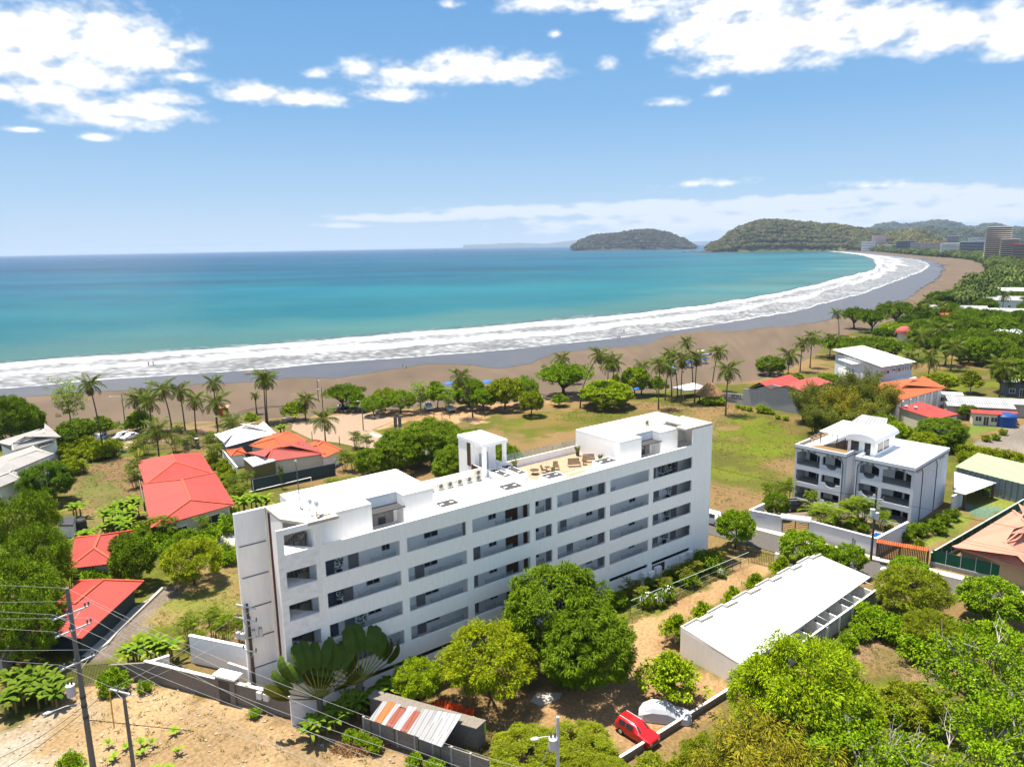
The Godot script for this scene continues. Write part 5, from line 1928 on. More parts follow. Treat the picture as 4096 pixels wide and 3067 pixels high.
	for f in [0.28, 0.6]:
		mb = MB.new()
		mb.lathe([Vector2(0.3, 0), Vector2(0.3, 0.5), Vector2(0.42, 0.6), Vector2(0, 0.7)], 10, Transform3D(Basis(), q[0].lerp(q[2], f * 0.5)))
		part("roof_vent", mb, M.galv, o)
	# workshop wall with painted words, red roofs behind
	var wa := Vector3(56.7, 0, -186.2)
	var wb := Vector3(71.0, 0, -170.6)
	var wl := wa.distance_to(wb)
	var wt := atan2(-(wb - wa).z, (wb - wa).x)
	o = thing("workshop", "grey boundary wall and workshop with curved red roofs and painted words", "building", wa, wt)
	mb = MB.new()
	extrude(mb, [Vector2(0, -0.1), Vector2(5.6, -0.1), Vector2(5.6, 2.7), Vector2(0, 2.5)], -0.2, 0)
	part("low_wall", mb, mat(0.50, 0.49, 0.48, 0.9, M.blotch, 3.0), o)
	mb = MB.new()
	extrude(mb, [Vector2(5.6, -0.1), Vector2(wl, -0.1), Vector2(wl, 5.6), Vector2(17.5, 6.0), Vector2(13.6, 6.5), Vector2(9.6, 5.0), Vector2(9.6, 4.6), Vector2(5.6, 4.3)], -0.25, 0)
	part("gable_wall", mb, mat(0.42, 0.42, 0.42, 0.9, M.blotch, 4.0), o)
	for f in [[7.0, 13.4, 5.2, 6.6], [13.4, 21.5, 5.9, 6.8]]:
		mb = MB.new()
		mb.sheet([Vector3(f[0], f[2] - 0.4, 0.25), Vector3((f[0] + f[1]) / 2, f[3], 0.25), Vector3((f[0] + f[1]) / 2, f[3], -16), Vector3(f[0], f[2] - 0.4, -16)], 0.1)
		part("roof_plane", mb, M.red_roof, o)
		mb = MB.new()
		mb.sheet([Vector3((f[0] + f[1]) / 2, f[3], 0.25), Vector3(f[1], f[2], 0.25), Vector3(f[1], f[2], -16), Vector3((f[0] + f[1]) / 2, f[3], -16)], 0.1)
		part("roof_plane", mb, M.red_roof, o)
	mb = MB.new()
	mb.box(Vector3(7.2, -0.1, -15.5), Vector3(21.0, 4.7, -0.25))
	part("hall", mb, M.concrete, o)
	text_part("TIKI", 1.15, M.frame, o, Transform3D(Basis(), Vector3(4.0, 2.05, 0.01)))
	text_part("RESTAURANTE", 0.42, M.frame, o, Transform3D(Basis(), Vector3(4.2, 1.42, 0.01)))
	text_part("SURF LESSONS", 0.62, M.frame, o, Transform3D(Basis(), Vector3(1.75, 1.25, 0.01)))
	text_part("RENT BOARDS", 0.62, M.frame, o, Transform3D(Basis(), Vector3(1.75, 0.55, 0.01)))
	mb = MB.new()
	extrude(mb, [Vector2(2.3, 1.6), Vector2(2.9, 1.6), Vector2(3.0, 2.2), Vector2(2.8, 2.45), Vector2(2.6, 2.2), Vector2(2.4, 2.45), Vector2(2.2, 2.2)], 0.0, 0.012)
	part("painted_emblem", mb, M.slate, o)
	# beach bar: thatch and tent
	o = thing("thatched_bar", "open beach bar under a steep straw thatch roof", "hut", V(52.84,2.3,-185.87) - Vector3(0, 2.3, 0), 0.3)
	mb = MB.new()
	mb.lathe([Vector2(3.9, 2.1), Vector2(3.8, 2.5), Vector2(2.2, 4.0), Vector2(0.7, 5.3), Vector2(0, 5.5)], 10)
	for i in 700:
		var a := rnd(0, TAU)
		var f := rng.randf()
		var r := lerpf(3.9, 0.6, f)
		mb.col = Color(1, 1, 1) * rnd(0.6, 1.3)
		mb.tri(Vector3(cos(a) * r, 2.45 + f * 2.9, sin(a) * r), Vector3(cos(a + 0.05) * r, 2.45 + f * 2.9, sin(a + 0.05) * r), Vector3(cos(a + 0.02) * (r + 0.35), 2.15 + f * 2.9, sin(a + 0.02) * (r + 0.35)))
	part("thatch", mb, mat(0.27, 0.165, 0.075, 0.95, M.speckle, 0.6), o)
	for i in 6:
		mb = MB.new()
		mb.tube([Vector3(cos(i * TAU / 6) * 3.0, 0, sin(i * TAU / 6) * 3.0), Vector3(cos(i * TAU / 6) * 3.0, 2.6, sin(i * TAU / 6) * 3.0)], [0.1], 6)
		part("post", mb, M.bark, o)
	o = thing("event_tent", "white stretched event tent beside the thatched bar", "tent", V(49.85,2.6,-194.52) - Vector3(0, 2.6, 0), 0.35)
	mb = MB.new()
	var pk := Vector3(1.0, 3.6, 0)
	for t in [[Vector3(-4, 2.3, 2.6), Vector3(4.2, 2.3, 2.6)], [Vector3(4.2, 2.3, 2.6), Vector3(4.2, 2.3, -2.6)], [Vector3(4.2, 2.3, -2.6), Vector3(-4, 2.3, -2.6)], [Vector3(-4, 2.3, -2.6), Vector3(-4, 2.3, 2.6)]]:
		mb.tri(t[0], t[1], pk)
		mb.quad(t[0] - Vector3(0, 0.35, 0), t[1] - Vector3(0, 0.35, 0), t[1], t[0])
	part("canopy", mb, M.membrane, o)
	for p in [Vector3(-3.9, 0, 2.5), Vector3(4.1, 0, 2.5), Vector3(4.1, 0, -2.5), Vector3(-3.9, 0, -2.5)]:
		mb = MB.new()
		mb.tube([p, p + Vector3(0, 2.3, 0)], [0.05], 6)
		part("pole", mb, M.galv, o)
	# smaller roofs among the trees
	var list := [
		["red_roofed_shack", "small shack with a red roof beside the gravel yard", V(108.38,2.8,-158.27), 6.0, 4.0, 2.8, M.red_roof, M.cream, -0.4],
		["red_roofed_shack", "narrow red roofed lean-to beside the blue tank", V(113.28,2.6,-158.75), 4.5, 2.5, 2.6, M.red_roof, M.concrete, -0.4],
		["white_roofed_shed", "low shed with a flat white roof beside the orange tiled house", V(112.5,2.8,-178.9), 6.0, 3.6, 2.8, M.white_sheet, M.white, -0.4],
		["shade_house", "grey slatted shade house with pale beams", V(114.97,3.2,-168.59), 17.0, 7.0, 3.2, M.zinc, M.concrete, -0.35],
		["shade_house", "second grey shade house with pale beams beside the small red shack", V(110.71,3,-164.32), 14.0, 5.0, 3.0, M.zinc, M.concrete, -0.35],
		["teal_roofed_house", "house with a pale teal metal roof at the edge of the wood", V(137.57,4,-188.3), 9.0, 6.0, 4.0, M.white_sheet, M.slate, -0.4],
		["blue_roofed_hall", "long hall with a pale blue white roof in the far trees", V(248.19,5,-365.87), 40.0, 12.0, 5.0, M.white_sheet, M.concrete, -0.5],
		["grey_roofed_hall", "grey hall joined to the pale blue roofed hall", V(233.96,6,-372.01), 26.0, 14.0, 6.0, M.zinc, M.slate, -0.5],
		["orange_roofed_house", "far house with an orange roof before the grey hall", V(214.63,5,-348.52), 16.0, 9.0, 5.0, M.orange_tile, M.cream, -0.5],
		["orange_roofed_house", "far house with an orange roof near the beach bend", V(354.24,6,-506.5), 26.0, 10.0, 6.0, M.orange_tile, M.white, -0.5],
		["white_house", "far white house stepping behind the orange roof", V(332.1,8,-465.44), 24.0, 14.0, 8.0, M.white_sheet, M.white, -0.5],
		["orange_roofed_house", "far house with a brown orange roof below the white one", V(335.58,5,-473.37), 26.0, 10.0, 5.0, M.orange_tile, M.white, -0.5],
		["grey_roofed_house", "far house with a grey flat roof in the trees", V(295.06,5,-432.74), 26.0, 12.0, 5.0, M.zinc, M.white_old, -0.5],
		["grey_roofed_house", "far house with a lilac grey roof below the orange ones", V(311.66,5,-439.18), 26.0, 12.0, 5.0, M.zinc, M.white_old, -0.5]]
	for s in list:
		var p: Vector3 = s[2]
		o = thing(s[0], s[1], "house", Vector3(p.x, 0, p.z), s[8])
		var hw: float = s[3] / 2
		var hd: float = s[4] / 2
		add_roof(o, [[Vector3(-hw, s[5], hd), Vector3(hw, s[5], hd), Vector3(hw, s[5] + hd * 0.22, 0), Vector3(-hw, s[5] + hd * 0.22, 0)], [Vector3(-hw, s[5] + hd * 0.22, 0), Vector3(hw, s[5] + hd * 0.22, 0), Vector3(hw, s[5], -hd), Vector3(-hw, s[5], -hd)]], [], s[6], s[6])
		mb = MB.new()
		mb.box(Vector3(-hw + 0.4, -0.1, -hd + 0.4), Vector3(hw - 0.4, s[5] - 0.1, hd - 0.4))
		part("wall", mb, s[7], o)
		wall_openings(o, Vector3(-hw, 0, hd - 0.4), Vector3(hw, 0, hd - 0.4), [[0.25, 0.9, 1.2, 1.1, false], [0.5, 0.0, 1.0, 2.0, true], [0.75, 0.9, 1.2, 1.1, false]])
	# dark red dome in the trees
	o = thing("red_dome_kiosk", "round kiosk with a dark red domed roof among the trees", "kiosk", V(164.49,0,-295.42) , 0)
	mb = MB.new()
	mb.lathe([Vector2(2.6, 0), Vector2(2.6, 3.6)], 14)
	part("wall", mb, M.cream, o)
	mb = MB.new()
	mb.lathe([Vector2(3.4, 3.6), Vector2(3.2, 4.6), Vector2(2.3, 5.6), Vector2(1.0, 6.2), Vector2(0, 6.3)], 14)
	part("dome", mb, M.rust_red, o)
	# towers of the town round the bay
	tower("pale tower with a salmon roof beside the headland", V(1341,56.7,-2627), 46.0, 60.0, 14, M.white, M.red_trim, 2.0, 0.85)
	tower("low white block at the foot of the salmon roofed tower", V(1290,34.4,-2598), 44.0, 30.0, 6, M.white, M.white, 1.5, 0)
	tower("small pale block beside the salmon roofed tower", V(1353,21.8,-2565), 40.0, 24.0, 5, M.white, M.white, 1.5, 0)
	tower("dark grey block in the far town", V(1249,34.7,-2280), 52.0, 30.0, 7, M.slate, M.concrete, 1.5, 0)
	tower("yellowish apartment block in the far town", V(1230,28.9,-2176), 40.0, 26.0, 7, M.cream_light, M.concrete, 1.5, 0)
	tower("long yellowish apartment block in the far town", V(1222,27.4,-2066), 80.0, 24.0, 6, M.white, M.red_trim, 1.5, 0)
	tower("slim grey tower behind the white curved block", V(1097,46.6,-1790), 26.0, 40.0, 15, M.concrete, M.white, 1.5, 0)
	tower("long white apartment block with a curved roof line", V(1025,29.5,-1659), 60.0, 26.0, 10, M.white, M.white, 1.5, 0)
	tower("grey blue apartment block with white columns", V(1040,33.2,-1626), 46.0, 26.0, 10, M.slate, M.white, 1.5, 0)
	tower("round white tower behind the grey blue block", V(1086,40.1,-1680), 34.0, 30.0, 13, M.pale_blue, M.white, 1.5, 0)
	tower("big brown high-rise with white roof slabs and stacked balconies", V(784,58.2,-1160), 34.0, 30.0, 18, M.wood_grey, M.white, 2.5, 0)
	tower("lower brown wing of the big high-rise", V(780,38.4,-1126), 24.0, 26.0, 13, M.wood_grey, M.white, 2.0, 0)
	tower("pale building with a salmon roof beyond the brown high-rise", V(769,30.1,-1085), 22.0, 24.0, 7, M.concrete, M.red_trim, 1.5, 0)

func mottled() -> Material:
	var m: StandardMaterial3D = M.orange_tile.duplicate()
	var t := grain(0.05, 0.45, 1.1, 4, FastNoiseLite.TYPE_CELLULAR, 12)
	m.albedo_texture = t
	m.albedo_color = lin(0.62, 0.16, 0.05)
	return m

func tower(label: String, top: Vector3, w: float, d: float, storeys: int, wall: Material, slab: Material, over: float, _x) -> void:
	var h := maxf(top.y, 12.0)
	var o := thing("tower_block", label, "building", Vector3(top.x, 0, top.z), -atan2(top.x, -top.z), "buildings of the far town")
	var mb := MB.new()
	mb.box(Vector3(-w / 2, 0, -d), Vector3(w / 2, h, 0))
	part("wall", mb, wall, o)
	var st := h / storeys
	for i in storeys:
		mb = MB.new()
		mb.box(Vector3(-w / 2 + 1.0, i * st + st * 0.42, 0), Vector3(w / 2 - 1.0, i * st + st * 0.68, 0.3))
		part("window_band", mb, M.dim_glass, o)
		mb = MB.new()
		mb.box(Vector3(-w / 2 - over * 0.4, i * st + st * 0.02, -d * 0.9), Vector3(w / 2 + over * 0.4, i * st + st * 0.14, over))
		part("balcony_slab", mb, slab, o)
	mb = MB.new()
	mb.box(Vector3(-w / 2 - 0.8, h, -d - 0.5), Vector3(w / 2 + 0.8, h + 1.2, over))
	part("roof", mb, slab, o)

# ---------------------------------------------------------------- streets, walls, fences, poles
func strip(mb: MB, pts: Array, w: float, y: float) -> void:
	for i in pts.size() - 1:
		var a: Vector3 = pts[i]
		var b: Vector3 = pts[i + 1]
		var da: Vector3 = (pts[i + 1] - pts[maxi(i - 1, 0)]).normalized()
		var db: Vector3 = (pts[mini(i + 2, pts.size() - 1)] - pts[i]).normalized()
		var sa := Vector3(-da.z, 0, da.x) * w / 2
		var sb := Vector3(-db.z, 0, db.x) * w / 2
		var u := Vector3(0, y, 0)
		mb.poly([a + sa + u, b + sb + u, b - sb + u, a - sa + u] if (b - a).cross(-sa).y > 0 else [a - sa + u, b - sb + u, b + sb + u, a + sa + u])

# a straight wall on the ground from a to b
func wall_run(called: String, label: String, a: Vector3, b: Vector3, h: float, thick: float, m: Material, cap: Material = null, category := "wall") -> Node3D:
	a.y = 0
	b.y = 0
	var d := b - a
	var o := thing(called, label, category, a, atan2(-d.z, d.x))
	var l := d.length()
	var mb := MB.new()
	mb.box(Vector3(0, -0.2, -thick / 2), Vector3(l, h, thick / 2))
	part("panel", mb, m, o)
	if cap:
		mb = MB.new()
		mb.box(Vector3(-0.04, h, -thick / 2 - 0.06), Vector3(l + 0.04, h + 0.09, thick / 2 + 0.06))
		part("coping", mb, cap, o)
	return o

func bar_run(called: String, label: String, a: Vector3, b: Vector3, h: float, gap: float, m: Material, category := "fence", single := false) -> Node3D:
	a.y = 0
	b.y = 0
	var d := b - a
	var o := thing(called, label, category, a, atan2(-d.z, d.x))
	var l := d.length()
	for y in [0.15, h - 0.1]:
		var r := MB.new()
		r.box(Vector3(0, y - 0.03, -0.025), Vector3(l, y + 0.03, 0.025))
		part("rail", r, m, o)
	var n := int(l / gap)
	var mb := MB.new()
	for i in n + 1:
		mb.box(Vector3(i * gap - 0.02, 0.0, 0.026), Vector3(i * gap + 0.02, h, 0.06))
		if single:
			part("bar", mb, m, o)
			mb = MB.new()
	if not single:
		part("bars", mb, m, o).set_meta("kind", "stuff")
	return o

func wire(a: Vector3, b: Vector3, sag: float, label: String, r := 0.011, dark := false) -> void:
	var pts := []
	for i in 13:
		var t := i / 12.0
		pts.append(a.lerp(b, t) - Vector3(0, sag * 4 * t * (1 - t), 0) - a)
	var mb := MB.new()
	mb.tube(pts, [r], 4, false)
	var o := part("power_line", mb, M.rubber if dark else M.wire, self)
	o.position = a
	tag(o, label, "power line", "power lines")

func transformer(parent: Node3D, at: Vector3, s := 1.0) -> void:
	var mb := MB.new()
	mb.lathe([Vector2(0, 0), Vector2(0.26, 0), Vector2(0.28, 0.06), Vector2(0.28, 0.75), Vector2(0.3, 0.78), Vector2(0.3, 0.84), Vector2(0.2, 0.92), Vector2(0, 0.94)], 14, Transform3D(Basis().scaled(Vector3(s, s, s)), at))
	var o := part("transformer", mb, M.galv, parent)
	for k in 2:
		mb = MB.new()
		mb.lathe([Vector2(0.05, 0.9), Vector2(0.07, 1.0), Vector2(0.04, 1.1), Vector2(0.06, 1.15), Vector2(0, 1.22)], 8, Transform3D(Basis().scaled(Vector3(s, s, s)), at + Vector3(0.12 * (k * 2 - 1) * s, 0, 0)))
		part("bushing", mb, M.frame, o)

func cross_arm(parent: Node3D, y: float, half: float, turn: float, pins: Array) -> void:
	var t := Transform3D(Basis(Vector3.UP, turn), Vector3(0, y, 0))
	var mb := MB.new()
	mb.box(Vector3(-half, -0.05, 0.12), Vector3(half, 0.06, 0.22), t)
	var o := part("cross_arm", mb, M.galv, parent)
	for s in [-1, 1]:
		mb = MB.new()
		mb.bar(t * Vector3(s * half * 0.6, -0.02, 0.17), t * Vector3(0, -0.75, 0.1), 0.04, 0.04)
		part("brace", mb, M.galv, o)
	for p in pins:
		mb = MB.new()
		mb.lathe([Vector2(0.03, 0.06), Vector2(0.04, 0.14), Vector2(0.075, 0.18), Vector2(0.075, 0.36), Vector2(0.05, 0.42), Vector2(0, 0.43)], 8, t * Transform3D(Basis(), Vector3(p * half, 0, 0.17)))
		part("insulator", mb, M.slate, o)

func pole_thing(label: String, at: Vector3, h: float, r0: float, r1: float, m: Material) -> Node3D:
	var o := thing("utility_pole", label, "pole", Vector3(at.x, 0, at.z), 0, "utility poles")
	var mb := MB.new()
	mb.tube([Vector3(0, -0.3, 0), Vector3(0, h * 0.5, 0), Vector3(0, h, 0)], [r0, (r0 + r1) / 2, r1], 12)
	part("post", mb, m, o)
	return o

func lamp_head(parent: Node3D, from: Vector3, to: Vector3) -> void:
	var mb := MB.new()
	mb.tube([from, from.lerp(to, 0.5) + Vector3(0, 0.12, 0), to], [0.035], 6)
	var a := part("lamp_arm", mb, M.galv, parent)
	mb = MB.new()
	var d := (to - from)
	d.y = 0
	var t := Transform3D(Basis(Vector3.UP, atan2(-d.z, d.x)), to)
	mb.lathe([Vector2(0, -0.1), Vector2(0.16, -0.06), Vector2(0.18, 0.0), Vector2(0.1, 0.07), Vector2(0, 0.09)], 10, t * Transform3D(Basis().scaled(Vector3(2.0, 0.9, 1.0)), Vector3(0.25, 0, 0)))
	part("lamp_head", mb, M.galv, a)

func walls_and_poles() -> void:
	# streets
	var mb := MB.new()
	var line := [Vector3(95, 0, -46.5), Vector3(75, 0, -63), Vector3(52, 0, -81.6), Vector3(45.4, 0, -86.4), Vector3(34.6, 0, -96.4), Vector3(26, 0, -104), Vector3(0, 0, -127), Vector3(-29, 0, -152), Vector3(-40, 0, -162)]
	strip(mb, line, 5.6, 0.03)
	structure("street", mb, M.asphalt)
	mb = MB.new()
	mb.col = Color(1, 1, 1)
	mb.poly([V(-52.68,0.05,-163.83), V(-45.12,0.05,-154.52), V(-38.69,0.05,-151.53), V(-34.29,0.05,-148.29), V(-26.83,0.05,-145.44), V(-28.26,0.05,-155.52), V(-33.24,0.05,-162.5), V(-28.54,0.05,-171.92), V(-36.03,0.05,-180.55), V(-46.21,0.05,-177.17), V(-54.76,0.05,-173.82)])
	structure("turning_circle", mb, M.paving)
	mb = MB.new()
	mb.poly([V(-94.27,0.04,-153.1), V(-87.43,0.04,-149.72), V(-83.48,0.04,-150.44), V(-88.5,0.04,-160.63), V(-98.59,0.04,-161.3)])
	structure("parking_strip", mb, M.paving)
	var pav := []
	var yel := MB.new()
	mb = MB.new()
	for i in range(1, 6):
		var d: Vector3 = (line[mini(i + 1, 8)] - line[i - 1]).normalized()
		pav.append(line[i] + Vector3(-d.z, 0, d.x) * 3.55)
	for i in pav.size() - 1:
		mb.bar(pav[i] + Vector3(0, 0.05, 0), pav[i + 1] + Vector3(0, 0.05, 0), 1.5, 0.2)
	structure("pavement", mb, M.kerb)
	for i in range(1, 4):
		var d: Vector3 = (pav[i] - pav[i - 1]).normalized()
		var s := Vector3(d.z, 0, -d.x) * 0.82
		yel.bar(pav[i - 1].lerp(pav[i], 0.25) + s + Vector3(0, 0.04, 0), pav[i - 1].lerp(pav[i], 0.75) + s + Vector3(0, 0.04, 0), 0.14, 0.24)
	structure("painted_kerb", yel, M.yellow)
	mb = MB.new()
	mb.poly([V(-33.23,0.06,-157.97), V(-27.89,0.06,-152.53), V(-27.88,0.06,-154.92), V(-32.89,0.06,-159.94)])
	structure("pavement_edge", mb, M.kerb)
	mb = MB.new()
	mb.poly([V(-43.93,0.02,-96.09), V(-41.76,0.02,-94.36), V(-40.63,0.02,-96.79), V(-42.6,0.02,-102.2), V(-44.93,0.02,-101.38)])
	structure("garden_path", mb, M.kerb)
	mb = MB.new()
	mb.poly([V(1.15,0.02,-59.86), V(2.17,0.02,-59.09), V(3.98,0.02,-60.15), V(4.28,0.02,-61.09), V(1.9,0.02,-61.16)])
	structure("concrete_pad", mb, M.kerb)
	mb = MB.new()
	for q in [[V(-45.53,0,-68.39), V(-44.74,0,-70.99)], [V(-44.74,0,-70.99), V(-44.97,0,-73.41)], [V(-44.97,0,-73.41), V(-44.81,0,-83.9)]]:
		mb.bar(q[0] + Vector3(0, 0.1, 0), q[1] + Vector3(0, 0.1, 0), 0.35, 0.3)
	structure("drive_kerb", mb, M.kerb)
	mb = MB.new()
	mb.poly([V(-46.26,0.01,-68.74), V(-45.11,0.01,-68.35), V(-44.52,0.01,-70.59), V(-44.67,0.01,-73.12), V(-44.88,0.01,-83.38), V(-45.33,0.01,-81.14), V(-46.07,0.01,-79.32), V(-45.96,0.01,-73.68)])
	structure("shed_apron", mb, M.concrete)
	# walls of the lower left
	var o := wall_run("boundary_wall", "rain stained grey boundary wall with white coping above the bare lot", V(-36.96,0,-64.26), V(-20.76,0,-58.19), 2.1, 0.22, M.old_concrete, M.white)
	var l: float = V(-36.96,0,-64.26).distance_to(V(-20.76,0,-58.19))
	mb = MB.new()
	mb.box(Vector3(l * 0.52, 0, -0.35), Vector3(l * 0.65, 2.55, 0.3))
	var gh := part("gate_house", mb, M.old_concrete, o)
	mb = MB.new()
	mb.box(Vector3(l * 0.51, 2.55, -0.75), Vector3(l * 0.66, 2.75, 0.42))
	part("cap", mb, M.white, gh)
	mb = MB.new()
	mb.box(Vector3(l * 0.545, 0.1, 0.3), Vector3(l * 0.615, 2.2, 0.35))
	part("door", mb, M.frame, gh)
	for f in [0.80, 0.845]:
		mb = MB.new()
		mb.box(Vector3(l * f, 1.3, 0.11), Vector3(l * f + 0.5, 2.0, 0.4))
		part("meter_box", mb, M.white_old, o)
	for f in [0.72, 0.87, 0.93]:
		mb = MB.new()
		mb.box(Vector3(l * f, 2.19, -0.2), Vector3(l * f + 0.35, 2.35, 0.2))
		part("lamp_block", mb, M.white, o)
	wall_run("boundary_wall", "short dark concrete wall between the barred gate and the stained wall", V(-40.35,0,-64.09), V(-37.07,0,-64.35), 1.9, 0.22, M.old_concrete)
	bar_run("barred_gate", "wide grey barred gate across the gravel drive", V(-45.35,0,-63.56), V(-40.48,0,-64.1), 2.1, 0.14, M.pole, "gate")
	wall_run("garden_wall", "tall smooth white wall beside the fin of the apartment block", V(-33.83,3.1,-67.38), V(-26.94,3.1,-64.95), 3.0, 0.25, M.white, M.white)
	wall_run("garden_wall", "low white wall stub by the banana plants", V(-36.87,2,-64.28), V(-35.21,2,-65.48), 1.9, 0.2, M.white, M.white)
	wall_run("garden_wall", "rough pale grey wall under the big trees beside the red shed", V(-51.92,0,-64.95), V(-57.41,0,-79.45), 2.0, 0.25, M.concrete)
	wall_run("garden_wall", "white wall end with a grey door beside the boundary wall", V(-28.46,0,-63.65), V(-26.07,0,-62.47), 2.2, 0.2, M.white)
	# block wall before the patched shed
	var a := V(-13.54,0,-55.68)
	var b := V(-2.28,0,-50.05)
	var d := b - a
	o = thing("block_wall", "grey precast panel wall standing in front of the patched shed", "wall", a, atan2(-d.z, d.x))
	l = d.length()
	for i in 7:
		mb = MB.new()
		mb.box(Vector3(i * l / 7 - 0.09, -0.2, -0.09), Vector3(i * l / 7 + 0.09, 1.75, 0.09))
		part("post", mb, M.concrete, o)
		for k in 4:
			mb = MB.new()
			var s := rnd(0.8, 1.1)
			mb.col = Color(s, s, s)
			mb.box(Vector3(i * l / 7 + 0.1, k * 0.42, -0.05), Vector3((i + 1) * l / 7 - 0.1, k * 0.42 + 0.405, 0.05))
			part("panel", mb, mat(0.26, 0.235, 0.21, 0.95, M.blotch, 2.0), o)
	wall_run("yard_wall", "low wall with a white top along the sandy yard", V(20.58,0,-60.8), V(7.36,0,-50.72), 0.6, 0.12, M.old_concrete, M.white)
	# row house patio wall
	a = V(27.27,1.8,-64.49)
	b = V(44.03,1.8,-78.42)
	a.y = 0
	b.y = 0
	d = b - a
	o = thing("patio_wall", "grey precast panel wall behind the patios of the row house", "wall", a, atan2(-d.z, d.x))
	l = d.length()
	for i in 10:
		mb = MB.new()
		mb.box(Vector3(i * l / 10 - 0.08, -0.2, -0.08), Vector3(i * l / 10 + 0.08, 1.8, 0.08))
		part("post", mb, M.concrete, o)
		for k in 4:
			mb = MB.new()
			var s := rnd(0.8, 1.1)
			mb.col = Color(s, s, s)
			mb.box(Vector3(i * l / 10 + 0.09, k * 0.44, -0.05), Vector3((i + 1) * l / 10 - 0.09, k * 0.44 + 0.425, 0.05))
			part("panel", mb, M.concrete, o)
	mb = MB.new()
	mb.box(Vector3(0, 1.8, -0.1), Vector3(l, 1.87, 0.1))
	part("coping", mb, M.white, o)
	# villa
	var pale: Material = M.pale_blue
	o = wall_run("villa_wall", "pale villa wall with faint script lettering beside the arched gate", V(35.45,0,-100.78), V(39.17,0,-98.16), 2.5, 0.2, pale, M.white)
	mb = MB.new()
	var pts := []
	for i in 26:
		pts.append(Vector3(0.7 + i * 0.055, 1.8 + 0.09 * sin(i * 1.9) * (1.6 if i in [0, 1, 14, 15, 24, 25] else 0.7), 0.115))
	mb.tube(pts, [0.014], 4)
	part("script_lettering", mb, M.taupe, o)
	wall_run("villa_wall", "long pale villa wall with the letter boxes along the street", V(42.38,0,-96.39), V(48.79,0,-89.76), 2.5, 0.2, pale, M.white)
	var lw: float = V(42.38,0,-96.39).distance_to(V(48.79,0,-89.76))
	o = get_child(get_child_count() - 1)
	for i in 7:
		mb = MB.new()
		mb.box(Vector3(lw * 0.66 + (i % 2) * 0.28, 0.9 + (i / 2) * 0.22, 0.1), Vector3(lw * 0.66 + (i % 2) * 0.28 + 0.18, 1.03 + (i / 2) * 0.22, 0.13))
		part("letter_box", mb, M.frame, o)
	wall_run("villa_wall", "pale villa side wall running back from the wooden gate", V(48.66,2.5,-89.77), V(55.88,2.5,-95.22), 2.5, 0.2, pale, M.white)
	wall_run("villa_wall", "pale villa wall along the open field", V(35.35,2.5,-100.85), V(38.34,2.5,-103.42), 2.5, 0.2, pale, M.white)
	wall_run("villa_wall", "stepped pale wall between the villa and the carport", V(68.56,2.4,-105.48), V(71.56,2.4,-107.73), 2.4, 0.2, pale, M.white)
	# gate of the villa with its barrel canopy
	a = V(39.21,0,-97.97)
	b = V(42.35,0,-96.48)
	d = b - a
	o = thing("villa_gate", "sliding bar gate under a rounded white metal canopy", "gate", a, atan2(-d.z, d.x))
	l = d.length()
	for x in [0.0, l / 2, l]:
		mb = MB.new()
		mb.box(Vector3(x - 0.06, 0, -0.06), Vector3(x + 0.06, 2.3, 0.06))
		part("post", mb, M.frame, o)
	for i in 7:
		mb = MB.new()
		mb.box(Vector3(0.06, 0.2 + i * 0.3, -0.02), Vector3(l - 0.06, 0.25 + i * 0.3, 0.02))
		part("bar", mb, M.wood, o)
	mb = MB.new()
	for k in 8:
		var a0 := PI * k / 8
		var a1 := PI * (k + 1) / 8
		var p0 := Vector3(-0.3, 2.4 + sin(a0) * 0.6, cos(a0) * 0.7)
		var p1 := Vector3(-0.3, 2.4 + sin(a1) * 0.6, cos(a1) * 0.7)
		var r := Vector3(l + 0.6, 0, 0)
		mb.stri(p0, p0 + r, p1 + r, Vector3(0, sin(a0), cos(a0)), Vector3(0, sin(a0), cos(a0)), Vector3(0, sin(a1), cos(a1)))
		mb.stri(p0, p1 + r, p1, Vector3(0, sin(a0), cos(a0)), Vector3(0, sin(a1), cos(a1)), Vector3(0, sin(a1), cos(a1)))
	part("canopy", mb, M.galv, o)
	# wooden gate with tile cap
	a = V(48.76,0,-89.37)
	b = V(53.77,0,-86.45)
	d = b - a
	o = thing("wooden_gate", "brown slatted wooden gate under a cap of orange clay tiles", "gate", a, atan2(-d.z, d.x))
	l = d.length()
	var slats := int(l / 0.2)
	for i in slats:
		mb = MB.new()
		var s := rnd(0.7, 1.2)
		mb.col = Color(s, s, s)
		mb.box(Vector3(i * 0.2, 0.1, -0.03), Vector3(i * 0.2 + 0.14, 2.1, 0.03))
		part("slat", mb, M.wood, o)
	for x in [0.0, l * 0.45, l]:
		mb = MB.new()
		mb.box(Vector3(x - 0.14, 0, -0.16), Vector3(x + 0.14, 2.2, 0.16))
		part("post", mb, M.wood, o)
	for i in int((l + 0.4) / 0.26):
		for s in [-1, 1]:
			mb = MB.new()
			var k := rnd(0.75, 1.25)
			mb.col = Color(k, k, k)
			var x := -0.2 + i * 0.26
			mb.tube([Vector3(x + 0.13, 2.5, 0.02 * s), Vector3(x + 0.13, 2.2, 0.42 * s)], [0.11, 0.13], 7)
			part("tile", mb, M.clay, o)
	# green mesh fences
	o = wall_run("mesh_fence", "green shade cloth fence on a low concrete wall along the street", V(54.37,0,-86.65), V(62.96,0,-79.27), 0.6, 0.2, M.concrete, null, "fence")
	l = V(54.37,0,-86.65).distance_to(V(62.96,0,-79.27))
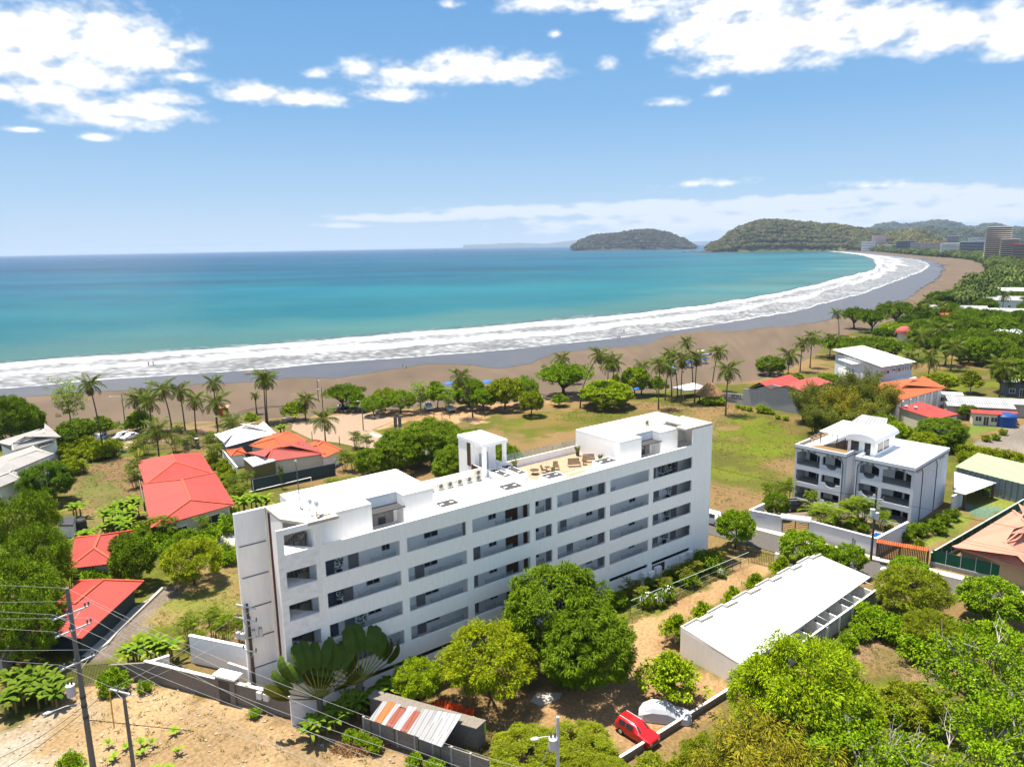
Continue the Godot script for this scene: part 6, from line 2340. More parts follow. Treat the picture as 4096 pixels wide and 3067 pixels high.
	for i in 7:
		mb = MB.new()
		mb.tube([Vector3(i * l / 7 + 0.05, 0.6, 0), Vector3(i * l / 7 + 0.05, 2.5, 0)], [0.03], 6)
		part("post", mb, M.galv, o)
		mb = MB.new()
		mb.box(Vector3(i * l / 7 + 0.08, 0.62, -0.01), Vector3((i + 1) * l / 7 + 0.02, 2.2, 0.01))
		part("shade_cloth", mb, M.cloth, o)
	o = wall_run("mesh_fence", "green shade cloth fence with a pale top rail beside the salmon roofed house", V(54.13,1.9,-86.37), V(79.46,1.9,-105.02), 0.3, 0.2, M.concrete, null, "fence")
	l = (V(54.13,1.9,-86.37)).distance_to(V(79.46,1.9,-105.02))
	for i in 10:
		mb = MB.new()
		mb.box(Vector3(i * l / 10 + 0.04, 0.32, -0.01), Vector3((i + 1) * l / 10 - 0.04, 1.85, 0.01))
		part("shade_cloth", mb, M.cloth, o)
	mb = MB.new()
	mb.box(Vector3(0, 1.86, -0.09), Vector3(l, 1.96, 0.09))
	part("top_rail", mb, M.mint, o)
	# garden fence and black gate
	a = V(13.26,1.7,-75.54)
	b = V(30.97,1.7,-88.01)
	a.y = 0
	b.y = 0
	d = b - a
	o = thing("wire_fence", "thin green wire fence along the garden of the apartment block", "fence", a, atan2(-d.z, d.x))
	l = d.length()
	for y in [1.7, 0.9, 0.15]:
		mb = MB.new()
		mb.tube([Vector3(0, y, 0), Vector3(l, y, 0)], [0.035 if y > 1 else 0.012], 5)
		part("rail", mb, M.mint, o)
	for i in 14:
		mb = MB.new()
		mb.tube([Vector3(i * l / 13, 0, 0), Vector3(i * l / 13, 1.7, 0)], [0.03], 5)
		part("post", mb, M.dark_green, o)
	bar_run("black_gate", "black metal bar gate at the end of the sandy drive", V(31.5,0,-88.41), V(33.89,0,-86.57), 1.9, 0.22, M.frame, "gate", true)
	wall_run("gate_pillar", "white pillar beside the black bar gate", V(33.93,0,-86.57), V(34.27,0,-86.27), 2.2, 0.4, M.white, null, "pillar")
	wall_run("garden_wall", "low white wall from the black gate towards the row house", V(34.33,0,-86.34), V(35.76,0,-85.31), 1.0, 0.2, M.white, M.white)
	# beach side of the left gardens
	wall_run("garden_wall", "dark green wall behind the ochre house", V(-46.4,0,-120.07), V(-33.76,0,-129.12), 2.3, 0.18, M.dark_green)
	wall_run("garden_wall", "white wall beside the tiny orange roofed hut", V(-59.67,2,-140.79), V(-51.95,2,-128.28), 2.0, 0.18, M.white, M.white)
	bar_run("iron_fence", "black iron fence between the red roofed house and the beach road", V(-80.57,0,-148.47), V(-66.75,0,-149.82), 1.7, 0.25, M.frame)
	for q in [[V(-70.83,0,-148.34), "pale gate pillar with a cap at the iron fence"], [V(-68.92,0,-149.18), "dark gate pillar at the iron fence"]]:
		wall_run("gate_pillar", q[1], q[0], q[0] + Vector3(0.7, 0, 0.1), 2.2, 0.6, M.concrete if "pale" in q[1] else M.old_concrete, M.cream, "pillar")
	wall_run("garden_wall", "grey plank fence along the dry lot beside the red roofed house", V(-75.52,0,-136.7), V(-61.29,0,-111.87), 1.7, 0.12, M.old_concrete, null, "fence")
	bar_run("lot_gate", "pale metal gate of the dry lot", V(-83.64,0,-144.48), V(-80.9,0,-144.5), 1.5, 0.3, M.galv, "gate")
	o = thing("pipe_frame", "white pipe goal frame beside the dark green wall", "frame", V(-46.11,0,-120.05), 0)
	var e0 := Vector3.ZERO
	var e1 := V(-36.64,0,-123.01) - V(-46.11,0,-120.05)
	for p in [e0, e1]:
		mb = MB.new()
		mb.tube([p, p + Vector3(0, 2.1 if p == e0 else 1.6, 0)], [0.06], 7)
		part("upright", mb, M.white, o)
	mb = MB.new()
	mb.tube([Vector3(-0.6, 0.2, 0.4), e1 + Vector3(0, 1.6, 0)], [0.07], 7)
	part("cross_bar", mb, M.white, o)
	# small roofs by the dry lot
	flat_house("black_roofed_hut", "small hut with a black flat roof under the trees of the dry lot", [V(-68.65,1.9,-101.17), V(-70.51,1.9,-104.15), V(-68.28,1.9,-104.8), V(-66.41,1.9,-101.07)], 1.9, M.white_old, M.frame)
	o = thing("water_tank", "black round water tank beside the small hut", "tank", V(-67.5,0,-104.79), 0)
	mb = MB.new()
	mb.lathe([Vector2(0, 0), Vector2(0.75, 0), Vector2(0.75, 1.2), Vector2(0.6, 1.45), Vector2(0.25, 1.55), Vector2(0.25, 1.65), Vector2(0, 1.67)], 16)
	part("barrel", mb, M.frame, o)
	o = thing("water_tank", "blue tank beside the small red roofed lean-to", "tank", V(111.8,0,-156.36), 0)
	mb = MB.new()
	mb.lathe([Vector2(0, 0), Vector2(2.2, 0), Vector2(2.2, 2.4), Vector2(1.8, 2.8), Vector2(0, 3.0)], 16)
	part("barrel", mb, mat(0.01, 0.06, 0.22, 0.5), o)
	# pool and paving of the villa garden
	mb = MB.new()
	mb.prism([V(51.51,0,-96.44), V(52.91,0,-97.97), V(53.84,0,-96.79), V(52.16,0,-95.43)], 0.0, 0.3)
	o = part("pool_edge", mb, M.kerb, self)
	tag(o, "small blue plunge pool inside the villa wall", "pool")
	mb = MB.new()
	mb.poly([V(51.85,0.32,-94.88), V(53.26,0.32,-95.97), V(52.43,0.32,-97), V(51.25,0.32,-95.7)])
	part("water", mb, mat(0.005, 0.08, 0.30, 0.08, null, 1, 0.5), o)
	# poles
	var p1 := V(-34.88,16.5,-51.33)
	o = pole_thing("tall concrete pole with three double cross arms on the bare lot", p1, 16.5, 0.24, 0.15, M.pole)
	for y in [14.45, 13.0, 10.2]:
		cross_arm(o, y, 1.35, 0.95, [-0.95, -0.75, -0.2, 0.75, 0.95, -0.05])
	lamp_head(o, Vector3(-0.1, 6.6, 0.1), Vector3(-2.0, 6.5, 1.0))
	transformer(o, Vector3(-0.75, 7.3, 0.2), 1.15)
	for y in [5.2, 6.2, 7.0]:
		mb = MB.new()
		mb.tube([Vector3(0, y, 0), Vector3(0, y + 0.22, 0)], [0.235], 12)
		part("band", mb, M.frame, o)
	mb = MB.new()
	mb.tube([Vector3(0.25, 5.0, 0), Vector3(6.0, 0.1, -5.0)], [0.03], 5)
	part("guy_wire", mb, M.rubber, o)
	var p2 := V(-30.85,8.6,-50.13)
	o = pole_thing("slim concrete pole with one cross arm on the bare lot", p2, 8.6, 0.17, 0.12, M.pole)
	cross_arm(o, 8.35, 1.25, -0.35, [-0.3, 0.75])
	mb = MB.new()
	mb.tube([Vector3(-1.2, 8.3, -0.2), Vector3(-2.5, 3.5, -2.2)], [0.05], 6)
	part("yellow_guard", mb, M.yellow, o)
	var p3 := V(-25.06,0,-61.18)
	o = pole_thing("dark wooden pole with a cluster of transformers beside the apartment block", p3, 9.7, 0.17, 0.12, M.bark)
	cross_arm(o, 9.5, 1.2, -0.4, [])
	cross_arm(o, 8.2, 1.2, -0.4, [-0.9, 0.3, 0.95])
	for q in [[-0.95, 0.3], [-0.45, 0.5], [0.45, 0.2], [0.95, -0.2]]:
		transformer(o, Vector3(q[0], 6.4, q[1]), 0.75)
	mb = MB.new()
	mb.bar(Vector3(-1.3, 6.35, 0.3), Vector3(1.3, 6.35, -0.1), 0.1, 0.1)
	part("platform", mb, M.galv, o)
	cross_arm(o, 5.0, 0.8, -0.4, [-0.95, 0.95])
	var p4 := V(2.85,9,-45.24)
	o = pole_thing("grey pole with one transformer and a street lamp above the scrub", p4, 9.0, 0.14, 0.11, M.galv)
	transformer(o, Vector3(-0.36, 6.45, 0.15), 1.1)
	lamp_head(o, Vector3(-0.1, 7.35, 0.05), Vector3(-1.4, 7.6, 0.35))
	mb = MB.new()
	mb.tube([Vector3(-0.05, 8.6, 0), Vector3(-3.0, 1.2, 2.0)], [0.02], 4)
	part("guy_wire", mb, M.wire, o)
	var p5 := V(47.45,0,-88.42)
	o = pole_thing("dark pole with two grey transformers in front of the villa", p5, 10.2, 0.17, 0.12, M.bark)
	cross_arm(o, 8.7, 0.95, -0.5, [-0.9, 0.0, 0.9])
	transformer(o, Vector3(-0.4, 6.4, 0.2), 1.1)
	transformer(o, Vector3(0.05, 6.0, 0.38), 1.1)
	# street lamps
	for q in [[V(-92.51,0,-165.01), 9.1, Vector3(-2.2, 0, 0.4), "tall street lamp at the beach beside the coconut palms"], [V(-50.11,0,-183.27), 6.4, Vector3(-0.7, 0, 0.1), "street lamp on the beach edge of the turning circle"], [V(-35.18,0,-162.25), 7.5, Vector3(-0.6, 0, 0.2), "leaning dark lamp pole at the turning circle"], [V(-55.11,0,-197.58), 6.0, Vector3(0.2, 0, 0), "thin dark post at the beach edge behind the turning circle"]]:
		o = thing("street_lamp", q[3], "street lamp", q[0], 0, "street lamps near the beach")
		mb = MB.new()
		mb.tube([Vector3(0, -0.2, 0), Vector3(0, q[1], 0)], [0.13, 0.08], 8)
		part("post", mb, M.pole, o)
		lamp_head(o, Vector3(0, q[1] - 0.6, 0), Vector3(0, q[1] - 0.4, 0) + q[2])
	for q in [[V(44.86,0,-80.41), 2.6, "white bell street lamp by the end of the row house"], [V(51.89,0,-75.63), 2.2, "white bell street lamp beside the olive tree"], [V(37.25,0,-89.14), 2.2, "white bell lamp between the street trees"]]:
		o = thing("garden_lamp", q[2], "lamp", q[0], 0, "bell lamps along the street")
		mb = MB.new()
		mb.tube([Vector3(0, 0, 0), Vector3(0, q[1], 0)], [0.05], 7)
		part("post", mb, M.frame, o)
		mb = MB.new()
		mb.lathe([Vector2(0.42, q[1] - 0.05), Vector2(0.36, q[1] + 0.12), Vector2(0.15, q[1] + 0.3), Vector2(0, q[1] + 0.34)], 12)
		part("shade", mb, M.white, o)
	# wires
	var arm := Basis(Vector3.UP, 0.95)
	var ends := [V(-0.03,10.5,-36.83), V(1.04,10.3,-36.32), V(1.84,10,-36.11), V(-0.89,8.8,-36.63), V(0.21,8.6,-36.48), V(-1.77,7,-37.21), V(-2.31,6.6,-36.28)]
	var k := 0
	for y in [14.9, 13.45, 10.65]:
		for s in [-0.95, 0.95]:
			var from := Vector3(p1.x, y, p1.z) + arm * Vector3(s * 1.35, 0, 0.17)
			wire(from, ends[mini(k, 6)] + Vector3(0.3 * s, 0, 0), 0.9, "power line slung from the tall pole over the bare lot towards the scrub")
			wire(from, from + Vector3(-50, 0.4 - 0.2 * s, -6 + 3.0 * s), 0.5, "power line running from the tall pole over the big trees")
			k += 1
	wire(p1, V(2.91,11.5,-35.95), 1.0, "topmost thin wire from the tall pole over the bare lot")
	wire(p1, p1 + Vector3(-50, 0.3, -8), 0.4, "topmost thin wire from the tall pole towards the trees")
	wire(p2 + Vector3(0, -0.1, 0), Vector3(p3.x, 7.5, p3.z), 0.4, "thin cable between the slim pole and the transformer pole", 0.012)
	wire(p2 + Vector3(-1.1, 0, 0.3), Vector3(p3.x - 1, 8.6, p3.z), 0.4, "second thin cable between the slim pole and the transformer pole", 0.012)
	wire(p2 + Vector3(1.0, 0, 0), V(-3.68,6,-40.16), 0.6, "thin cable from the slim pole over the bare lot", 0.012)
	wire(p2 + Vector3(-1, 0, 0), V(-37.7,6,-42.97), 0.5, "dark cable from the slim pole to the pale rubble", 0.02, true)
	wire(Vector3(p1.x, 6.3, p1.z), V(-39.58,5.5,-45.4), 0.5, "dark cable low on the tall pole", 0.02, true)
	for y in [8.8, 8.8, 6.0, 5.6]:
		k += 1
		wire(Vector3(p5.x, y, p5.z), Vector3(p5.x, y, p5.z) + Vector3(24, -0.5, -19 + 0.5 * (k % 3)) * 1.2 * Vector3(1, 1, -0.9), 0.6, "thin wire along the street in front of the villa", 0.014, true)
		wire(Vector3(p5.x, y, p5.z), Vector3(p5.x, y, p5.z) + Vector3(-24, 0.2, -23 + 0.6 * (k % 3)), 0.8, "thin wire from the villa pole along the street", 0.014, true)
	# posts in the field
	for q in [V(8.02,0,-139.21), V(8.01,0,-138.96), V(-45.17,0,-154.7), V(-37.96,0,-150.17), V(-19.4,0,-170.18), V(-17.45,0,-170.67), V(-15.67,0,-172.47), V(-6.92,0,-173.14)]:
		o = thing("field_post", "thin dark post standing in the grass near the beach track", "post", q, 0, "posts in the field")
		mb = MB.new()
		mb.tube([Vector3(0, 0, 0), Vector3(0.03, 1.9, 0)], [0.08, 0.07], 6)
		part("shaft", mb, M.bark, o)

# ---------------------------------------------------------------- vegetation
var kinds := {}

func crown(mb: MB, r: float, y0: float, y1: float, clumps: int, per: int, cr: float, ll: float, lw: float, k0: Color, k1: Color, tip: Color, droop: float, inner := 0.6, lumps := 0.25, lobes := 0, lr := 1.0) -> Array:
	var mid := Vector3(0, (y0 + y1) / 2, 0)
	var hy := (y1 - y0) / 2
	var nz := FastNoiseLite.new()
	nz.seed = rng.randi() % 1000
	nz.frequency = 0.9
	var heads := []
	for i in lobes:
		# spread evenly over the crown, a little uneven in reach
		var y := 1.0 - 1.75 * (i + 0.5) / lobes
		var a := i * 2.39996 + rnd(-0.25, 0.25)
		var d := Vector3(cos(a) * sqrt(1 - y * y), y, sin(a) * sqrt(1 - y * y))
		heads.append(mid + Vector3(d.x * (r - lr), d.y * (hy - lr * 0.8), d.z * (r - lr)) * rnd(0.84, 1.06))
	var hubs := []
	for i in clumps:
		var d := ball().normalized()
		d.y = d.y * 0.9 + 0.12
		d = d.normalized()
		var f := (inner + (1.0 - inner) * pow(rng.randf(), 0.5)) * (1.0 + lumps * nz.get_noise_3dv(d * 2.5) * 2.0)
		var c := mid + Vector3(d.x * r, d.y * hy, d.z * r) * f
		if lobes:
			var h: Vector3 = heads[i % lobes]
			d = (ball().normalized() + (h - mid).normalized() * 0.7 + Vector3(0, 0.25, 0)).normalized()
			c = h + Vector3(d.x, d.y * 0.8, d.z) * lr * rnd(0.75, 1.05)
		hubs.append(c)
		var tint := rnd(0.75, 1.25)
		for j in per:
			var b := ball()
			var p := c + Vector3(b.x, b.y * 0.75, b.z) * cr
			var g := (b * 0.8 + d * 0.5 + jitter(0.5) + Vector3(0, -droop, 0)).normalized()
			var s := g.cross(jitter(0.6) + Vector3(0, 0.8, 0) + d * 0.4)
			if s.length_squared() < 0.001:
				s = g.cross(Vector3.RIGHT)
			var q := rng.randf()
			var k := k0.lerp(k1, q) * tint
			if q > 0.88:
				k = tip * tint
			mb.leaf(p, g, s.normalized(), ll * rnd(0.7, 1.25), lw * rnd(0.8, 1.2), k)
	return hubs

func limbs(h: float, fork: float, r0: float, hubs: Array, count: int, lean := 0.3) -> MB:
	var mb := MB.new()
	var top := Vector3(rnd(-lean, lean), fork, rnd(-lean, lean))
	mb.tube([Vector3(0, -0.2, 0), Vector3(top.x * 0.4, fork * 0.5, top.z * 0.4), top], [r0 * 1.25, r0, r0 * 0.8], 8, false)
	for i in count:
		var e: Vector3 = hubs[(i * 7) % hubs.size()]
		var m := top.lerp(e, 0.5) + Vector3(0, (e.y - fork) * 0.12, 0) + jitter(0.25)
		mb.tube([top - Vector3(0, 0.15, 0), m, e], [r0 * 0.5, r0 * 0.3, r0 * 0.08], 5, false)
	return mb

func species() -> void:
	var dk := Color(0.14, 0.26, 0.008)
	var md := Color(0.24, 0.37, 0.010)
	var tp := Color(0.33, 0.43, 0.015)
	for v in 2:
		var mb := MB.new()
		var hubs := crown(mb, 6.0, 0.6, 10.2, 460, 92, 0.58, 0.40, 0.115, dk, md, tp, 0.45, 0.62, 0.2, 42, 1.55)
		kinds["mango%d" % v] = [mb.mesh(), limbs(10, 2.2, 0.34, hubs, 9).mesh(), 6.0, 10.0, M.bark]
		mb = MB.new()
		hubs = crown(mb, 4.0, 1.2, 6.6, 230, 62, 0.46, 0.33, 0.165, dk, md, tp, 0.2, 0.45, 0.35, 24, 1.15)
		kinds["broad%d" % v] = [mb.mesh(), limbs(6.5, 1.7, 0.2, hubs, 9).mesh(), 4.0, 6.5, M.bark]
		mb = MB.new()
		hubs = crown(mb, 5.0, 1.4, 8.1, 300, 88, 0.58, 0.32, 0.095, dk, md, tp, 0.25, 0.35, 0.4, 34, 1.35)
		kinds["feather%d" % v] = [mb.mesh(), limbs(8, 2.0, 0.22, hubs, 12).mesh(), 5.0, 8.0, M.bark]
		mb = MB.new()
		hubs = crown(mb, 7.6, 4.4, 8.0, 300, 75, 0.85, 0.36, 0.24, dk, md, tp, 0.0, 0.3, 0.35)
		kinds["rain%d" % v] = [mb.mesh(), limbs(8, 2.2, 0.5, hubs, 16, 0.6).mesh(), 8.0, 8.0, M.bark]
		mb = MB.new()
		hubs = crown(mb, 1.4, 0.15, 2.0, 70, 48, 0.36, 0.26, 0.12, dk, md, tp, 0.1, 0.4, 0.4)
		kinds["bush%d" % v] = [mb.mesh(), limbs(2, 0.3, 0.05, hubs, 5).mesh(), 1.5, 2.0, M.bark]
		mb = MB.new()
		hubs = []
		for lay in 4:
			hubs += crown(mb, 3.3 - lay * 0.65, 2.3 + lay * 0.75, 2.9 + lay * 0.75, 44 - lay * 8, 46, 0.5, 0.36, 0.2, dk, md, tp, 0.0, 0.3, 0.3)
		kinds["almond%d" % v] = [mb.mesh(), limbs(5, 1.8, 0.14, hubs, 12).mesh(), 3.5, 5.0, M.pale_bark]
		mb = MB.new()
		hubs = crown(mb, 5.6, 3.4, 9.0, 170, 52, 0.62, 0.30, 0.19, dk, md, tp, 0.1, 0.55, 0.5)
		var br := MB.new()
		for t in 3:
			var top := Vector3(rnd(-0.8, 0.8), rnd(2.2, 3.2), rnd(-0.8, 0.8))
			br.tube([Vector3(rnd(-0.4, 0.4), -0.2, rnd(-0.4, 0.4)), top * 0.6, top], [0.26, 0.2, 0.17], 7, false)
			for i in 8:
				var e: Vector3 = hubs[(t * 31 + i * 7) % hubs.size()]
				e = e + Vector3(0, rnd(0.0, 0.8), 0)
				var m1 := top.lerp(e, 0.4) + jitter(0.5)
				var m2 := top.lerp(e, 0.75) + jitter(0.4)
				br.tube([top, m1, m2, e], [0.13, 0.1, 0.07, 0.03], 5, false)
				for j in 3:
					br.tube([m2, m2 + (e - m2) * 0.6 + jitter(0.6), m2 + (e - m2) * 1.1 + jitter(1.0) + Vector3(0, 0.4, 0)], [0.05, 0.035, 0.015], 4, false)
		kinds["pale%d" % v] = [mb.mesh(), br.mesh(), 6.0, 9.0, M.silver_bark]
	var mb := MB.new()
	var hubs := crown(mb, 3.2, 3.0, 13.0, 120, 46, 0.6, 0.32, 0.15, dk, md, tp, 0.1, 0.3, 0.5)
	kinds["sparse0"] = [mb.mesh(), limbs(13, 7.0, 0.16, hubs, 18).mesh(), 3.5, 13.0, M.pale_bark]
	# bamboo
	mb = MB.new()
	var cul := MB.new()
	for i in 26:
		var a := rnd(0, TAU)
		var d := Vector3(cos(a), 0, sin(a))
		var h := rnd(6.0, 9.0)
		var p0 := d * rnd(0.1, 0.9)
		var p1 := p0 + d * h * 0.1 + Vector3(0, h * 0.6, 0)
		var p2 := p0 + d * h * 0.32 + Vector3(0, h, 0)
		cul.tube([p0, p1, p2], [0.06, 0.05, 0.02], 5, false)
		for j in 12:
			var t := rnd(0.3, 1.0)
			var c := p0.lerp(p1, t * 2.0) if t < 0.5 else p1.lerp(p2, t * 2.0 - 1.0)
			var tint := rnd(0.7, 1.3)
			for m in 52:
				var b := ball()
				var g := (b + Vector3(0, -0.6, 0)).normalized()
				mb.leaf(c + b * 0.75, g, g.cross(jitter(1.0) + Vector3(0, 0.5, 0)).normalized(), 0.36, 0.07, Color(0.16, 0.22, 0.024).lerp(Color(0.28, 0.30, 0.04), rng.randf()) * tint)
	kinds["bamboo0"] = [mb.mesh(), cul.mesh(), 3.2, 9.0, M.husk]
	# coconut fronds: upright, spread, hanging, dead
	for q in [["frond0", 0.85, 0.9, false], ["frond1", 0.25, 1.4, false], ["frond2", -0.35, 1.5, false], ["frond3", -1.1, 0.7, true]]:
		mb = MB.new()
		var n := 26
		var l := 4.2 if not q[3] else 2.8
		var spine := []
		for i in n + 1:
			var t := i / float(n)
			var ang: float = q[1] - q[2] * t * t
			var prev: Vector3 = spine[-1] if i else Vector3.ZERO
			spine.append(prev + Vector3(cos(ang), sin(ang), 0) * l / n if i else Vector3.ZERO)
		for i in range(3, n + 1):
			var t := i / float(n)
			var d: Vector3 = (spine[i] - spine[i - 1]).normalized()
			var ln := (1.05 * sin(PI * clampf(t * 0.92 + 0.06, 0, 1)) + 0.15)
			for s in [-1, 1]:
				var g := (Vector3(0, -0.55, s) + d * 0.55).normalized()
				var k := Color(0.028, 0.065, 0.005).lerp(Color(0.12, 0.145, 0.010), rng.randf())
				if q[3]:
					k = Color(0.13, 0.075, 0.03).lerp(Color(0.22, 0.14, 0.06), rng.randf())
				mb.leaf(spine[i], (g + jitter(0.12)).normalized(), d, ln, 0.15, k)
		mb.col = Color(0.17, 0.17, 0.03) if not q[3] else Color(0.2, 0.13, 0.06)
		mb.tube([spine[0], spine[8], spine[16], spine[26]], [0.05, 0.04, 0.025, 0.008], 4, false)
		kinds[q[0]] = mb.mesh()
	# feathery cluster palm
	for v in 2:
		mb = MB.new()
		var st := MB.new()
		for i in 7:
			var a := TAU * i / 7 + rnd(-0.3, 0.3)
			var foot := Vector3(cos(a), 0, sin(a)) * rnd(0.15, 0.5)
			var top := foot * 2.4 + Vector3(0, rnd(1.6, 3.4), 0)
			st.tube([foot, foot.lerp(top, 0.5) - foot * 0.3, top], [0.06, 0.05, 0.045], 5, false)
			for j in 7:
				var b := rnd(0, TAU)
				var up := rnd(0.4, 1.2)
				var pos := top
				for m in 13:
					var t := m / 12.0
					var ang := up - 1.6 * t * t
					var d := Vector3(cos(b) * cos(ang), sin(ang), sin(b) * cos(ang))
					pos += d * 0.15
					var sd := Vector3(-sin(b), 0, cos(b))
					for s in [-1, 1]:
						var g: Vector3 = (sd * s * 0.9 + d * 0.7 + Vector3(0, -0.25, 0)).normalized()
						mb.leaf(pos, g, d, 0.55 * sin(PI * (0.12 + t * 0.8)) + 0.1, 0.09, Color(0.06, 0.13, 0.010).lerp(Color(0.26, 0.33, 0.025), rng.randf()))
		kinds["areca%d" % v] = [mb.mesh(), st.mesh(), 2.2, 4.8, M.husk]
	# banana: broad torn leaves
	mb = MB.new()
	var bs := MB.new()
	for i in 3:
		var foot := Vector3(cos(i * 2.1) * 0.5, 0, sin(i * 2.1) * 0.5)
		var h := rnd(1.2, 2.0)
		bs.tube([foot, foot + Vector3(0, h, 0)], [0.14, 0.09], 7, false)
		for j in 8:
			big_leaf(mb, foot + Vector3(0, h, 0), TAU * j / 8 + rnd(-0.3, 0.3), rnd(0.6, 1.25), rnd(1.5, 2.2), rnd(0.42, 0.58), Color(0.10, 0.22, 0.015).lerp(Color(0.32, 0.40, 0.03), rng.randf()))
	kinds["banana0"] = [mb.mesh(), bs.mesh(), 2.2, 3.4, M.husk]
	# young sprouts
	mb = MB.new()
	bs = MB.new()
	bs.tube([Vector3.ZERO, Vector3(0, 0.3, 0)], [0.04, 0.03], 5, false)
	for j in 6:
		big_leaf(mb, Vector3(0, 0.2, 0), TAU * j / 6 + rnd(-0.3, 0.3), rnd(0.7, 1.3), rnd(0.5, 0.8), 0.2, Color(0.26, 0.40, 0.04))
	kinds["sprout0"] = [mb.mesh(), bs.mesh(), 0.7, 0.9, M.mint]
	mb = MB.new()
	big_leaf(mb, Vector3(0, 1.5, 0), 0, 1.45, 1.75, 0.62, Color(0.05, 0.085, 0.012))
	mb.col = Color(0.16, 0.18, 0.04)
	mb.tube([Vector3.ZERO, Vector3(0, 1.55, 0)], [0.05, 0.03], 5, false)
	kinds["fan_leaf"] = mb.mesh()

func big_leaf(mb: MB, at: Vector3, turn: float, up: float, l: float, w: float, k: Color) -> void:
	var pos := at
	var sd := Vector3(-sin(turn), 0, cos(turn))
	var pl := at
	var pr := at
	var n := 7
	for m in n:
		var t := (m + 1) / float(n)
		var ang := up - 1.5 * t * t
		var d := Vector3(cos(turn) * cos(ang), sin(ang), sin(turn) * cos(ang))
		var nx := pos + d * l / n
		var ww := w * 0.5 * sqrt(maxf(0.0, sin(PI * clampf(t * 0.9 + 0.05, 0, 1)))) * rnd(0.85, 1.1)
		var fold := Vector3(0, -0.18 * ww, 0)
		var nl := nx + sd * ww + fold
		var nr := nx - sd * ww + fold
		if m == n - 1:
			nl = nx
			nr = nx
		mb.col = k * rnd(0.85, 1.15)
		mb.quad(pos, pl, nl, nx)
		mb.quad(pr, pos, nx, nr)
		pos = nx
		pl = nl
		pr = nr

func tree(kind: String, called: String, label: String, top: Vector3, r: float, tint: String, group: String) -> Node3D:
	var k: Array = kinds[kind]
	var o := thing(called, label, "plant" if top.y < 2.6 else "tree", Vector3(top.x, 0, top.z), rnd(0, TAU), group)
	r *= 0.9
	o.scale = Vector3(r / k[2], top.y / k[3], r / k[2])
	part_mesh("trunk" if top.y > 2.6 else "stem", k[1], k[4], o)
	part_mesh("crown" if top.y > 2.6 else "leaves", k[0], M[tint], o)
	return o

func palm(label: String, head: Vector3, lean: Vector3, fronds := 19, size := 1.0, skirt := 4, group := "coconut palms") -> void:
	# «head» is where the fronds start; the foot stands at its place minus the lean
	var h := head.y
	var o := thing("coconut_palm", label, "palm tree", Vector3(head.x, 0, head.z) - lean, 0, group)
	var mb := MB.new()
	var pts := []
	for i in 7:
		var t := i / 6.0
		pts.append(Vector3(lean.x * t * t, h * t - (0.2 if i == 0 else 0.0), lean.z * t * t))
	mb.tube(pts, [0.26, 0.17, 0.15, 0.14, 0.13, 0.12, 0.14], 8, false)
	part("trunk", mb, M.palm_bark, o)
	var a0 := rnd(0, TAU)
	for i in fronds + skirt:
		var f := i / float(fronds)
		var kind := "frond0" if f < 0.3 else "frond1" if f < 0.65 else "frond2"
		if i >= fronds:
			kind = "frond3"
		var p := part_mesh("frond" if i < fronds else "dry_frond", kinds[kind], M.frond, o)
		var s := size * rnd(0.85, 1.1)
		p.transform = Transform3D(Basis(Vector3.UP, a0 + i * 2.4) * Basis(Vector3.BACK, rnd(-0.15, 0.15)) * Basis().scaled(Vector3(s, s, s)), pts[6] + Vector3(0, 0.1, 0))
	mb = MB.new()
	for i in 7:
		var a := i * 0.9
		mb.lathe([Vector2(0, -0.16), Vector2(0.12, -0.1), Vector2(0.15, 0), Vector2(0.1, 0.12), Vector2(0, 0.15)], 7, Transform3D(Basis(), pts[6] + Vector3(cos(a) * 0.25, -0.25 - 0.05 * (i % 2), sin(a) * 0.25)))
	mb.col = Color(1, 1, 1)
	part("coconuts", mb, M.husk, o).set_meta("kind", "stuff")

func scatter_wood(called: String, ring: Array, count: int, lo: float, hi: float, k0: Color, k1: Color) -> void:
	var f := flat(ring)
	var box := Rect2(f[0], Vector2.ZERO)
	for p in f:
		box = box.expand(p)
	var mm := MultiMesh.new()
	mm.transform_format = MultiMesh.TRANSFORM_3D
	mm.use_colors = true
	mm.mesh = M.clump
	mm.instance_count = count
	var i := 0
	while i < count:
		var p := f[i % f.size()] if count == f.size() else Vector2(rnd(box.position.x, box.end.x), rnd(box.position.y, box.end.y))
		if count != f.size() and not inside(f, p):
			continue
		var r := rnd(lo, hi)
		mm.set_instance_transform(i, Transform3D(Basis(Vector3.UP, rnd(0, TAU)).scaled(Vector3(r, r * rnd(0.8, 1.3), r)), Vector3(p.x, rnd(0.0, r * 0.6), p.y)))
		mm.set_instance_color(i, k0.lerp(k1, rng.randf()) * rnd(0.9, 2.0))
		i += 1
	var mi := MultiMeshInstance3D.new()
	mi.name = numbered(called)
	mi.multimesh = mm
	mi.material_override = M.clump_mat
	mi.set_meta("kind", "stuff")
	add_child(mi)
	tag(mi, "dense far wood behind the beach towards the town", "trees")

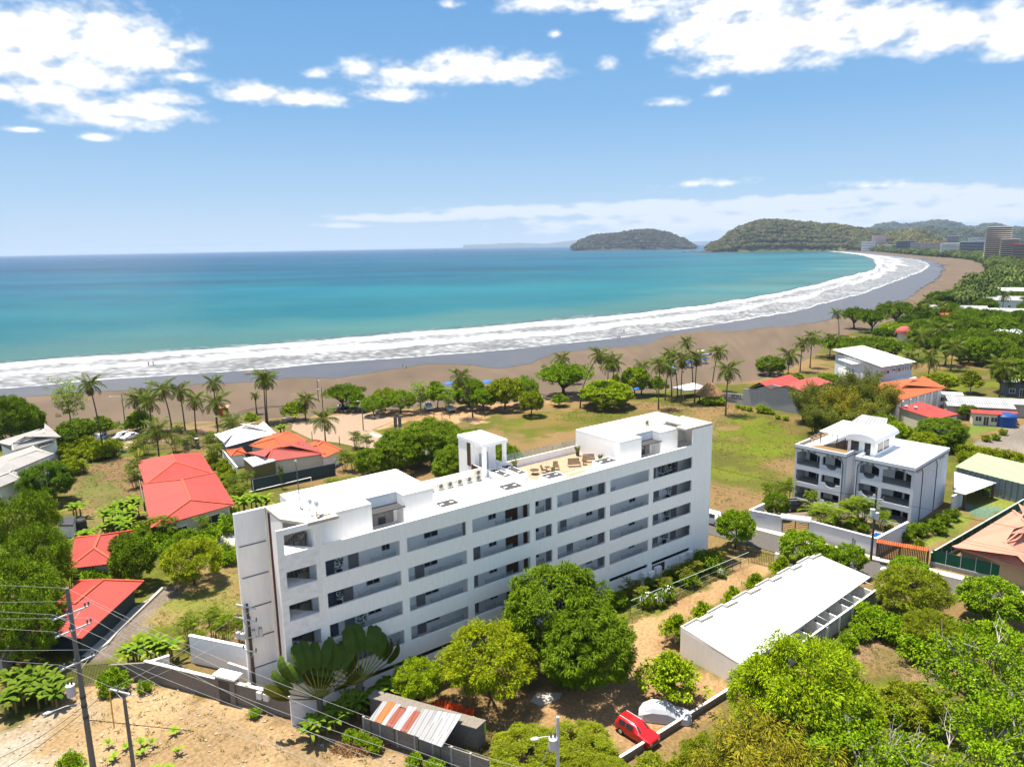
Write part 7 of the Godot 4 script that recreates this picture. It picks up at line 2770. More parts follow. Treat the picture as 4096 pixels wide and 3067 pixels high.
func vegetation() -> void:
	for q in [["leaf_dark", 0.38, 0.43, 0.45], ["leaf_mid", 0.57, 0.55, 0.5], ["leaf_lime", 1.0, 0.87, 0.4], ["leaf_yellow", 0.95, 0.72, 0.4], ["leaf_olive", 0.75, 0.56, 0.75], ["leaf_fresh", 0.72, 0.72, 0.45], ["leaf_rust", 1.0, 0.30, 0.27]]:
		M[q[0]] = M.leaf.duplicate()
		M[q[0]].albedo_color = lin(q[1], q[2], q[3])
	M.dry_leaf = M.frond.duplicate()
	M.dry_leaf.albedo_color = Color(1, 0.8, 0.5)
	M.silver_bark = mat(0.42, 0.38, 0.34, 0.9, M.blotch, 0.8)
	M.husk = mat(0.16, 0.14, 0.03, 0.7)
	species()
	var G := "trees around the apartment block"
	tree("mango0", "mango_tree", "big dense dark green mango tree against the middle of the white block", V(4.24,10.2,-65.94), 6.2, "leaf", G)
	tree("mango1", "mango_tree", "dense mango tree beside the sandy drive, lower than its neighbour", V(6.77,8.2,-61.64), 5.1, "leaf", G)
	tree("feather0", "feathery_tree", "loose yellow green feathery tree behind the patched shed", V(-2.6,6.8,-60.75), 5.0, "leaf_yellow", G)
	tree("feather1", "feathery_tree", "small bright green feathery tree at the foot of the white block", V(-9.33,4.2,-60.1), 2.6, "leaf_lime", G)
	tree("almond0", "almond_tree", "bright thin leaved tree beside the end wall of the row house", V(14.24,4.4,-59.51), 3.4, "leaf_lime", G)
	for q in [[V(16.96,3,-69.34), 1.9, "small umbrella shaped tree at the corner of the row house"], [V(20.61,3,-71.87), 1.9, "small umbrella shaped tree second along the row house parapet"], [V(25.1,2.9,-75.56), 1.6, "small umbrella shaped tree third along the row house parapet"], [V(28.73,2.9,-78.8), 1.6, "small umbrella shaped tree at the far end of the row house parapet"], [V(33.38,2.9,-83.22), 1.6, "small umbrella shaped tree behind the black bar gate"]]:
		tree("almond1", "almond_tree", q[2], q[0], q[1], "leaf_lime", "small trees along the row house")
	for q in [["feather1", V(23.87,9.5,-53.09), 5.6, "leaf_lime", "large lime green feathery tree beside the row house patio wall"], ["feather0", V(26.59,7,-51.22), 3.4, "leaf_lime", "lime green feathery tree leaning over the dry clearing"], ["feather0", V(21.27,7,-53.93), 3.8, "leaf_lime", "lime green feathery tree over the end of the row house roof"],
		["pale0", V(40.45,8.5,-54.71), 5.8, "leaf_fresh", "spreading tree with bare silver branches beyond the dry clearing"], ["pale1", V(25.16,7.5,-45.06), 5.4, "leaf_fresh", "tree with bare silver branches below the lime green tree"], ["pale0", V(29.17,8,-41.98), 5.4, "leaf_fresh", "tree with a web of silver branches at the scrub edge"], ["pale1", V(37.05,9,-45.75), 5.6, "leaf_fresh", "tall tree with pale bare limbs at the scrub edge"],
		["feather0", V(44.24,6,-73.35), 4.4, "leaf_olive", "rounded olive grey tree beside the street"], ["feather1", V(42.79,4.2,-67.05), 3.0, "leaf_olive", "smaller olive grey tree under the rounded one"],
		["feather1", V(14.63,4.6,-47.87), 2.8, "leaf_olive", "thin brownish tree over the yard wall"], ["bamboo0", V(18.31,6.5,-47.08), 3.6, "leaf_yellow", "yellow green feathery thicket at the yard wall"], ["bamboo0", V(18.55,8,-41.81), 4.4, "leaf_yellow", "golden green feathery thicket under the lime green trees"], ["bamboo0", V(15.63,5.5,-44.99), 3.0, "leaf_yellow", "golden green thicket beside the brownish tree"],
		["pale1", V(13.31,3.6,-47.4), 2.4, "leaf_olive", "half bare grey shrub tree beside the red car"], ["feather0", V(5.02,2,-52.3), 3.4, "leaf_olive", "low wide olive bush behind the pole with the transformer"], ["pale0", V(41.23,7,-53.33), 5.0, "leaf_fresh", "leafy tree with pale limbs between the olive tree and the scrub edge"], ["broad0", V(34.42,3.6,-55.38), 3.0, "leaf_olive", "olive bush tree at the edge of the dry clearing"], ["broad1", V(10.64,2.8,-47.96), 2.4, "leaf_olive", "brownish bush beside the yard wall and the red car"], ["feather1", V(0.78,2.2,-51.59), 3.6, "leaf_olive", "low wide olive bush at the end of the block wall"], ["feather0", V(6.92,1.6,-49.28), 2.4, "leaf_olive", "low olive bush in front of the yard wall"]]:
		tree(q[0], "scrub_tree", q[4], q[1], q[2], q[3], "trees of the scrub")
	for q in [[V(30.84,5.4,-93.19), 3.1, "round street tree by the white pillar of the villa wall"], [V(37.74,4.6,-87.04), 3.5, "wide street tree in front of the villa gate"], [V(42.57,4,-84.41), 2.3, "street tree at the far end of the row house"], [V(48.33,3.6,-80.97), 2.7, "street tree in front of the wooden gate"], [V(52.54,5,-72.16), 3.9, "wide street tree in front of the salmon roofed house"], [V(40.1,3.6,-85.13), 2.0, "small street tree in front of the letter boxes"]]:
		tree("broad0", "street_tree", q[2], q[0], q[1], "leaf_fresh", "street trees")
	tree("mango1", "garden_tree", "round clipped tree inside the villa wall", V(40.54,4,-104.26), 2.2, "leaf_mid", "villa garden plants")
	# behind the block
	for q in [["mango0", V(-16.18,8.5,-136.22), 7.0, "great mango behind the lift tower"], ["mango1", V(-21.7,7.6,-131.45), 5.6, "mango tree behind the long penthouse roof"], ["mango0", V(-8.61,7.8,-131.18), 5.6, "mango tree behind the roof terrace"], ["mango1", V(-1.96,6.5,-124.45), 4.4, "mango tree beside the glass screen of the terrace"], ["mango0", V(-26.55,5.5,-127.63), 3.8, "small mango tree near the ochre house"], ["mango1", V(-10.18,7,-122.32), 5.0, "mango tree pressed against the lift tower"]]:
		tree(q[0], "mango_tree", q[3], q[1], q[2], "leaf_mid", "mango trees behind the apartment block")
	# left side
	for q in [["feather0", V(-66.65,10.5,-91.82), 4.6, "leaf_mid", "tall feathery green tree above the small red house"], ["feather1", V(-57.71,10,-80.1), 4.4, "leaf_mid", "feathery green tree beside the black roofed hut"], ["feather0", V(-53.79,10,-70.48), 5.2, "leaf_mid", "feathery green tree over the rough grey wall"], ["feather1", V(-49.74,8,-66.57), 3.4, "leaf", "dark feathery tree beside the red shed"], ["mango0", V(-79.84,7.2,-116.1), 4.7, "leaf_dark", "dense dark round tree beside the grey roofed house"],
		["mango1", V(-113.04,11,-155.42), 5.2, "leaf_mid", "large beach tree at the end of the sand"], ["broad0", V(-109.03,9,-155.41), 4.4, "leaf_mid", "beach tree beside the grey roofed house"], ["broad1", V(-112.42,9.8,-157.9), 2.6, "leaf_rust", "rust red flowering treetop among the beach trees"], ["sparse0", V(-107.24,12.5,-167.96), 4.0, "leaf_lime", "tall thin yellow green tree behind the grey roofed house"], ["broad1", V(-96.6,6,-152.77), 4.5, "leaf_mid", "bushy tree under the tall thin one"], ["broad0", V(-97.33,5,-148), 4.0, "leaf", "dark bushy tree behind the grey roofs"],
		["almond1", V(-94.81,4.6,-159.74), 4.2, "leaf_mid", "flat topped beach almond beside the parked cars"], ["broad0", V(-48.66,6.2,-84.79), 3.2, "leaf", "dark round tree between the two small red roofs"], ["feather1", V(-41.31,5.8,-85.03), 4.3, "leaf_yellow", "loose yellow green tree on the lawn by the gravel drive"], ["broad1", V(-52.51,5,-89.72), 2.2, "leaf", "slim dark tree in front of the small red roof"], ["broad1", V(-46.53,3.4,-94.73), 1.9, "leaf_fresh", "small tree in front of the long red roofed house"]]:
		tree(q[0], "garden_tree", q[4], q[1], q[2], q[3], "trees of the left gardens")
	# along the beach
	for q in [["rain0", V(-45.18,6,-185.34), 5.6, "leaf_mid", "wide flat tree over the jet skis"], ["almond0", V(-40.53,5,-181.79), 3.6, "leaf_fresh", "flat beach almond beside the jet skis"], ["feather0", V(-33.33,6.2,-181.77), 3.8, "leaf_yellow", "yellowish loose tree at the turning circle"], ["feather1", V(-29.05,6,-179.13), 4.6, "leaf_fresh", "loose feathery tree beside the sign post"], ["feather0", V(-35.31,5.2,-176.5), 3.6, "leaf_fresh", "loose small tree at the kerb of the turning circle"], ["sparse0", V(-23.92,8,-180.96), 4.0, "leaf_fresh", "airy tree over the white pickup"], ["almond1", V(-19.89,6.6,-183.57), 4.4, "leaf_fresh", "airy flat tree beside the white pickup"], ["sparse0", V(-16.29,6.8,-179.7), 3.4, "leaf_fresh", "airy tree over the small silver car"], ["mango0", V(-11.39,8,-184.17), 5.0, "leaf_mid", "dense leaning tree beside the leaning palm"], ["almond0", V(-54.54,4.4,-173.66), 4.2, "leaf_lime", "spreading low almond at the sand edge"], ["almond1", V(-63.71,3,-168.57), 2.6, "leaf_lime", "small round almond beside the twin palms"],
		["almond0", V(-89.45,4.5,-165.75), 4.2, "leaf_lime", "low almond under the palm group"], ["almond1", V(-89.41,4,-162.17), 2.8, "leaf_mid", "dark low almond beside the tall street lamp"],
		["broad0", V(-7.63,6,-179.67), 4.0, "leaf_fresh", "fresh green tree beside the dark parked car"], ["broad1", V(-2,8,-181.51), 5.6, "leaf_yellow", "broad yellow green tree with several trunks on the field"], ["feather1", V(3.08,7.8,-185.67), 4.8, "leaf_fresh", "broad green tree beside the yellow green one"], ["broad0", V(4.68,6.4,-173.45), 3.6, "leaf_yellow", "smaller yellow green tree on the field"], ["rain1", V(14.66,8.6,-197.01), 8.6, "leaf_fresh", "great umbrella shaped tree by the sand"], ["mango1", V(24.76,6.8,-182.38), 8.0, "leaf_lime", "huge round lime green tree on the field"], ["broad1", V(34.58,8,-195.97), 4.6, "leaf_lime", "upright bright tree beside the round one"], ["almond0", V(40.72,5,-195.92), 3.6, "leaf_fresh", "flat beach almond near the event tent"], ["almond1", V(12.53,3,-184.12), 3.2, "leaf_fresh", "small flat almond under the umbrella tree"], ["almond1", V(30,4.6,-202.47), 2.4, "leaf_lime", "small pale tree behind the round one"]]:
		tree(q[0], "beach_tree", q[4], q[1], q[2], q[3], "trees along the beach")
	# right hand wood: named ones first
	for q in [["rain0", V(120.2,7,-255.26), 9.5, "leaf_mid", "wide green canopy behind the tall white house"], ["rain1", V(129.63,7.4,-252.61), 9.0, "leaf_mid", "wide green canopy beside the red dome"], ["rain0", V(135.09,6.4,-247.65), 8.0, "leaf_mid", "wide low canopy over the tall white house roof"], ["rain1", V(165.8,9.5,-341.59), 7.0, "leaf", "small crowned umbrella tree with a leaning dark trunk at the sand"], ["rain0", V(165.81,9.8,-325.03), 7.2, "leaf", "umbrella tree with forked dark limbs at the sand"], ["rain1", V(190.46,11,-351.09), 10.0, "leaf", "wide umbrella tree with long bare limbs at the sand"], ["mango0", V(182.67,8,-325.92), 5.0, "leaf_dark", "dark round tree beyond the umbrella trees"], ["broad0", V(158.2,5,-300.69), 4.6, "leaf_dark", "dark clipped tree under the umbrella trees"], ["rain1", V(170.16,5.4,-312.25), 7.5, "leaf_lime", "lime green spreading canopy near the red dome"],
		["mango1", V(82.9,6,-224.11), 5.2, "leaf_mid", "round dark tree at the sand behind the workshop"], ["broad1", V(83.23,3.6,-206.41), 3.4, "leaf_yellow", "yellowish bush tree behind the workshop"], ["broad0", V(93.57,3.4,-206.5), 3.6, "leaf_fresh", "fresh tree behind the red workshop roof"],
		["mango0", V(87.68,6,-140.19), 5.6, "leaf", "dense round tree beside the red roofed store"], ["broad0", V(82.61,4,-136.79), 3.8, "leaf_yellow", "yellowish tree behind the villa roof"], ["broad1", V(79.21,5,-141.67), 3.2, "leaf_lime", "bright tree behind the villa barrel roof"], ["broad0", V(78.94,5.4,-147.16), 4.0, "leaf_mid", "tree between the bamboo and the villa"], ["broad1", V(107.35,3.4,-162.81), 2.6, "leaf_mid", "small tree beside the shade houses"], ["broad0", V(119.61,5,-194.98), 5.4, "leaf_yellow", "yellow green tree beside the orange tiled house"], ["almond0", V(126.02,5.6,-190.99), 4.0, "leaf_olive", "grey green layered tree in front of the dark wood"]]:
		tree(q[0], "wood_tree", q[4], q[1], q[2], q[3], "trees of the right hand wood")
	for q in [[V(69.12,8.5,-162.32), 4.4], [V(73.91,9,-165.42), 4.2], [V(73.54,9.5,-156.89), 4.4], [V(81.04,10.5,-166.37), 4.0], [V(85.71,11,-169.94), 4.2], [V(85,9.5,-161.78), 4.6], [V(87.3,8.5,-162.17), 3.8], [V(70.16,6.5,-150.16), 4.4], [V(75.27,7,-152.49), 4.8], [V(78.78,7.5,-152.47), 4.4], [V(67.01,6.5,-151.63), 4.0]]:
		tree("bamboo0", "bamboo_clump", "arching yellow green bamboo clump between the field and the orange tiled house", q[0], q[1], ["leaf_yellow", "leaf", "leaf_mid"][rng.randi() % 3], "bamboo clumps")
	# the wood itself
	var ring := flat([V(152.35,0,-264.94), V(199.83,0,-351.83), V(219.69,0,-360.24), V(243.76,0,-328.9), V(137.33,0,-182.21), V(131.94,0,-185.79), V(128.64,0,-199.74), V(130.66,0,-215.3)])
	var n := 0
	var box := Rect2(ring[0], Vector2.ZERO)
	for p in ring:
		box = box.expand(p)
	while n < 46:
		var p := Vector2(rnd(box.position.x, box.end.x), rnd(box.position.y, box.end.y))
		if not inside(ring, p):
			continue
		tree(["mango0", "mango1", "broad0", "broad1", "feather0", "rain0", "rain1"][n % 7], "wood_tree", "broad leaved tree in the dense wood below the pale blue roofed hall", Vector3(p.x, rnd(6.5, 10.5), p.y), rnd(4.5, 7.5), ["leaf", "leaf_mid", "leaf_fresh", "leaf_mid"][n % 4], "trees of the dense wood")
		n += 1
	ring = flat([V(245.91,0,-426.48), V(283.56,0,-475.29), V(337.2,0,-534.79), V(427.15,0,-643.36), V(488.53,0,-666.31), V(261.48,0,-353.34), V(254.02,0,-379.76), V(213.63,0,-367.33)])
	box = Rect2(ring[0], Vector2.ZERO)
	for p in ring:
		box = box.expand(p)
	n = 0
	while n < 44:
		var p := Vector2(rnd(box.position.x, box.end.x), rnd(box.position.y, box.end.y))
		if not inside(ring, p):
			continue
		tree(["mango0", "broad0", "mango1", "feather1", "broad1"][n % 5], "wood_tree", "tree among the far roofs inside the bend of the beach", Vector3(p.x, rnd(6.0, 10.0), p.y), rnd(4.5, 8.0), ["leaf", "leaf_mid", "leaf_dark"][n % 3], "trees among the far roofs")
		n += 1
	scatter_wood("far_wood", [V(305.85,0,-491.87), V(406.01,0,-611.31), V(562.72,0,-835), V(757.82,0,-1144), V(924,0,-1448), V(1016,0,-1723), V(1158,0,-2114), V(1366,0,-2701), V(1555,0,-3423), V(1950,0,-4356), V(1661,0,-3017), V(1312,0,-2047), V(1087,0,-1473), V(393.79,0,-506.52), V(307.19,0,-438.21)], 5200, 4.5, 9.0, Color(0.035, 0.06, 0.012), Color(0.09, 0.115, 0.025))
	var belt := []
	for i in range(15, shore.size() - 1):
		for k in 150:
			var t := rng.randf()
			var p := along(i, t, 0)
			var back := (p - along(i, t, 2)) * Vector3(1, 0, 1)
			belt.append(p + back.normalized() * (4.0 + 60.0 * rng.randf()))
	scatter_wood("far_wood", belt, belt.size(), 4.0, 8.5, Color(0.035, 0.06, 0.012), Color(0.09, 0.115, 0.03))
	# coconut palms: head of the crown, lean from foot to head
	var c := Vector3.ZERO
	palm("tall lone coconut palm with hanging dry fronds beside the dry lot", V(-87.12,15.5,-144.01), Vector3(-0.8, 0, 0.5), 17, 0.85, 8)
	for q in [[V(-88.87,8,-164.27), -0.8, 0.9, "coconut palm leaning out at the edge of the beach group"], [V(-89.12,8.5,-168.36), 0.3, 0.85, "coconut palm behind the leaning one in the beach group"], [V(-84.09,8,-161.16), 0.2, 0.9, "low coconut palm inside the beach group"], [V(-83.56,10,-166.5), -1.2, 1.0, "large coconut palm in the middle of the beach group"], [V(-78.66,9.8,-164.83), -0.5, 0.95, "drooping coconut palm in the beach group"], [V(-74.26,8,-162.38), 0.2, 0.85, "coconut palm with a white painted foot at the beach group"], [V(-72.95,10.5,-170.78), 0.3, 0.85, "tall coconut palm behind the red kiosk"], [V(-69.16,7.5,-162.22), 0.1, 1.1, "full coconut palm by the red kiosk"], [V(-72.49,6.5,-140.56), 0.1, 1.0, "broad coconut palm inside the iron fence"], [V(-61.36,11,-172.8), 0.2, 0.95, "one of the twin coconut palms with white painted feet"], [V(-60.15,11,-171.02), 0.5, 0.9, "other of the twin coconut palms with white painted feet"], [V(-67.17,4.8,-181.85), 0.1, 0.45, "very young coconut palm on the sand beside the twin palms"], [V(-62.23,4.6,-153.64), 0.0, 0.95, "bushy young coconut palm near the twin palms"],
		[V(-51.4,5.5,-172.72), 0.3, 0.9, "young coconut palm behind the low almond"], [V(-39.36,7.2,-144.29), 0.1, 0.95, "coconut palm standing on the island of the turning circle"], [V(15.52,8,-216.15), 0.3, 0.95, "coconut palm rising behind the umbrella tree"], [V(27.29,10,-197.47), 0.2, 1.05, "coconut palm behind the round lime green tree"], [V(28.17,9.5,-195.03), -0.3, 1.05, "full coconut palm behind the round lime green tree"], [V(37.91,11.8,-178.98), 0.2, 0.95, "straight coconut palm on the field beside the event tent"], [V(43.01,11,-193.82), -1.5, 0.8, "leaning coconut palm at the sand near the loungers"], [V(43.62,12.5,-191.83), -2.0, 0.8, "leaning tall coconut palm at the sand near the loungers"], [V(42.47,9,-189.28), 0.8, 0.85, "coconut palm with yellow fronds near the loungers"], [V(45.07,12.2,-184.83), 0.1, 1.0, "coconut palm with a thick dry skirt on the field"], [V(51.95,13,-208.59), -2.2, 0.8, "very tall leaning coconut palm over the boat"], [V(48.91,12.6,-185.02), 0.3, 0.95, "coconut palm with a dry skirt beside the thatched bar"], [V(59.05,11.5,-200.27), 1.6, 0.9, "curved coconut palm behind the thatched bar"], [V(52.99,11.6,-171.11), 0.2, 1.05, "coconut palm in front of the painted wall"], [V(37,8,-197.8), 0.2, 0.8, "coconut palm behind the upright bright tree"],
		[V(145.97,10,-317.41), -1.5, 1.0, "lone coconut palm on the sand beside the umbrella trees"], [V(83.08,8.5,-209.57), 0.3, 1.1, "coconut palm beside the round dark tree at the sand"], [V(94.52,9.5,-228.35), 0.2, 1.0, "coconut palm behind the tall white house"], [V(100.6,10.5,-235.63), 0.2, 0.95, "tall coconut palm behind the tall white house"], [V(116.17,7,-255.81), 0.2, 1.0, "low coconut palm beside the wide green canopies"], [V(194.15,10,-336.9), 0.2, 1.1, "coconut palm of the far grove"], [V(217.16,11,-369.66), 0.3, 1.1, "taller coconut palm of the far grove"], [V(208.88,9,-345.66), 0.1, 1.1, "coconut palm at the edge of the far grove"], [V(199.27,8,-335.27), 0.2, 1.1, "yellowish coconut palm of the far grove"], [V(162.27,8.5,-267.25), 0.3, 1.3, "coconut palm in the wood before the white blossom"], [V(144.11,8,-247.65), 0.3, 1.3, "coconut palm in the wood beside the red dome"], [V(126.16,7,-210.71), 0.3, 1.2, "yellow fronded coconut palm beside the tall white house"], [V(129.23,8.5,-183.73), 0.3, 1.2, "coconut palm in the dark wood"], [V(142.06,8,-225.82), 0.2, 1.2, "coconut palm in the middle of the wood"], [V(287.37,9,-414.43), 0.2, 1.3, "coconut palm among the far roofs"], [V(118.94,7,-209.12), 0.3, 1.1, "coconut palm behind the tall white house annex"]]:
		palm(q[3], q[0], Vector3(q[1], 0, rnd(-0.4, 0.4)), 18, q[2], 3 + (5 if "skirt" in q[3] else 0))
	palm("long leaning coconut palm on the field behind the apartment block", V(22.74,14,-182.1), Vector3(5.0, 0, -0.5), 17, 0.9, 6)
	palm("bent coconut palm beside the dense leaning tree", V(-12.96,10.5,-172.54), Vector3(-3.0, 0, 0.5), 17, 0.95, 4)
	# cluster palms
	for q in [[V(-53.67,4.5,-97.29), 2.0], [V(-52.31,5,-98.56), 2.0], [V(-50.91,4.8,-98.53), 1.8], [V(-46.32,4.2,-99.62), 1.7], [V(-56.62,4,-83.69), 1.9], [V(-35.54,4.2,-70.54), 1.7], [V(-32.98,4.8,-70.95), 2.0], [V(-31.17,4.6,-70.05), 1.9], [V(-29.7,4.4,-69.97), 1.7], [V(-34.03,2.8,-69.5), 1.2]]:
		tree("areca%d" % (rng.randi() % 2), "cluster_palm", "feathery cluster palm in the left gardens", q[0], q[1], "leaf_fresh", "cluster palms of the left gardens")
	for q in [[V(-77.78,5,-141.62), 2.2], [V(-77.71,5.4,-145.12), 2.2], [V(-71.66,4.5,-128.82), 2.2], [V(-68.67,4.2,-123.44), 2.0], [V(-72.56,4.6,-146.78), 2.0], [V(-68.99,4.8,-144.76), 2.0], [V(-75.2,4.6,-155.72), 1.6], [V(-63.02,6,-143.86), 2.6], [V(-60.03,5,-137.6), 2.4], [V(-70.29,4.4,-150.57), 2.0]]:
		tree("areca%d" % (rng.randi() % 2), "cluster_palm", "tall cluster palm hedge round the long red roofed house", q[0], q[1], "leaf_mid", "cluster palms round the red roofed house")
	for q in [[V(-32.44,4.6,-131.46), 2.0], [V(-30.63,4.4,-130.77), 1.8], [V(-33.68,4.6,-146.71), 2.0], [V(-30.91,4.4,-144.7), 2.2], [V(-49.92,3.6,-120.64), 2.2], [V(-47.18,3.4,-115.68), 2.2], [V(-48.73,3.4,-123.34), 1.8], [V(-31.78,2.8,-119.97), 2.4], [V(-29.05,2.8,-120.52), 2.6], [V(-26.09,2.7,-119.96), 2.4], [V(-41.53,5.2,-121.63), 0.7]]:
		tree("areca%d" % (rng.randi() % 2), "cluster_palm", "cluster palm in the gardens round the ochre house", q[0], q[1], "leaf_mid", "cluster palms round the ochre house")
	for q in [[V(46.12,4.2,-100.16), 3.4], [V(47.3,4,-99.08), 3.2], [V(50.73,5,-100.67), 2.7], [V(52.33,5.2,-100.57), 2.7], [V(53.49,3.8,-98.3), 2.2], [V(46.34,4.6,-105.41), 1.4], [V(41.51,4.4,-110.52), 1.5], [V(43.22,4.6,-109.83), 1.4], [V(44.88,5,-110.43), 1.5]]:
		tree("areca%d" % (rng.randi() % 2), "cluster_palm", "feathery palm in front of the white villa", q[0], q[1], "leaf_fresh", "palms of the villa garden")
	for q in [[V(13.87,2.6,-79.7), 1.7], [V(15.01,2.4,-78.13), 1.4], [V(17.92,2.5,-80.41), 1.6], [V(20.35,2.5,-83.42), 1.6], [V(22.9,2.6,-84.55), 1.7], [V(21.31,2.4,-82.53), 1.2], [V(26.72,3,-87.7), 1.8], [V(25.32,2.8,-87.03), 1.4]]:
		tree("areca%d" % (rng.randi() % 2), "garden_palm", "low feathery palm at the foot of the white block beside the wire fence", q[0], q[1], "leaf_olive", "palms at the foot of the white block")
	# bananas and broad leaves
	for q in [V(-63.3,3,-104.53), V(-63.11,3.2,-106.61), V(-62.31,3.4,-107.66), V(-60.22,3,-105.42), V(-61.13,3.4,-108.71), V(-60.21,2.8,-101.9), V(-60.93,2.6,-100.51), V(-57.93,2.8,-100.35), V(-70.44,2.8,-108.59), V(-63.27,2,-98.84), V(-38.89,2.8,-67.33), V(-37.52,2.8,-67.17), V(-36.04,2.6,-66.99), V(-39.77,2.4,-66.97), V(-44.01,3,-109.3), V(-42.39,3,-110.39), V(-40.95,2.6,-110.83), V(-53.2,2.6,-158.63)]:
		tree("banana0", "banana_plant", "banana plant with broad torn yellow green leaves in the left gardens", q * Vector3(1, 1.2, 1), rnd(2.1, 2.8), "leaf_fresh", "banana plants")
	for q in [V(-48.79,3,-62.34), V(-47.87,3,-62.93), V(-46.1,3,-62.25), V(-44.57,2.8,-61.5), V(-47.04,2.8,-60.78), V(-45.09,2.6,-60.43), V(-47.3,2.8,-59.62), V(-43.64,2.4,-60.5)]:
		tree("banana0", "banana_plant", "dark banana plant in the shade of the big trees beside the barred gate", q, rnd(1.8, 2.4), "leaf", "banana plants by the gate")
	for i in 13:
		var q := on_block(0.8 + i * 0.75, rnd(1.8, 3.0), -rnd(0.9, 2.4) if i % 2 else -rnd(2.4, 3.4))
		tree("banana0", "heliconia", "lush broad leaved plant under the fan palms at the corner of the white block", q, rnd(1.4, 2.0), "leaf_mid", "lush plants under the fan palms")
	for q in [V(-30.55,0.9,-56.16), V(-35.47,1.2,-54.58), V(-34.12,0.9,-52.93), V(-32.64,1.3,-54.54), V(-31.67,1.3,-54.51), V(-32.05,0.9,-53.48), V(-28.95,1.2,-53.48), V(-33.85,0.8,-54.28), V(-37,1.4,-52.37), V(-28.85,0.9,-51.63), V(-29.92,0.9,-51.51), V(-36.03,1,-51.68)]:
		tree("sprout0", "banana_sprout", "young banana sprout growing on the bare dirt lot", q, rnd(0.7, 1.0), "leaf_fresh", "banana sprouts on the bare lot")
	# fan palms (travellers' palms)
	for q in [[on_block(2.0, 0, -1.9), "broad fan palm with tattered brown edges at the corner of the white block", 0.5], [on_block(5.8, 0, -2.0), "second fan palm with upright paddle leaves beside the tattered one", 0.65]]:
		var o := thing("fan_palm", q[1], "palm tree", q[0], q[2], "fan palms")
		o.scale = Vector3.ONE * 1.5
		var mb := MB.new()
		mb.tube([Vector3(0, -0.2, 0), Vector3(0, 1.0, 0), Vector3(0, 2.1, 0)], [0.22, 0.18, 0.2], 8)
		part("trunk", mb, M.palm_bark, o)
		for i in 15:
			var a := lerpf(-1.25, 1.25, i / 14.0)
			var p := part_mesh("paddle_leaf", kinds.fan_leaf, M.frond if i > 1 and i < 13 else M.dry_leaf, o)
			var s := rnd(0.95, 1.15)
			p.transform = Transform3D(Basis(Vector3.BACK, -a) * Basis(Vector3.UP, PI / 2 + rnd(-0.5, 0.5)) * Basis().scaled(Vector3(s, s * 1.15, s)), Vector3(0, 1.9, 0))
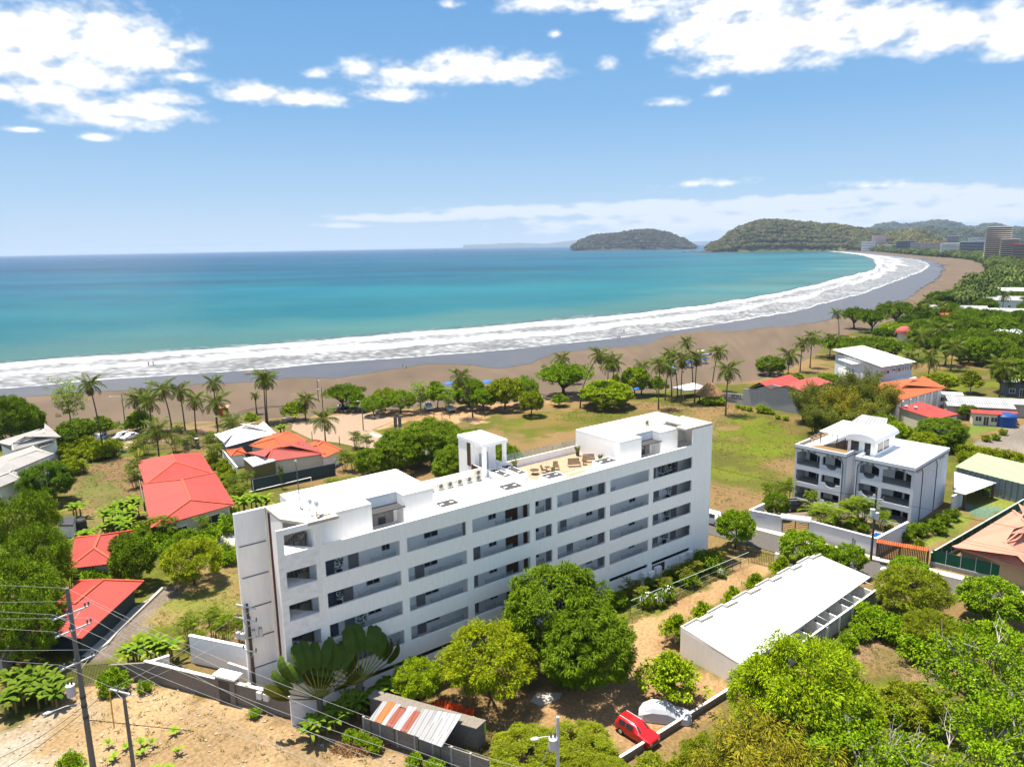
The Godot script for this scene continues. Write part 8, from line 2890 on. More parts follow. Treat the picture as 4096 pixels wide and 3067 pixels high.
	# bushes
	for q in [["low shrub in the villa garden", "leaf_mid", [V(47.81,1.2,-99.78), V(49.02,1,-98.77), V(50.92,1.4,-100.12), V(51.1,1.2,-98.18), V(54.53,1.2,-97.09), V(55.53,1.6,-94.7), V(57.55,1.6,-96.44), V(58.77,1.6,-96.38), V(61.25,1.6,-98.16), V(63.8,1.6,-100), V(66.45,1.6,-101.9), V(61.55,1.2,-96.77), V(56.2,1,-92.38), V(78.62,1.6,-113.3), V(80.43,1.6,-113.21), V(81.2,1.6,-111.3)]],
		["shrub of the hedge between the dry lot and the parked cars", "leaf_yellow", [V(-97.56,2.6,-151.79), V(-99.21,2.6,-157.3), V(-92.56,3,-148.96), V(-90.31,2.4,-144.1), V(-88.32,2.6,-146.15), V(-84.86,2.8,-143.3), V(-85.6,2.6,-146.95), V(-91.8,2.4,-141.42), V(-95.74,2.6,-146.63), V(-95.81,2.4,-145.4), V(-84.94,2.6,-132.6), V(-87.77,2,-135.54), V(-90.01,2,-134.03), V(-86.39,2.2,-141.77)]],
		["flowering shrub in the bed beside the long red roofed house", "leaf_yellow", [V(-62.3,1.2,-140.97), V(-59.74,1,-137.14), V(-58.86,1,-133.79), V(-56.71,1,-132.08), V(-55.39,1,-128.17), V(-53.87,1.2,-126.74), V(-52.18,1,-122.98), V(-52.4,0.9,-124.69), V(-49.94,1,-119.51), V(-50.66,0.9,-122.51), V(-48.09,1.2,-117.55), V(-61.37,1,-138.09), V(-55.57,1.4,-132.33), V(-53.36,1.4,-129.09), V(-57.39,1.4,-135.7)]],
		["garden shrub near the drive of the left gardens", "leaf_fresh", [V(-53.16,2.6,-98.3), V(-54.49,2.6,-97.45), V(-51.45,2.4,-96.91), V(-50.42,2,-98.72), V(-44.81,2,-98.47), V(-43.17,2.4,-102.11), V(-45.56,2.2,-106.29), V(-48.67,1.6,-95.63), V(-48.38,1.8,-97.32), V(-44.86,2.2,-94.92), V(-43.67,2,-94.49), V(-49.12,1.6,-94.39), V(-53.97,2.2,-84.61), V(-55.33,1.6,-85.22), V(-53.54,1.6,-84.81), V(-61.57,2.4,-89.93), V(-53.49,2,-97.07), V(-40.43,1.8,-93.16), V(-39.28,1.5,-91)]],
		["shrub at the foot of the white block", "leaf_mid", [V(25.13,2.2,-86.84), V(17,1.2,-81.76), V(19.59,1.2,-83.71), V(22.45,1.2,-85.74), V(21.54,1.6,-82.12), V(11.88,1.6,-77.33), V(24.93,1.2,-89.05)]],
		["rank shrub in the scrub beyond the patio wall", "leaf_fresh", [V(39.26,2,-72.94), V(39.2,2.2,-70.94), V(40.11,2.2,-69.6), V(41,2.2,-68.8), V(41.29,2,-67.41), V(32.36,1.6,-65.55), V(34.63,1.4,-67.69), V(36.85,1.4,-69.58), V(40.98,2.4,-65.78), V(48.63,2.4,-67.45), V(50.2,2.4,-66.91), V(46.97,2.2,-67.85), V(44.48,2.2,-66.96)]],
		["clipped hedge shrub beside the gravel yard", "leaf_yellow", [V(88.35,2,-135.34), V(89.7,2,-134.37), V(90.48,2,-132.57), V(91.78,2,-131.63), V(93.07,2,-130.7), V(94.34,2,-129.79), V(95.04,2,-128.11), V(86.16,2,-130.29), V(87.41,2,-128.57), V(88.79,2,-138.06), V(102.03,1.2,-144.95), V(106.23,1.2,-148.81), V(99.63,1.2,-144.11)]],
		["weed clump along the painted workshop wall", "leaf_lime", [V(58.07,0.9,-178.27), V(58.87,1,-176.39), V(60,1,-174.96), V(62.27,1.8,-173.04), V(63.32,1.4,-172.07), V(64.18,0.9,-171.14), V(53.98,2.2,-183.21), V(51.47,2,-182.37), V(54.68,1.6,-182), V(63.89,0.9,-166.17), V(65.28,0.9,-164.87)]],
		["weed clump along the block wall of the bare lot", "leaf_fresh", [V(-14.6,0.9,-54.76), V(-13.45,0.9,-54.41), V(-12.2,1,-53.46), V(-8.58,1,-51.58), V(-6.86,1,-50.82), V(-24.17,0.7,-58.32), V(-39.77,1.8,-62.89), V(-39.09,1.4,-62.66), V(-36.33,1,-62.38), V(-39.64,0.8,-61.78), V(-37.14,1.2,-52.04)]]]:
		for p in q[2]:
			tree("bush%d" % (rng.randi() % 2), "shrub", q[0], p, p.y * rnd(0.7, 1.0), q[1], q[0] + "s")
	# white flowering shrubs by the drive
	for q in [[V(15.34,1.9,-77.04), 1.0], [V(16.86,1.8,-77.18), 0.8], [V(18.22,2,-78.44), 0.9], [V(26.3,1.2,-84.33), 0.6]]:
		var o := tree("bush0", "flowering_shrub", "shrub covered with white blossom beside the wire fence", q[0], q[1], "leaf_fresh", "white flowering shrubs")
		var mb := MB.new()
		for i in 70:
			var d := ball().normalized()
			d.y = absf(d.y)
			var p := Vector3(0, 1.0, 0) + Vector3(d.x * 1.45, d.y * 1.1, d.z * 1.45)
			var t := d.cross(jitter(1.0)).normalized()
			mb.leaf(p, t, t.cross(d).normalized(), 0.3, 0.3, Color(0.85, 0.82, 0.78))
		part("blossom", mb, M.frond, o).set_meta("kind", "stuff")
	# white blossom in the far wood
	for i in 14:
		var p := V(177.32,5,-295.46).lerp(V(198.78,5,-279.28), i / 13.0)
		var o := tree("broad0", "blossom_tree", "white blossoming tree in the wood below the pale blue roofed hall", p + Vector3(rnd(-3, 3), rnd(0, 1.5), rnd(-3, 3)), rnd(3.5, 4.5), "leaf_mid", "white blossoming trees")
		var mb := MB.new()
		for k in 260:
			var d := ball().normalized()
			d.y = absf(d.y)
			var t := d.cross(jitter(1.0)).normalized()
			mb.leaf(Vector3(d.x * 3.6, 4.0 + d.y * 2.6, d.z * 3.6), t, t.cross(d).normalized(), 0.7, 0.6, Color(0.8, 0.8, 0.82))
		part("blossom", mb, M.frond, o).set_meta("kind", "stuff")
	# grass tufts and litter over the open ground
	var tuft := MB.new()
	for i in 9:
		var a := rnd(0, TAU)
		var d := Vector3(cos(a) * 0.6, 1, sin(a) * 0.6).normalized()
		tuft.leaf(Vector3(cos(a), 0, sin(a)) * 0.12, d, Vector3(-sin(a), 0, cos(a)), rnd(0.2, 0.45), 0.06, Color(1, 1, 1) * rnd(0.7, 1.2))
	var mm := MultiMesh.new()
	mm.transform_format = MultiMesh.TRANSFORM_3D
	mm.use_colors = true
	mm.mesh = tuft.mesh()
	var spots := []
	var nz := FastNoiseLite.new()
	nz.seed = 77
	nz.frequency = 0.04
	for z in [[[V(2.59,0,-170.54), V(51.64,0,-197.14), V(65.92,0,-165.92), V(58.68,0,-137.3), V(39.84,0,-109.61), V(32.2,0,-107.91), V(49.13,0,-169.52), V(15.98,0,-167.22)], 4000], [[V(-43.76,0,-63.48), V(-36.48,0,-63.68), V(-20.64,0,-57.79), V(-9.96,0,-52.28), V(-0.77,0,-44.62), V(-33.23,0,-45.32), V(-41.07,0,-57.14)], 500], [[V(-6.93,0,-51.06), V(-2.82,0,-56.14), V(6.05,0,-55.41), V(8.37,0,-52.71), V(0.91,0,-44.58)], 3500], [[V(-90.78,0,-144.82), V(-81.03,0,-144.23), V(-61.86,0,-112.82), V(-62.07,0,-102.64), V(-68.17,0,-104.82), V(-76.75,0,-116.41)], 900], [[V(-45.29,0,-97.89), V(-38.74,0,-92.7), V(-31.67,0,-75.03), V(-42.12,0,-74.85), V(-42.84,0,-82.36)], 800], [[V(12.51,0,-75.57), V(25.45,0,-85.92), V(28.87,0,-86.51), V(17.03,0,-76.56), V(12.36,0,-72.84)], 1800], [[V(37.7,0,-72.26), V(42.51,0,-67.63), V(39.93,0,-62.27), V(36.78,0,-59.64), V(34.77,0,-66.95)], 250]]:
		var f := flat(z[0])
		var bb := Rect2(f[0], Vector2.ZERO)
		for p in f:
			bb = bb.expand(p)
		var k: int = z[1]
		while k > 0:
			var p := Vector2(rnd(bb.position.x, bb.end.x), rnd(bb.position.y, bb.end.y))
			if inside(f, p):
				k -= 1
				if nz.get_noise_2dv(p) > -0.1 or rng.randf() < 0.3:
					spots.append(p)
	mm.instance_count = spots.size()
	for i in spots.size():
		var s := rnd(0.5, 1.2)
		mm.set_instance_transform(i, Transform3D(Basis(Vector3.UP, rnd(0, TAU)).scaled(Vector3(s, s * rnd(0.5, 1.0), s)), Vector3(spots[i].x, -0.05, spots[i].y)))
		mm.set_instance_color(i, Color(0.20, 0.24, 0.04).lerp(Color(0.54, 0.40, 0.16), rng.randf()))
	var mi := MultiMeshInstance3D.new()
	mi.name = "grass"
	mi.multimesh = mm
	mi.material_override = M.leaf
	mi.set_meta("kind", "stuff")
	add_child(mi)
	tag(mi, "dry and green grass tufts scattered over the open ground", "grass")
	mm = MultiMesh.new()
	mm.transform_format = MultiMesh.TRANSFORM_3D
	mm.use_colors = true
	var st := MB.new()
	st.lathe([Vector2(0.12, -0.05), Vector2(0.14, 0.03), Vector2(0.08, 0.1), Vector2(0, 0.12)], 6)
	mm.mesh = st.mesh()
	var lot := flat([V(-44.89,0,-63.31), V(-37.21,0,-63.9), V(-25.25,0,-59.88), V(-20.64,0,-57.79), V(-10.05,0,-52.87), V(-2.52,0,-46.37), V(-36.09,0,-47.12), V(-46.18,0,-56.44)])
	mm.instance_count = 420
	var cnt := 0
	while cnt < 420:
		var p := Vector2(rnd(-48, 5), rnd(-66, -40))
		if not inside(lot, p):
			continue
		var s := rnd(0.25, 1.0)
		mm.set_instance_transform(cnt, Transform3D(Basis(Vector3.UP, rnd(0, TAU)).scaled(Vector3(s * rnd(0.7, 1.6), s, s)), Vector3(p.x, 0, p.y)))
		mm.set_instance_color(cnt, Color(0.42, 0.36, 0.28).lerp(Color(0.24, 0.16, 0.09), rng.randf()))
		cnt += 1
	mi = MultiMeshInstance3D.new()
	mi.name = "stones"
	mi.multimesh = mm
	mi.material_override = mat(1, 1, 1, 0.95)
	mi.set_meta("kind", "stuff")
	add_child(mi)
	tag(mi, "small pale stones scattered over the bare dirt lot", "stones")

# ---------------------------------------------------------------- vehicles, beach things, people
func car(label: String, at: Vector3, turn: float, kind: String, paint: Material) -> Node3D:
	var o := thing("parked_" + ("pickup" if kind == "pickup" else "van" if kind == "van" else "car"), label, "car", at, turn, "parked vehicles")
	var st := [[2.25, 0.45, 0.8, 0.82], [2.1, 0.3, 0.98, 1.0], [1.0, 0.26, 1.06, 1.1], [0.3, 0.26, 1.08, 1.7], [-1.85, 0.26, 1.1, 1.72], [-2.15, 0.3, 1.05, 1.12], [-2.28, 0.45, 0.85, 0.87]]
	if kind == "sedan":
		st = [[2.15, 0.42, 0.68, 0.7], [2.0, 0.28, 0.82, 0.84], [0.95, 0.24, 0.92, 0.95], [0.15, 0.24, 0.94, 1.42], [-1.1, 0.24, 0.96, 1.42], [-1.8, 0.26, 0.98, 1.02], [-2.15, 0.4, 0.85, 0.88]]
	elif kind == "pickup":
		st = [[2.6, 0.5, 0.85, 0.87], [2.45, 0.35, 1.02, 1.05], [1.3, 0.3, 1.1, 1.14], [0.65, 0.3, 1.12, 1.75], [-0.7, 0.3, 1.12, 1.75], [-0.95, 0.3, 1.1, 1.12], [-2.6, 0.4, 1.08, 1.1]]
	elif kind == "van":
		st = [[2.3, 0.45, 0.9, 0.92], [2.2, 0.3, 1.1, 1.15], [1.9, 0.28, 1.15, 1.3], [1.35, 0.28, 1.2, 1.95], [-2.0, 0.28, 1.2, 1.98], [-2.25, 0.3, 1.15, 1.9], [-2.3, 0.45, 1.0, 1.2]]
	var w := 0.9
	var body := MB.new()
	var secs := []
	for s in st:
		var e := 0.84 if s == st[0] or s == st[-1] else 1.0
		var up: float = 0.78 if s[3] - s[2] > 0.3 else 0.96
		secs.append([Vector3(s[0], s[1], -w * e), Vector3(s[0], s[2], -w * e), Vector3(s[0], s[3], -w * up * e), Vector3(s[0], s[3], w * up * e), Vector3(s[0], s[2], w * e), Vector3(s[0], s[1], w * e)])
	# the shell: the same sections with rounded shoulders and roof edges
	var shell := []
	for s in secs:
		var r := [s[0] + Vector3(0, 0, 0.08), s[0].lerp(s[1], 0.3), s[1] + Vector3(0, -0.06, 0), s[1].lerp(s[2], 0.06), s[1].lerp(s[2], 0.9), s[2].lerp(s[3], 0.08) + Vector3(0, 0.015, 0), s[2].lerp(s[3], 0.3) + Vector3(0, 0.05, 0), s[2].lerp(s[3], 0.5) + Vector3(0, 0.06, 0)]
		for k in range(6, -1, -1):
			r.append(r[k] * Vector3(1, 1, -1))
		shell.append(r)
	var ns := []
	for i in shell.size():
		var row := []
		for k in 15:
			var du: Vector3 = shell[mini(i + 1, shell.size() - 1)][k] - shell[maxi(i - 1, 0)][k]
			var dv: Vector3 = shell[i][mini(k + 1, 14)] - shell[i][maxi(k - 1, 0)]
			var nn := du.cross(dv).normalized()
			row.append(nn if nn.dot(shell[i][k] - Vector3(shell[i][k].x, 0.7, 0)) > 0 else -nn)
		ns.append(row)
	for i in shell.size() - 1:
		for k in 14:
			body.stri(shell[i][k], shell[i + 1][k + 1], shell[i][k + 1], ns[i][k], ns[i + 1][k + 1], ns[i][k + 1])
			body.stri(shell[i][k], shell[i + 1][k], shell[i + 1][k + 1], ns[i][k], ns[i + 1][k], ns[i + 1][k + 1])
		body.quad(shell[i][14], shell[i][0], shell[i + 1][0], shell[i + 1][14])
	var f: Array = shell[0].duplicate()
	f.reverse()
	body.poly(f)
	body.poly(shell[-1])
	part("body", body, paint, o)
	for x in [st[0][0], st[-1][0]]:
		var bump := MB.new()
		bump.box(Vector3(x - 0.1, 0.36, -w * 0.86), Vector3(x + 0.1, 0.58, w * 0.86))
		part("bumper", bump, M.frame, o)
	# glass set a few millimetres proud of the cabin
	var lift := 0.03
	for s in [2, 4]:
		if kind == "pickup" and s == 4:
			s = 4
		var a: Array = secs[s]
		var b: Array = secs[s + 1]
		var g := MB.new()
		var p0: Vector3 = a[2].lerp(a[3], 0.08); var p1: Vector3 = a[2].lerp(a[3], 0.92)
		var q0: Vector3 = b[2].lerp(b[3], 0.08); var q1: Vector3 = b[2].lerp(b[3], 0.92)
		var nn := (p1 - p0).cross(q0 - p0).normalized()
		if nn.y < 0: nn = -nn
		var u0 := p0.lerp(q0, 0.1) + nn * lift; var u1 := p1.lerp(q1, 0.1) + nn * lift
		var w0 := p0.lerp(q0, 0.9) + nn * lift; var w1 := p1.lerp(q1, 0.9) + nn * lift
		g.quad(u0, u1, w1, w0)
		part("windscreen" if s == 2 else "rear_window", g, M.dim_glass, o)
	for side in [[1, 2], [4, 3]]:
		for h in [[0.08, 0.48], [0.54, 0.92]]:
			var g := MB.new()
			var a0: Vector3 = secs[3][side[0]].lerp(secs[4][side[0]], h[0]); var a1: Vector3 = secs[3][side[0]].lerp(secs[4][side[0]], h[1])
			var b0: Vector3 = secs[3][side[1]].lerp(secs[4][side[1]], h[0]); var b1: Vector3 = secs[3][side[1]].lerp(secs[4][side[1]], h[1])
			var out := Vector3(0, 0.002, signf(a0.z) * lift)
			g.quad(a0.lerp(b0, 0.12) + out, a1.lerp(b1, 0.12) + out, a1.lerp(b1, 0.85) + out, a0.lerp(b0, 0.85) + out)
			part("side_window", g, M.dim_glass, o)
	for x in [1.35, -1.4]:
		for z in [-0.8, 0.8]:
			var t := MB.new()
			t.tube([Vector3(x, 0.34, z - 0.11), Vector3(x, 0.34, z + 0.11)], [0.34], 14)
			var tyre := part("wheel", t, M.rubber, o)
			t = MB.new()
			t.tube([Vector3(x, 0.34, z + signf(z) * 0.1), Vector3(x, 0.34, z + signf(z) * 0.125)], [0.2], 10)
			part("rim", t, M.galv, tyre)
	for z in [-0.62, 0.62]:
		var h := MB.new()
		h.box(Vector3(st[0][0] - 0.12, 0.62, z - 0.14), Vector3(st[0][0] + 0.02, 0.76, z + 0.14))
		part("headlight", h, M.membrane, o)
		h = MB.new()
		h.box(Vector3(st[-1][0] - 0.02, 0.7, z - 0.12), Vector3(st[-1][0] + 0.1, 0.84, z + 0.12))
		part("tail_light", h, M.maroon, o)
	if kind == "suv":
		for z in [-0.55, 0.55]:
			var r := MB.new()
			r.bar(Vector3(0.15, 1.78, z), Vector3(-1.8, 1.8, z), 0.06, 0.05)
			part("roof_rail", r, M.galv, o)
	return o

# a body as one surface: bones joined by a smooth minimum, meshed as surface nets
func body_mesh(bones: Array, cell: float) -> ArrayMesh:
	var lo := Vector3(9, 9, 9)
	var hi := -lo
	for b in bones:
		for p in [b[0], b[1]]:
			lo = lo.min(p - Vector3.ONE * 0.25)
			hi = hi.max(p + Vector3.ONE * 0.25)
	var n := Vector3i(((hi - lo) / cell).ceil())
	var val := PackedFloat32Array()
	val.resize((n.x + 1) * (n.y + 1) * (n.z + 1))
	var id := func(x: int, y: int, z: int) -> int: return (z * (n.y + 1) + y) * (n.x + 1) + x
	for z in n.z + 1:
		for y in n.y + 1:
			for x in n.x + 1:
				var p := lo + Vector3(x, y, z) * cell
				var acc := 0.0
				for b in bones:
					var ab: Vector3 = b[1] - b[0]
					var t := clampf((p - b[0]).dot(ab) / maxf(ab.length_squared(), 1e-6), 0, 1)
					acc += exp(-32.0 * (p.distance_to(b[0] + ab * t) - lerpf(b[2], b[3], t)))
				val[id.call(x, y, z)] = -log(maxf(acc, 1e-20)) / 32.0
	var cellv := {}
	for z in n.z:
		for y in n.y:
			for x in n.x:
				var sum := Vector3.ZERO
				var cnt := 0
				for e in [[0,0,0,1,0,0],[0,1,0,1,1,0],[0,0,1,1,0,1],[0,1,1,1,1,1],[0,0,0,0,1,0],[1,0,0,1,1,0],[0,0,1,0,1,1],[1,0,1,1,1,1],[0,0,0,0,0,1],[1,0,0,1,0,1],[0,1,0,0,1,1],[1,1,0,1,1,1]]:
					var a: float = val[id.call(x + e[0], y + e[1], z + e[2])]
					var b: float = val[id.call(x + e[3], y + e[4], z + e[5])]
					if (a < 0.0) != (b < 0.0):
						sum += Vector3(x + e[0], y + e[1], z + e[2]).lerp(Vector3(x + e[3], y + e[4], z + e[5]), a / (a - b))
						cnt += 1
				if cnt:
					cellv[Vector3i(x, y, z)] = lo + sum / cnt * cell
	var mb := MB.new()
	for k in cellv:
		for ax in 3:
			var d := Vector3i.ZERO
			d[ax] = 1
			var u := Vector3i.ZERO
			u[(ax + 1) % 3] = 1
			var w := Vector3i.ZERO
			w[(ax + 2) % 3] = 1
			var a: float = val[id.call(k.x, k.y, k.z)]
			var b: float = val[id.call(k.x + d.x, k.y + d.y, k.z + d.z)]
			if (a < 0.0) == (b < 0.0) or not (cellv.has(k - u) and cellv.has(k - w) and cellv.has(k - u - w)):
				continue
			var y: float = cellv[k].y
			mb.col = Color(0.34, 0.19, 0.12)
			if y < 0.98 and y > 0.62:
				mb.col = Color(0.03, 0.05, 0.12)
			if y > 1.56:
				mb.col = Color(0.03, 0.02, 0.015)
			if a < 0.0:
				mb.quad(cellv[k - u - w], cellv[k - w], cellv[k], cellv[k - u])
			else:
				mb.quad(cellv[k - u - w], cellv[k - u], cellv[k], cellv[k - w])
	return mb.mesh()

func small_things() -> void:
	var red := mat(0.52, 0.01, 0.012, 0.25, null, 1, 0.5)
	var white := mat(0.72, 0.72, 0.72, 0.3, null, 1, 0.5)
	var silver := mat(0.42, 0.43, 0.44, 0.3, null, 1, 0.5)
	var black := mat(0.012, 0.012, 0.014, 0.25, null, 1, 0.5)
	car("red off-road car with pale roof rails parked by the yard wall", Vector3(10.3, 0, -54.7), -0.85, "suv", red).scale = Vector3.ONE * 0.86
	car("white van behind the end of the apartment block", V(29.87,0,-102.31), -0.75, "van", white)
	car("black open jeep inside the villa gate", V(44.81,0,-107.21), 0.1, "suv", black)
	car("white car parked nose to the beach behind the dry lot hedge", V(-94.25,0,-156.32), -1.9, "suv", white)
	car("black car parked beside the white one", V(-91.53,0,-156.14), -1.9, "sedan", black)
	car("silver car with a roof load in the beach parking row", V(-89.72,0,-157.39), -1.95, "suv", silver)
	car("pale car at the palm end of the beach parking row", V(-88.16,0,-158.04), -1.9, "sedan", white)
	car("white pickup under the airy beach trees", V(-22.25,0,-183.29), -1.3, "pickup", white)
	car("small silver car near the dense leaning tree", V(-16.24,0,-180.96), -1.2, "sedan", silver)
	car("dark car half hidden by the fresh green tree", V(-8.08,0,-192.11), 0.3, "sedan", black)
	# covered car
	var o := thing("covered_car", "car under a pale grey cover beside the red off-road car", "car", Vector3(13.3, 0, -57.2), -0.2)
	var mb := MB.new()
	var secs := []
	for s in [[2.3, 0.5, 0.6], [2.0, 0.85, 0.85], [0.9, 1.0, 0.98], [0.2, 1.5, 0.98], [-1.2, 1.5, 0.98], [-2.0, 1.0, 0.92], [-2.35, 0.5, 0.6]]:
		var ring := []
		for k in 9:
			var a := PI * k / 8
			ring.append(Vector3(s[0] + rnd(-0.03, 0.03), s[1] * pow(sin(a), 0.5) + rnd(-0.02, 0.02) if k > 0 and k < 8 else 0.02, cos(a) * s[2]))
		secs.append(ring)
	for i in secs.size() - 1:
		for k in 8:
			mb.quad(secs[i][k], secs[i][k + 1], secs[i + 1][k + 1], secs[i + 1][k])
	mb.poly([secs[0][8], secs[0][7], secs[0][6], secs[0][5], secs[0][4], secs[0][3], secs[0][2], secs[0][1], secs[0][0]])
	mb.poly(secs[-1])
	part("cover", mb, mat(0.48, 0.50, 0.54, 0.7, M.speckle, 1.0), o)
	for x in [1.35, -1.4]:
		for z in [-0.72, 0.72]:
			mb = MB.new()
			mb.tube([Vector3(x, 0.3, z - 0.1), Vector3(x, 0.3, z + 0.1)], [0.3], 12)
			part("wheel", mb, M.rubber, o)
	# boat on the sand
	o = thing("boat", "blue open boat with a pale sun canopy drawn up on the sand", "boat", V(73.8,-0.9,-269.37), 0.12)
	mb = MB.new()
	secs = []
	for s in [[-3.0, 0.75, 0.9, 0.1], [-1.0, 0.95, 0.9, 0.0], [1.2, 0.85, 1.0, 0.0], [2.4, 0.45, 1.2, 0.15], [3.2, 0.03, 1.4, 0.5]]:
		secs.append([Vector3(s[0], s[2], -s[1]), Vector3(s[0], s[3], -s[1] * 0.4), Vector3(s[0], s[3], s[1] * 0.4), Vector3(s[0], s[2], s[1])])
	for i in 4:
		for k in 3:
			mb.quad(secs[i][k], secs[i + 1][k], secs[i + 1][k + 1], secs[i][k + 1])
	mb.poly(secs[0])
	part("hull", mb, mat(0.02, 0.09, 0.36, 0.4), o)
	mb = MB.new()
	for i in 4:
		mb.quad(secs[i][0] * Vector3(0.95, 0.8, 0.9), secs[i][3] * Vector3(0.95, 0.8, 0.9), secs[i + 1][3] * Vector3(0.95, 0.8, 0.9), secs[i + 1][0] * Vector3(0.95, 0.8, 0.9))
	part("deck", mb, M.membrane, o)
	mb = MB.new()
	mb.sheet([Vector3(-2.6, 2.3, -0.8), Vector3(0.8, 2.4, -0.8), Vector3(0.8, 2.4, 0.8), Vector3(-2.6, 2.3, 0.8)], 0.06)
	part("canopy", mb, M.cream, o)
	for p in [[-2.5, -0.7], [-2.5, 0.7], [0.7, -0.7], [0.7, 0.7]]:
		mb = MB.new()
		mb.tube([Vector3(p[0], 0.8, p[1]), Vector3(p[0], 2.32, p[1])], [0.03], 5)
		part("post", mb, M.galv, o)
	# beach umbrellas and loungers
	var blue := mat(0.015, 0.14, 0.55, 0.7)
	var sky_blue := mat(0.05, 0.32, 0.6, 0.7)
	var spots := [[V(68.34,-0.5,-249.2), blue, "royal blue beach umbrella beside the boat"], [V(61.24,-0.4,-241.28), blue, "royal blue beach umbrella behind the leaning palm"], [V(52.65,-0.3,-230.13), sky_blue, "pale blue beach umbrella beside the leaning palms"], [V(-7.55,-0.2,-210.49), blue, "royal blue beach umbrella at the tree line"], [V(-18.89,-0.2,-208.66), blue, "royal blue beach umbrella behind the airy trees"], [V(20.07,-0.2,-214.84), blue, "royal blue beach umbrella behind the umbrella tree"], [V(35.25,0,-195.09), blue, "small blue beach umbrella under the trees"]]
	for i in spots.size():
		var q: Array = spots[i]
		o = thing("beach_umbrella", q[2], "umbrella", q[0] + Vector3(0, 0.2, 0), rnd(0, 2), "beach umbrellas")
		mb = MB.new()
		mb.tube([Vector3(0, -0.4, 0), Vector3(0, 2.3, 0)], [0.03], 6)
		part("pole", mb, M.galv, o)
		mb = MB.new()
		mb.lathe([Vector2(1.5, 1.85), Vector2(1.46, 2.0), Vector2(0.8, 2.3), Vector2(0, 2.5)], 8)
		part("canopy", mb, q[1], o)
		if i > 2:
			continue
		for k in 2:
			var l := thing("sun_lounger", "white and blue lounger under the " + q[2], "lounger", q[0] + Vector3(-0.9 + k * 1.7, 0.15, 0.5), 0.5, "sun loungers on the sand")
			mb = MB.new()
			mb.box(Vector3(-1.0, 0.3, -0.33), Vector3(0.4, 0.4, 0.33))
			part("bed", mb, blue, l)
			mb = MB.new()
			mb.bar(Vector3(0.4, 0.38, 0), Vector3(0.95, 0.8, 0), 0.66, 0.08)
			part("backrest", mb, M.membrane, l)
			for p in [[-0.9, -0.28], [-0.9, 0.28], [0.35, -0.28], [0.35, 0.28]]:
				mb = MB.new()
				mb.box(Vector3(p[0] - 0.03, -0.2, p[1] - 0.03), Vector3(p[0] + 0.03, 0.3, p[1] + 0.03))
				part("leg", mb, M.membrane, l)
	# jet skis on the sand
	for i in 5:
		o = thing("jet_ski", "blue and white jet ski parked under the wide flat tree", "jet ski", V(-46.47,0,-187.1).lerp(V(-42.95,0,-187.88), i / 4.0), -1.2, "jet skis")
		mb = MB.new()
		secs = []
		for s in [[-1.4, 0.5, 0.5, 0.15], [-0.2, 0.55, 0.55, 0.1], [0.8, 0.4, 0.65, 0.12], [1.5, 0.04, 0.75, 0.4]]:
			secs.append([Vector3(s[0], s[2], -s[1]), Vector3(s[0], s[3], -s[1] * 0.5), Vector3(s[0], s[3], s[1] * 0.5), Vector3(s[0], s[2], s[1])])
		for k in 3:
			for j in 4:
				mb.quad(secs[k][j], secs[k + 1][j], secs[k + 1][(j + 1) % 4], secs[k][(j + 1) % 4])
		mb.poly(secs[0])
		part("hull", mb, blue if i % 2 else white, o)
		mb = MB.new()
		mb.soft_box(Vector3(1.3, 0.35, 0.4), 0.08, Transform3D(Basis(), Vector3(-0.5, 0.55, 0)))
		part("seat", mb, black, o)
		mb = MB.new()
		mb.tube([Vector3(0.35, 0.65, 0), Vector3(0.2, 1.0, 0)], [0.08], 6)
		mb.tube([Vector3(0.2, 1.0, -0.35), Vector3(0.2, 1.0, 0.35)], [0.03], 5)
		part("handlebar", mb, M.frame, o)
	# people
	var v := func(x: float, y: float, z: float) -> Vector3: return Vector3(x, y, z)
	var poses := {}
	for k in 2:
		var s := 0.16 if k == 0 else 0.02
		poses[k] = body_mesh([[v.call(0, 0.95, 0), v.call(0, 1.2, 0), 0.14, 0.12], [v.call(0, 1.2, 0), v.call(0, 1.38, 0), 0.13, 0.15], [v.call(0, 1.4, 0), v.call(0, 1.52, 0), 0.06, 0.05], [v.call(0, 1.58, 0.01), v.call(0, 1.66, 0.01), 0.085, 0.09],
			[v.call(-0.09, 0.92, 0), v.call(-0.1, 0.5, s), 0.085, 0.06], [v.call(-0.1, 0.5, s), v.call(-0.1, 0.06, s * 0.6 - 0.05), 0.055, 0.04], [v.call(-0.1, 0.05, s * 0.6 - 0.05), v.call(-0.1, 0.04, s * 0.6 + 0.1), 0.04, 0.03],
			[v.call(0.09, 0.92, 0), v.call(0.1, 0.5, -s * 0.4), 0.085, 0.06], [v.call(0.1, 0.5, -s * 0.4), v.call(0.1, 0.06, -s * 1.6), 0.055, 0.04], [v.call(0.1, 0.05, -s * 1.6), v.call(0.1, 0.04, -s * 1.6 + 0.14), 0.04, 0.03],
			[v.call(-0.17, 1.38, 0), v.call(-0.24, 1.1, -s), 0.05, 0.04], [v.call(-0.24, 1.1, -s), v.call(-0.25, 0.85, 0.02), 0.038, 0.03], [v.call(0.17, 1.38, 0), v.call(0.24, 1.1, s), 0.05, 0.04], [v.call(0.24, 1.1, s), v.call(0.25, 0.85, s * 1.5), 0.038, 0.03]], 0.05)
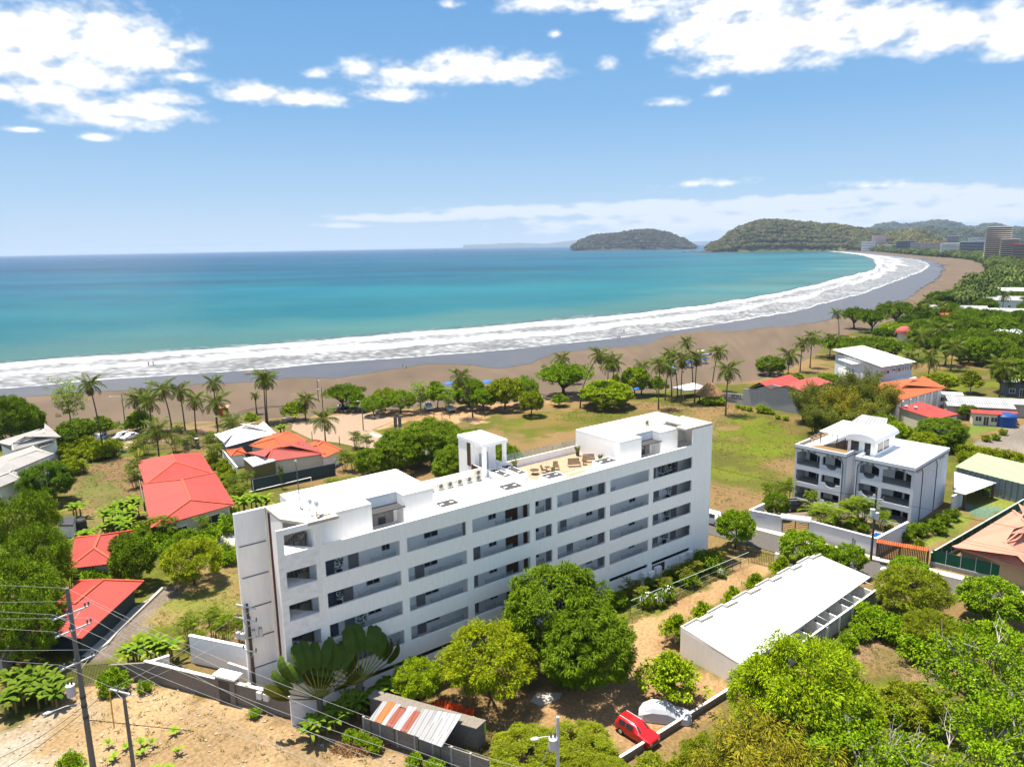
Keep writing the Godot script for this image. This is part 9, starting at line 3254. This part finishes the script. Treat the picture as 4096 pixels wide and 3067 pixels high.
	poses[2] = body_mesh([[v.call(0, 0.14, 0), v.call(0, 0.45, -0.08), 0.15, 0.13], [v.call(0, 0.45, -0.08), v.call(0, 0.62, -0.1), 0.13, 0.14], [v.call(0, 0.66, -0.1), v.call(0, 0.76, -0.09), 0.06, 0.05], [v.call(0, 0.84, -0.08), v.call(0, 0.92, -0.08), 0.085, 0.09], [v.call(-0.09, 0.13, 0), v.call(-0.12, 0.4, 0.42), 0.085, 0.06], [v.call(-0.12, 0.4, 0.42), v.call(-0.12, 0.05, 0.7), 0.055, 0.04], [v.call(0.09, 0.13, 0), v.call(0.12, 0.12, 0.48), 0.085, 0.06], [v.call(0.12, 0.12, 0.48), v.call(0.12, 0.06, 0.9), 0.055, 0.04], [v.call(-0.17, 0.62, -0.1), v.call(-0.28, 0.3, -0.25), 0.05, 0.04], [v.call(-0.28, 0.3, -0.25), v.call(-0.28, 0.05, -0.35), 0.038, 0.03], [v.call(0.17, 0.62, -0.1), v.call(0.28, 0.3, -0.25), 0.05, 0.04], [v.call(0.28, 0.3, -0.25), v.call(0.28, 0.05, -0.35), 0.038, 0.03]], 0.05)
	for q in [[V(-39.22,-0.6,-252.51), 1, "person in dark shorts standing on the dry sand"], [V(-38.01,-0.6,-251.86), 2, "person sitting on the sand beside the standing one"], [V(49.24,-1.2,-325.56), 0, "person walking on the wet sand, one of a pair"], [V(50.18,-1.2,-326.24), 0, "person walking on the wet sand beside another"], [V(56.36,-1.5,-353.11), 1, "person standing in the shallow surf off the walking pair"], [V(-141.33,-1.6,-273.47), 1, "person wading in the broken surf"], [V(-140.2,-1.6,-274.81), 0, "person in the broken surf beside another wader"], [V(50.51,0,-220.03), 0, "person walking under the leaning palms"], [V(56.48,-0.2,-230.15), 2, "person sitting on the sand beside the dry skirted palm"]]:
		var p := part_mesh("person", poses[q[1]], mat(1, 1, 1, 0.8), self)
		p.position = q[0] + Vector3(0, 0.05, 0)
		p.rotation.y = rnd(0, TAU)
		tag(p, q[2], "person", "people on the beach")
	# red kiosk at the palms, sign, benches
	o = thing("red_kiosk", "small red kiosk with a pink roof under the coconut palms", "kiosk", V(-75.09,0,-180.22), 0.2)
	mb = MB.new()
	mb.box(Vector3(-1, 0, -0.8), Vector3(1, 2.1, 0.8))
	part("wall", mb, M.red_trim, o)
	mb = MB.new()
	mb.sheet([Vector3(-1.4, 2.2, 1.1), Vector3(1.4, 2.2, 1.1), Vector3(1.4, 2.5, -1.1), Vector3(-1.4, 2.5, -1.1)], 0.08)
	part("roof", mb, M.salmon, o)
	o = thing("sign_board", "grey double sign board beside the turning circle", "sign", V(-27.05,0,-162.26), 0.1)
	for x in [-0.5, 0.5]:
		mb = MB.new()
		mb.box(Vector3(x - 0.38, 0.6, -0.06), Vector3(x + 0.38, 3.2, 0.06))
		part("panel", mb, M.pole, o)
		mb = MB.new()
		mb.box(Vector3(x - 0.06, 0, -0.05), Vector3(x + 0.06, 0.6, 0.05))
		part("post", mb, M.frame, o)
	for q in [[V(-57.3,0,-173.95), "pale concrete block seat at the sand edge"], [V(-56.02,0,-173.86), "second pale concrete block seat at the sand edge"]]:
		o = thing("block_seat", q[1], "seat", q[0], 0.1, "block seats")
		mb = MB.new()
		mb.soft_box(Vector3(1.5, 0.5, 0.6), 0.06)
		part("block", mb, M.kerb, o)
	# tyre tracks in the sand
	mb = MB.new()
	mb.col = Color(0.05, 0.038, 0.03)
	var mid := V(-64.61,-0.06,-183.19)
	for r in [6.2, 7.6]:
		for i in 60:
			var a0 := -0.3 + 4.6 * i / 60.0
			var a1 := -0.3 + 4.6 * (i + 1) / 60.0
			var c0 := Vector3(cos(a0), 0, -sin(a0)); var c1 := Vector3(cos(a1), 0, -sin(a1))
			mb.quad(mid + c0 * r, mid + c0 * (r + 0.35), mid + c1 * (r + 0.35), mid + c1 * r)
	structure("tyre_track", mb, mat(1, 1, 1, 0.95))
	# meter cabinets at the foot of the block
	for q in [[V(16.34,0,-83.18), "white meter cabinet beside the shutters"], [V(17.05,0,-83.33), "taller white meter cabinet beside the shutters"], [V(18.24,0,-84.65), "white meter cabinet under the shutters"], [V(23.46,0,-89.01), "white meter cabinet near the end of the block"], [V(22.16,0,-88.11), "small white meter cabinet among the palms"]]:
		o = thing("meter_cabinet", q[1], "cabinet", q[0], BLOCK_TURN, "meter cabinets")
		mb = MB.new()
		mb.soft_box(Vector3(1.0, 1.5, 0.5), 0.04)
		part("box", mb, M.white_old, o)
		mb = MB.new()
		mb.box(Vector3(-0.4, 0.3, 0.25), Vector3(0.4, 1.3, 0.27))
		part("door", mb, M.white, o)
	# terrace seats of the villa
	var villa := Transform3D(Basis(Vector3.UP, deg_to_rad(-48.05)), Vector3(46.52, 0, -112.68))
	for i in 5:
		o = thing("bar_chair", "brown bar chair along the villa terrace parapet", "chair", villa * Vector3(1.0, 8.83, -3.6 - i * 1.3), deg_to_rad(-48.05) + 0.6, "chairs on the villa terrace")
		mb = MB.new()
		mb.box(Vector3(-0.25, 0.6, -0.25), Vector3(0.25, 0.66, 0.25))
		part("seat", mb, M.deck, o)
		mb = MB.new()
		mb.box(Vector3(-0.25, 0.66, -0.27), Vector3(0.25, 1.25, -0.22))
		part("backrest", mb, M.deck, o)
		for p in [[-0.22, -0.22], [0.22, -0.22], [-0.22, 0.22], [0.22, 0.22]]:
			mb = MB.new()
			mb.tube([Vector3(p[0], 0, p[1]), Vector3(p[0], 0.6, p[1])], [0.025], 5)
			part("leg", mb, M.frame, o)
	o = thing("terrace_table", "dark dining table under the villa pergola", "table", villa * Vector3(5.4, 8.82, -5.5), deg_to_rad(-48.05))
	mb = MB.new()
	mb.box(Vector3(-0.5, 0.7, -1.1), Vector3(0.5, 0.76, 1.1))
	part("tabletop", mb, M.wood, o)
	for p in [[-0.4, -1.0], [0.4, -1.0], [-0.4, 1.0], [0.4, 1.0]]:
		mb = MB.new()
		mb.box(Vector3(p[0] - 0.04, 0, p[1] - 0.04), Vector3(p[0] + 0.04, 0.7, p[1] + 0.04))
		part("leg", mb, M.frame, o)
	# orange netting and a heap of dry leaves
	o = thing("orange_netting", "crumpled orange netting behind the patched shed", "netting", V(-5.89,0.3,-58.83) - Vector3(0, 0.3, 0), -0.4)
	mb = MB.new()
	for i in 24:
		var x := -2.0 + i * 0.17
		mb.quad(Vector3(x, 0, 0.2 + rnd(-0.1, 0.1)), Vector3(x + 0.17, 0, 0.2 + rnd(-0.1, 0.1)), Vector3(x + 0.17, rnd(0.3, 0.7), -0.1), Vector3(x, rnd(0.3, 0.7), -0.1))
	part("mesh", mb, mat(0.65, 0.07, 0.01, 0.8), o)
	o = thing("leaf_heap", "heap of dry brown leaves beside the block wall of the bare lot", "heap", V(-13.62,0,-53.94), 0)
	mb = MB.new()
	for i in 1500:
		var b := ball()
		mb.leaf(Vector3(b.x * 2.6, absf(b.y) * 0.4, b.z * 1.2), ball().normalized(), ball().normalized(), 0.3, 0.12, Color(0.42, 0.17, 0.06).lerp(Color(0.5, 0.32, 0.15), rng.randf()))
	var heap := part("leaves", mb, M.leaf, o)
	heap.set_meta("kind", "stuff")
	# bird high over the sea
	o = thing("bird", "small black bird gliding over the sea", "bird", V(-51,76.9,-296), 0.4)
	mb = MB.new()
	mb.lathe([Vector2(0, -0.45), Vector2(0.1, -0.3), Vector2(0.13, 0), Vector2(0.08, 0.3), Vector2(0, 0.45)], 8, Transform3D(Basis(Vector3.RIGHT, PI / 2), Vector3.ZERO))
	part("body", mb, M.frame, o)
	for s in [-1, 1]:
		mb = MB.new()
		mb.poly([Vector3(0, 0.02, -0.15), Vector3(s * 0.5, 0.18, -0.25), Vector3(s * 1.0, 0.1, 0.05), Vector3(s * 0.45, 0.12, 0.12), Vector3(0, 0.02, 0.2)])
		part("wing", mb, M.frame, o)
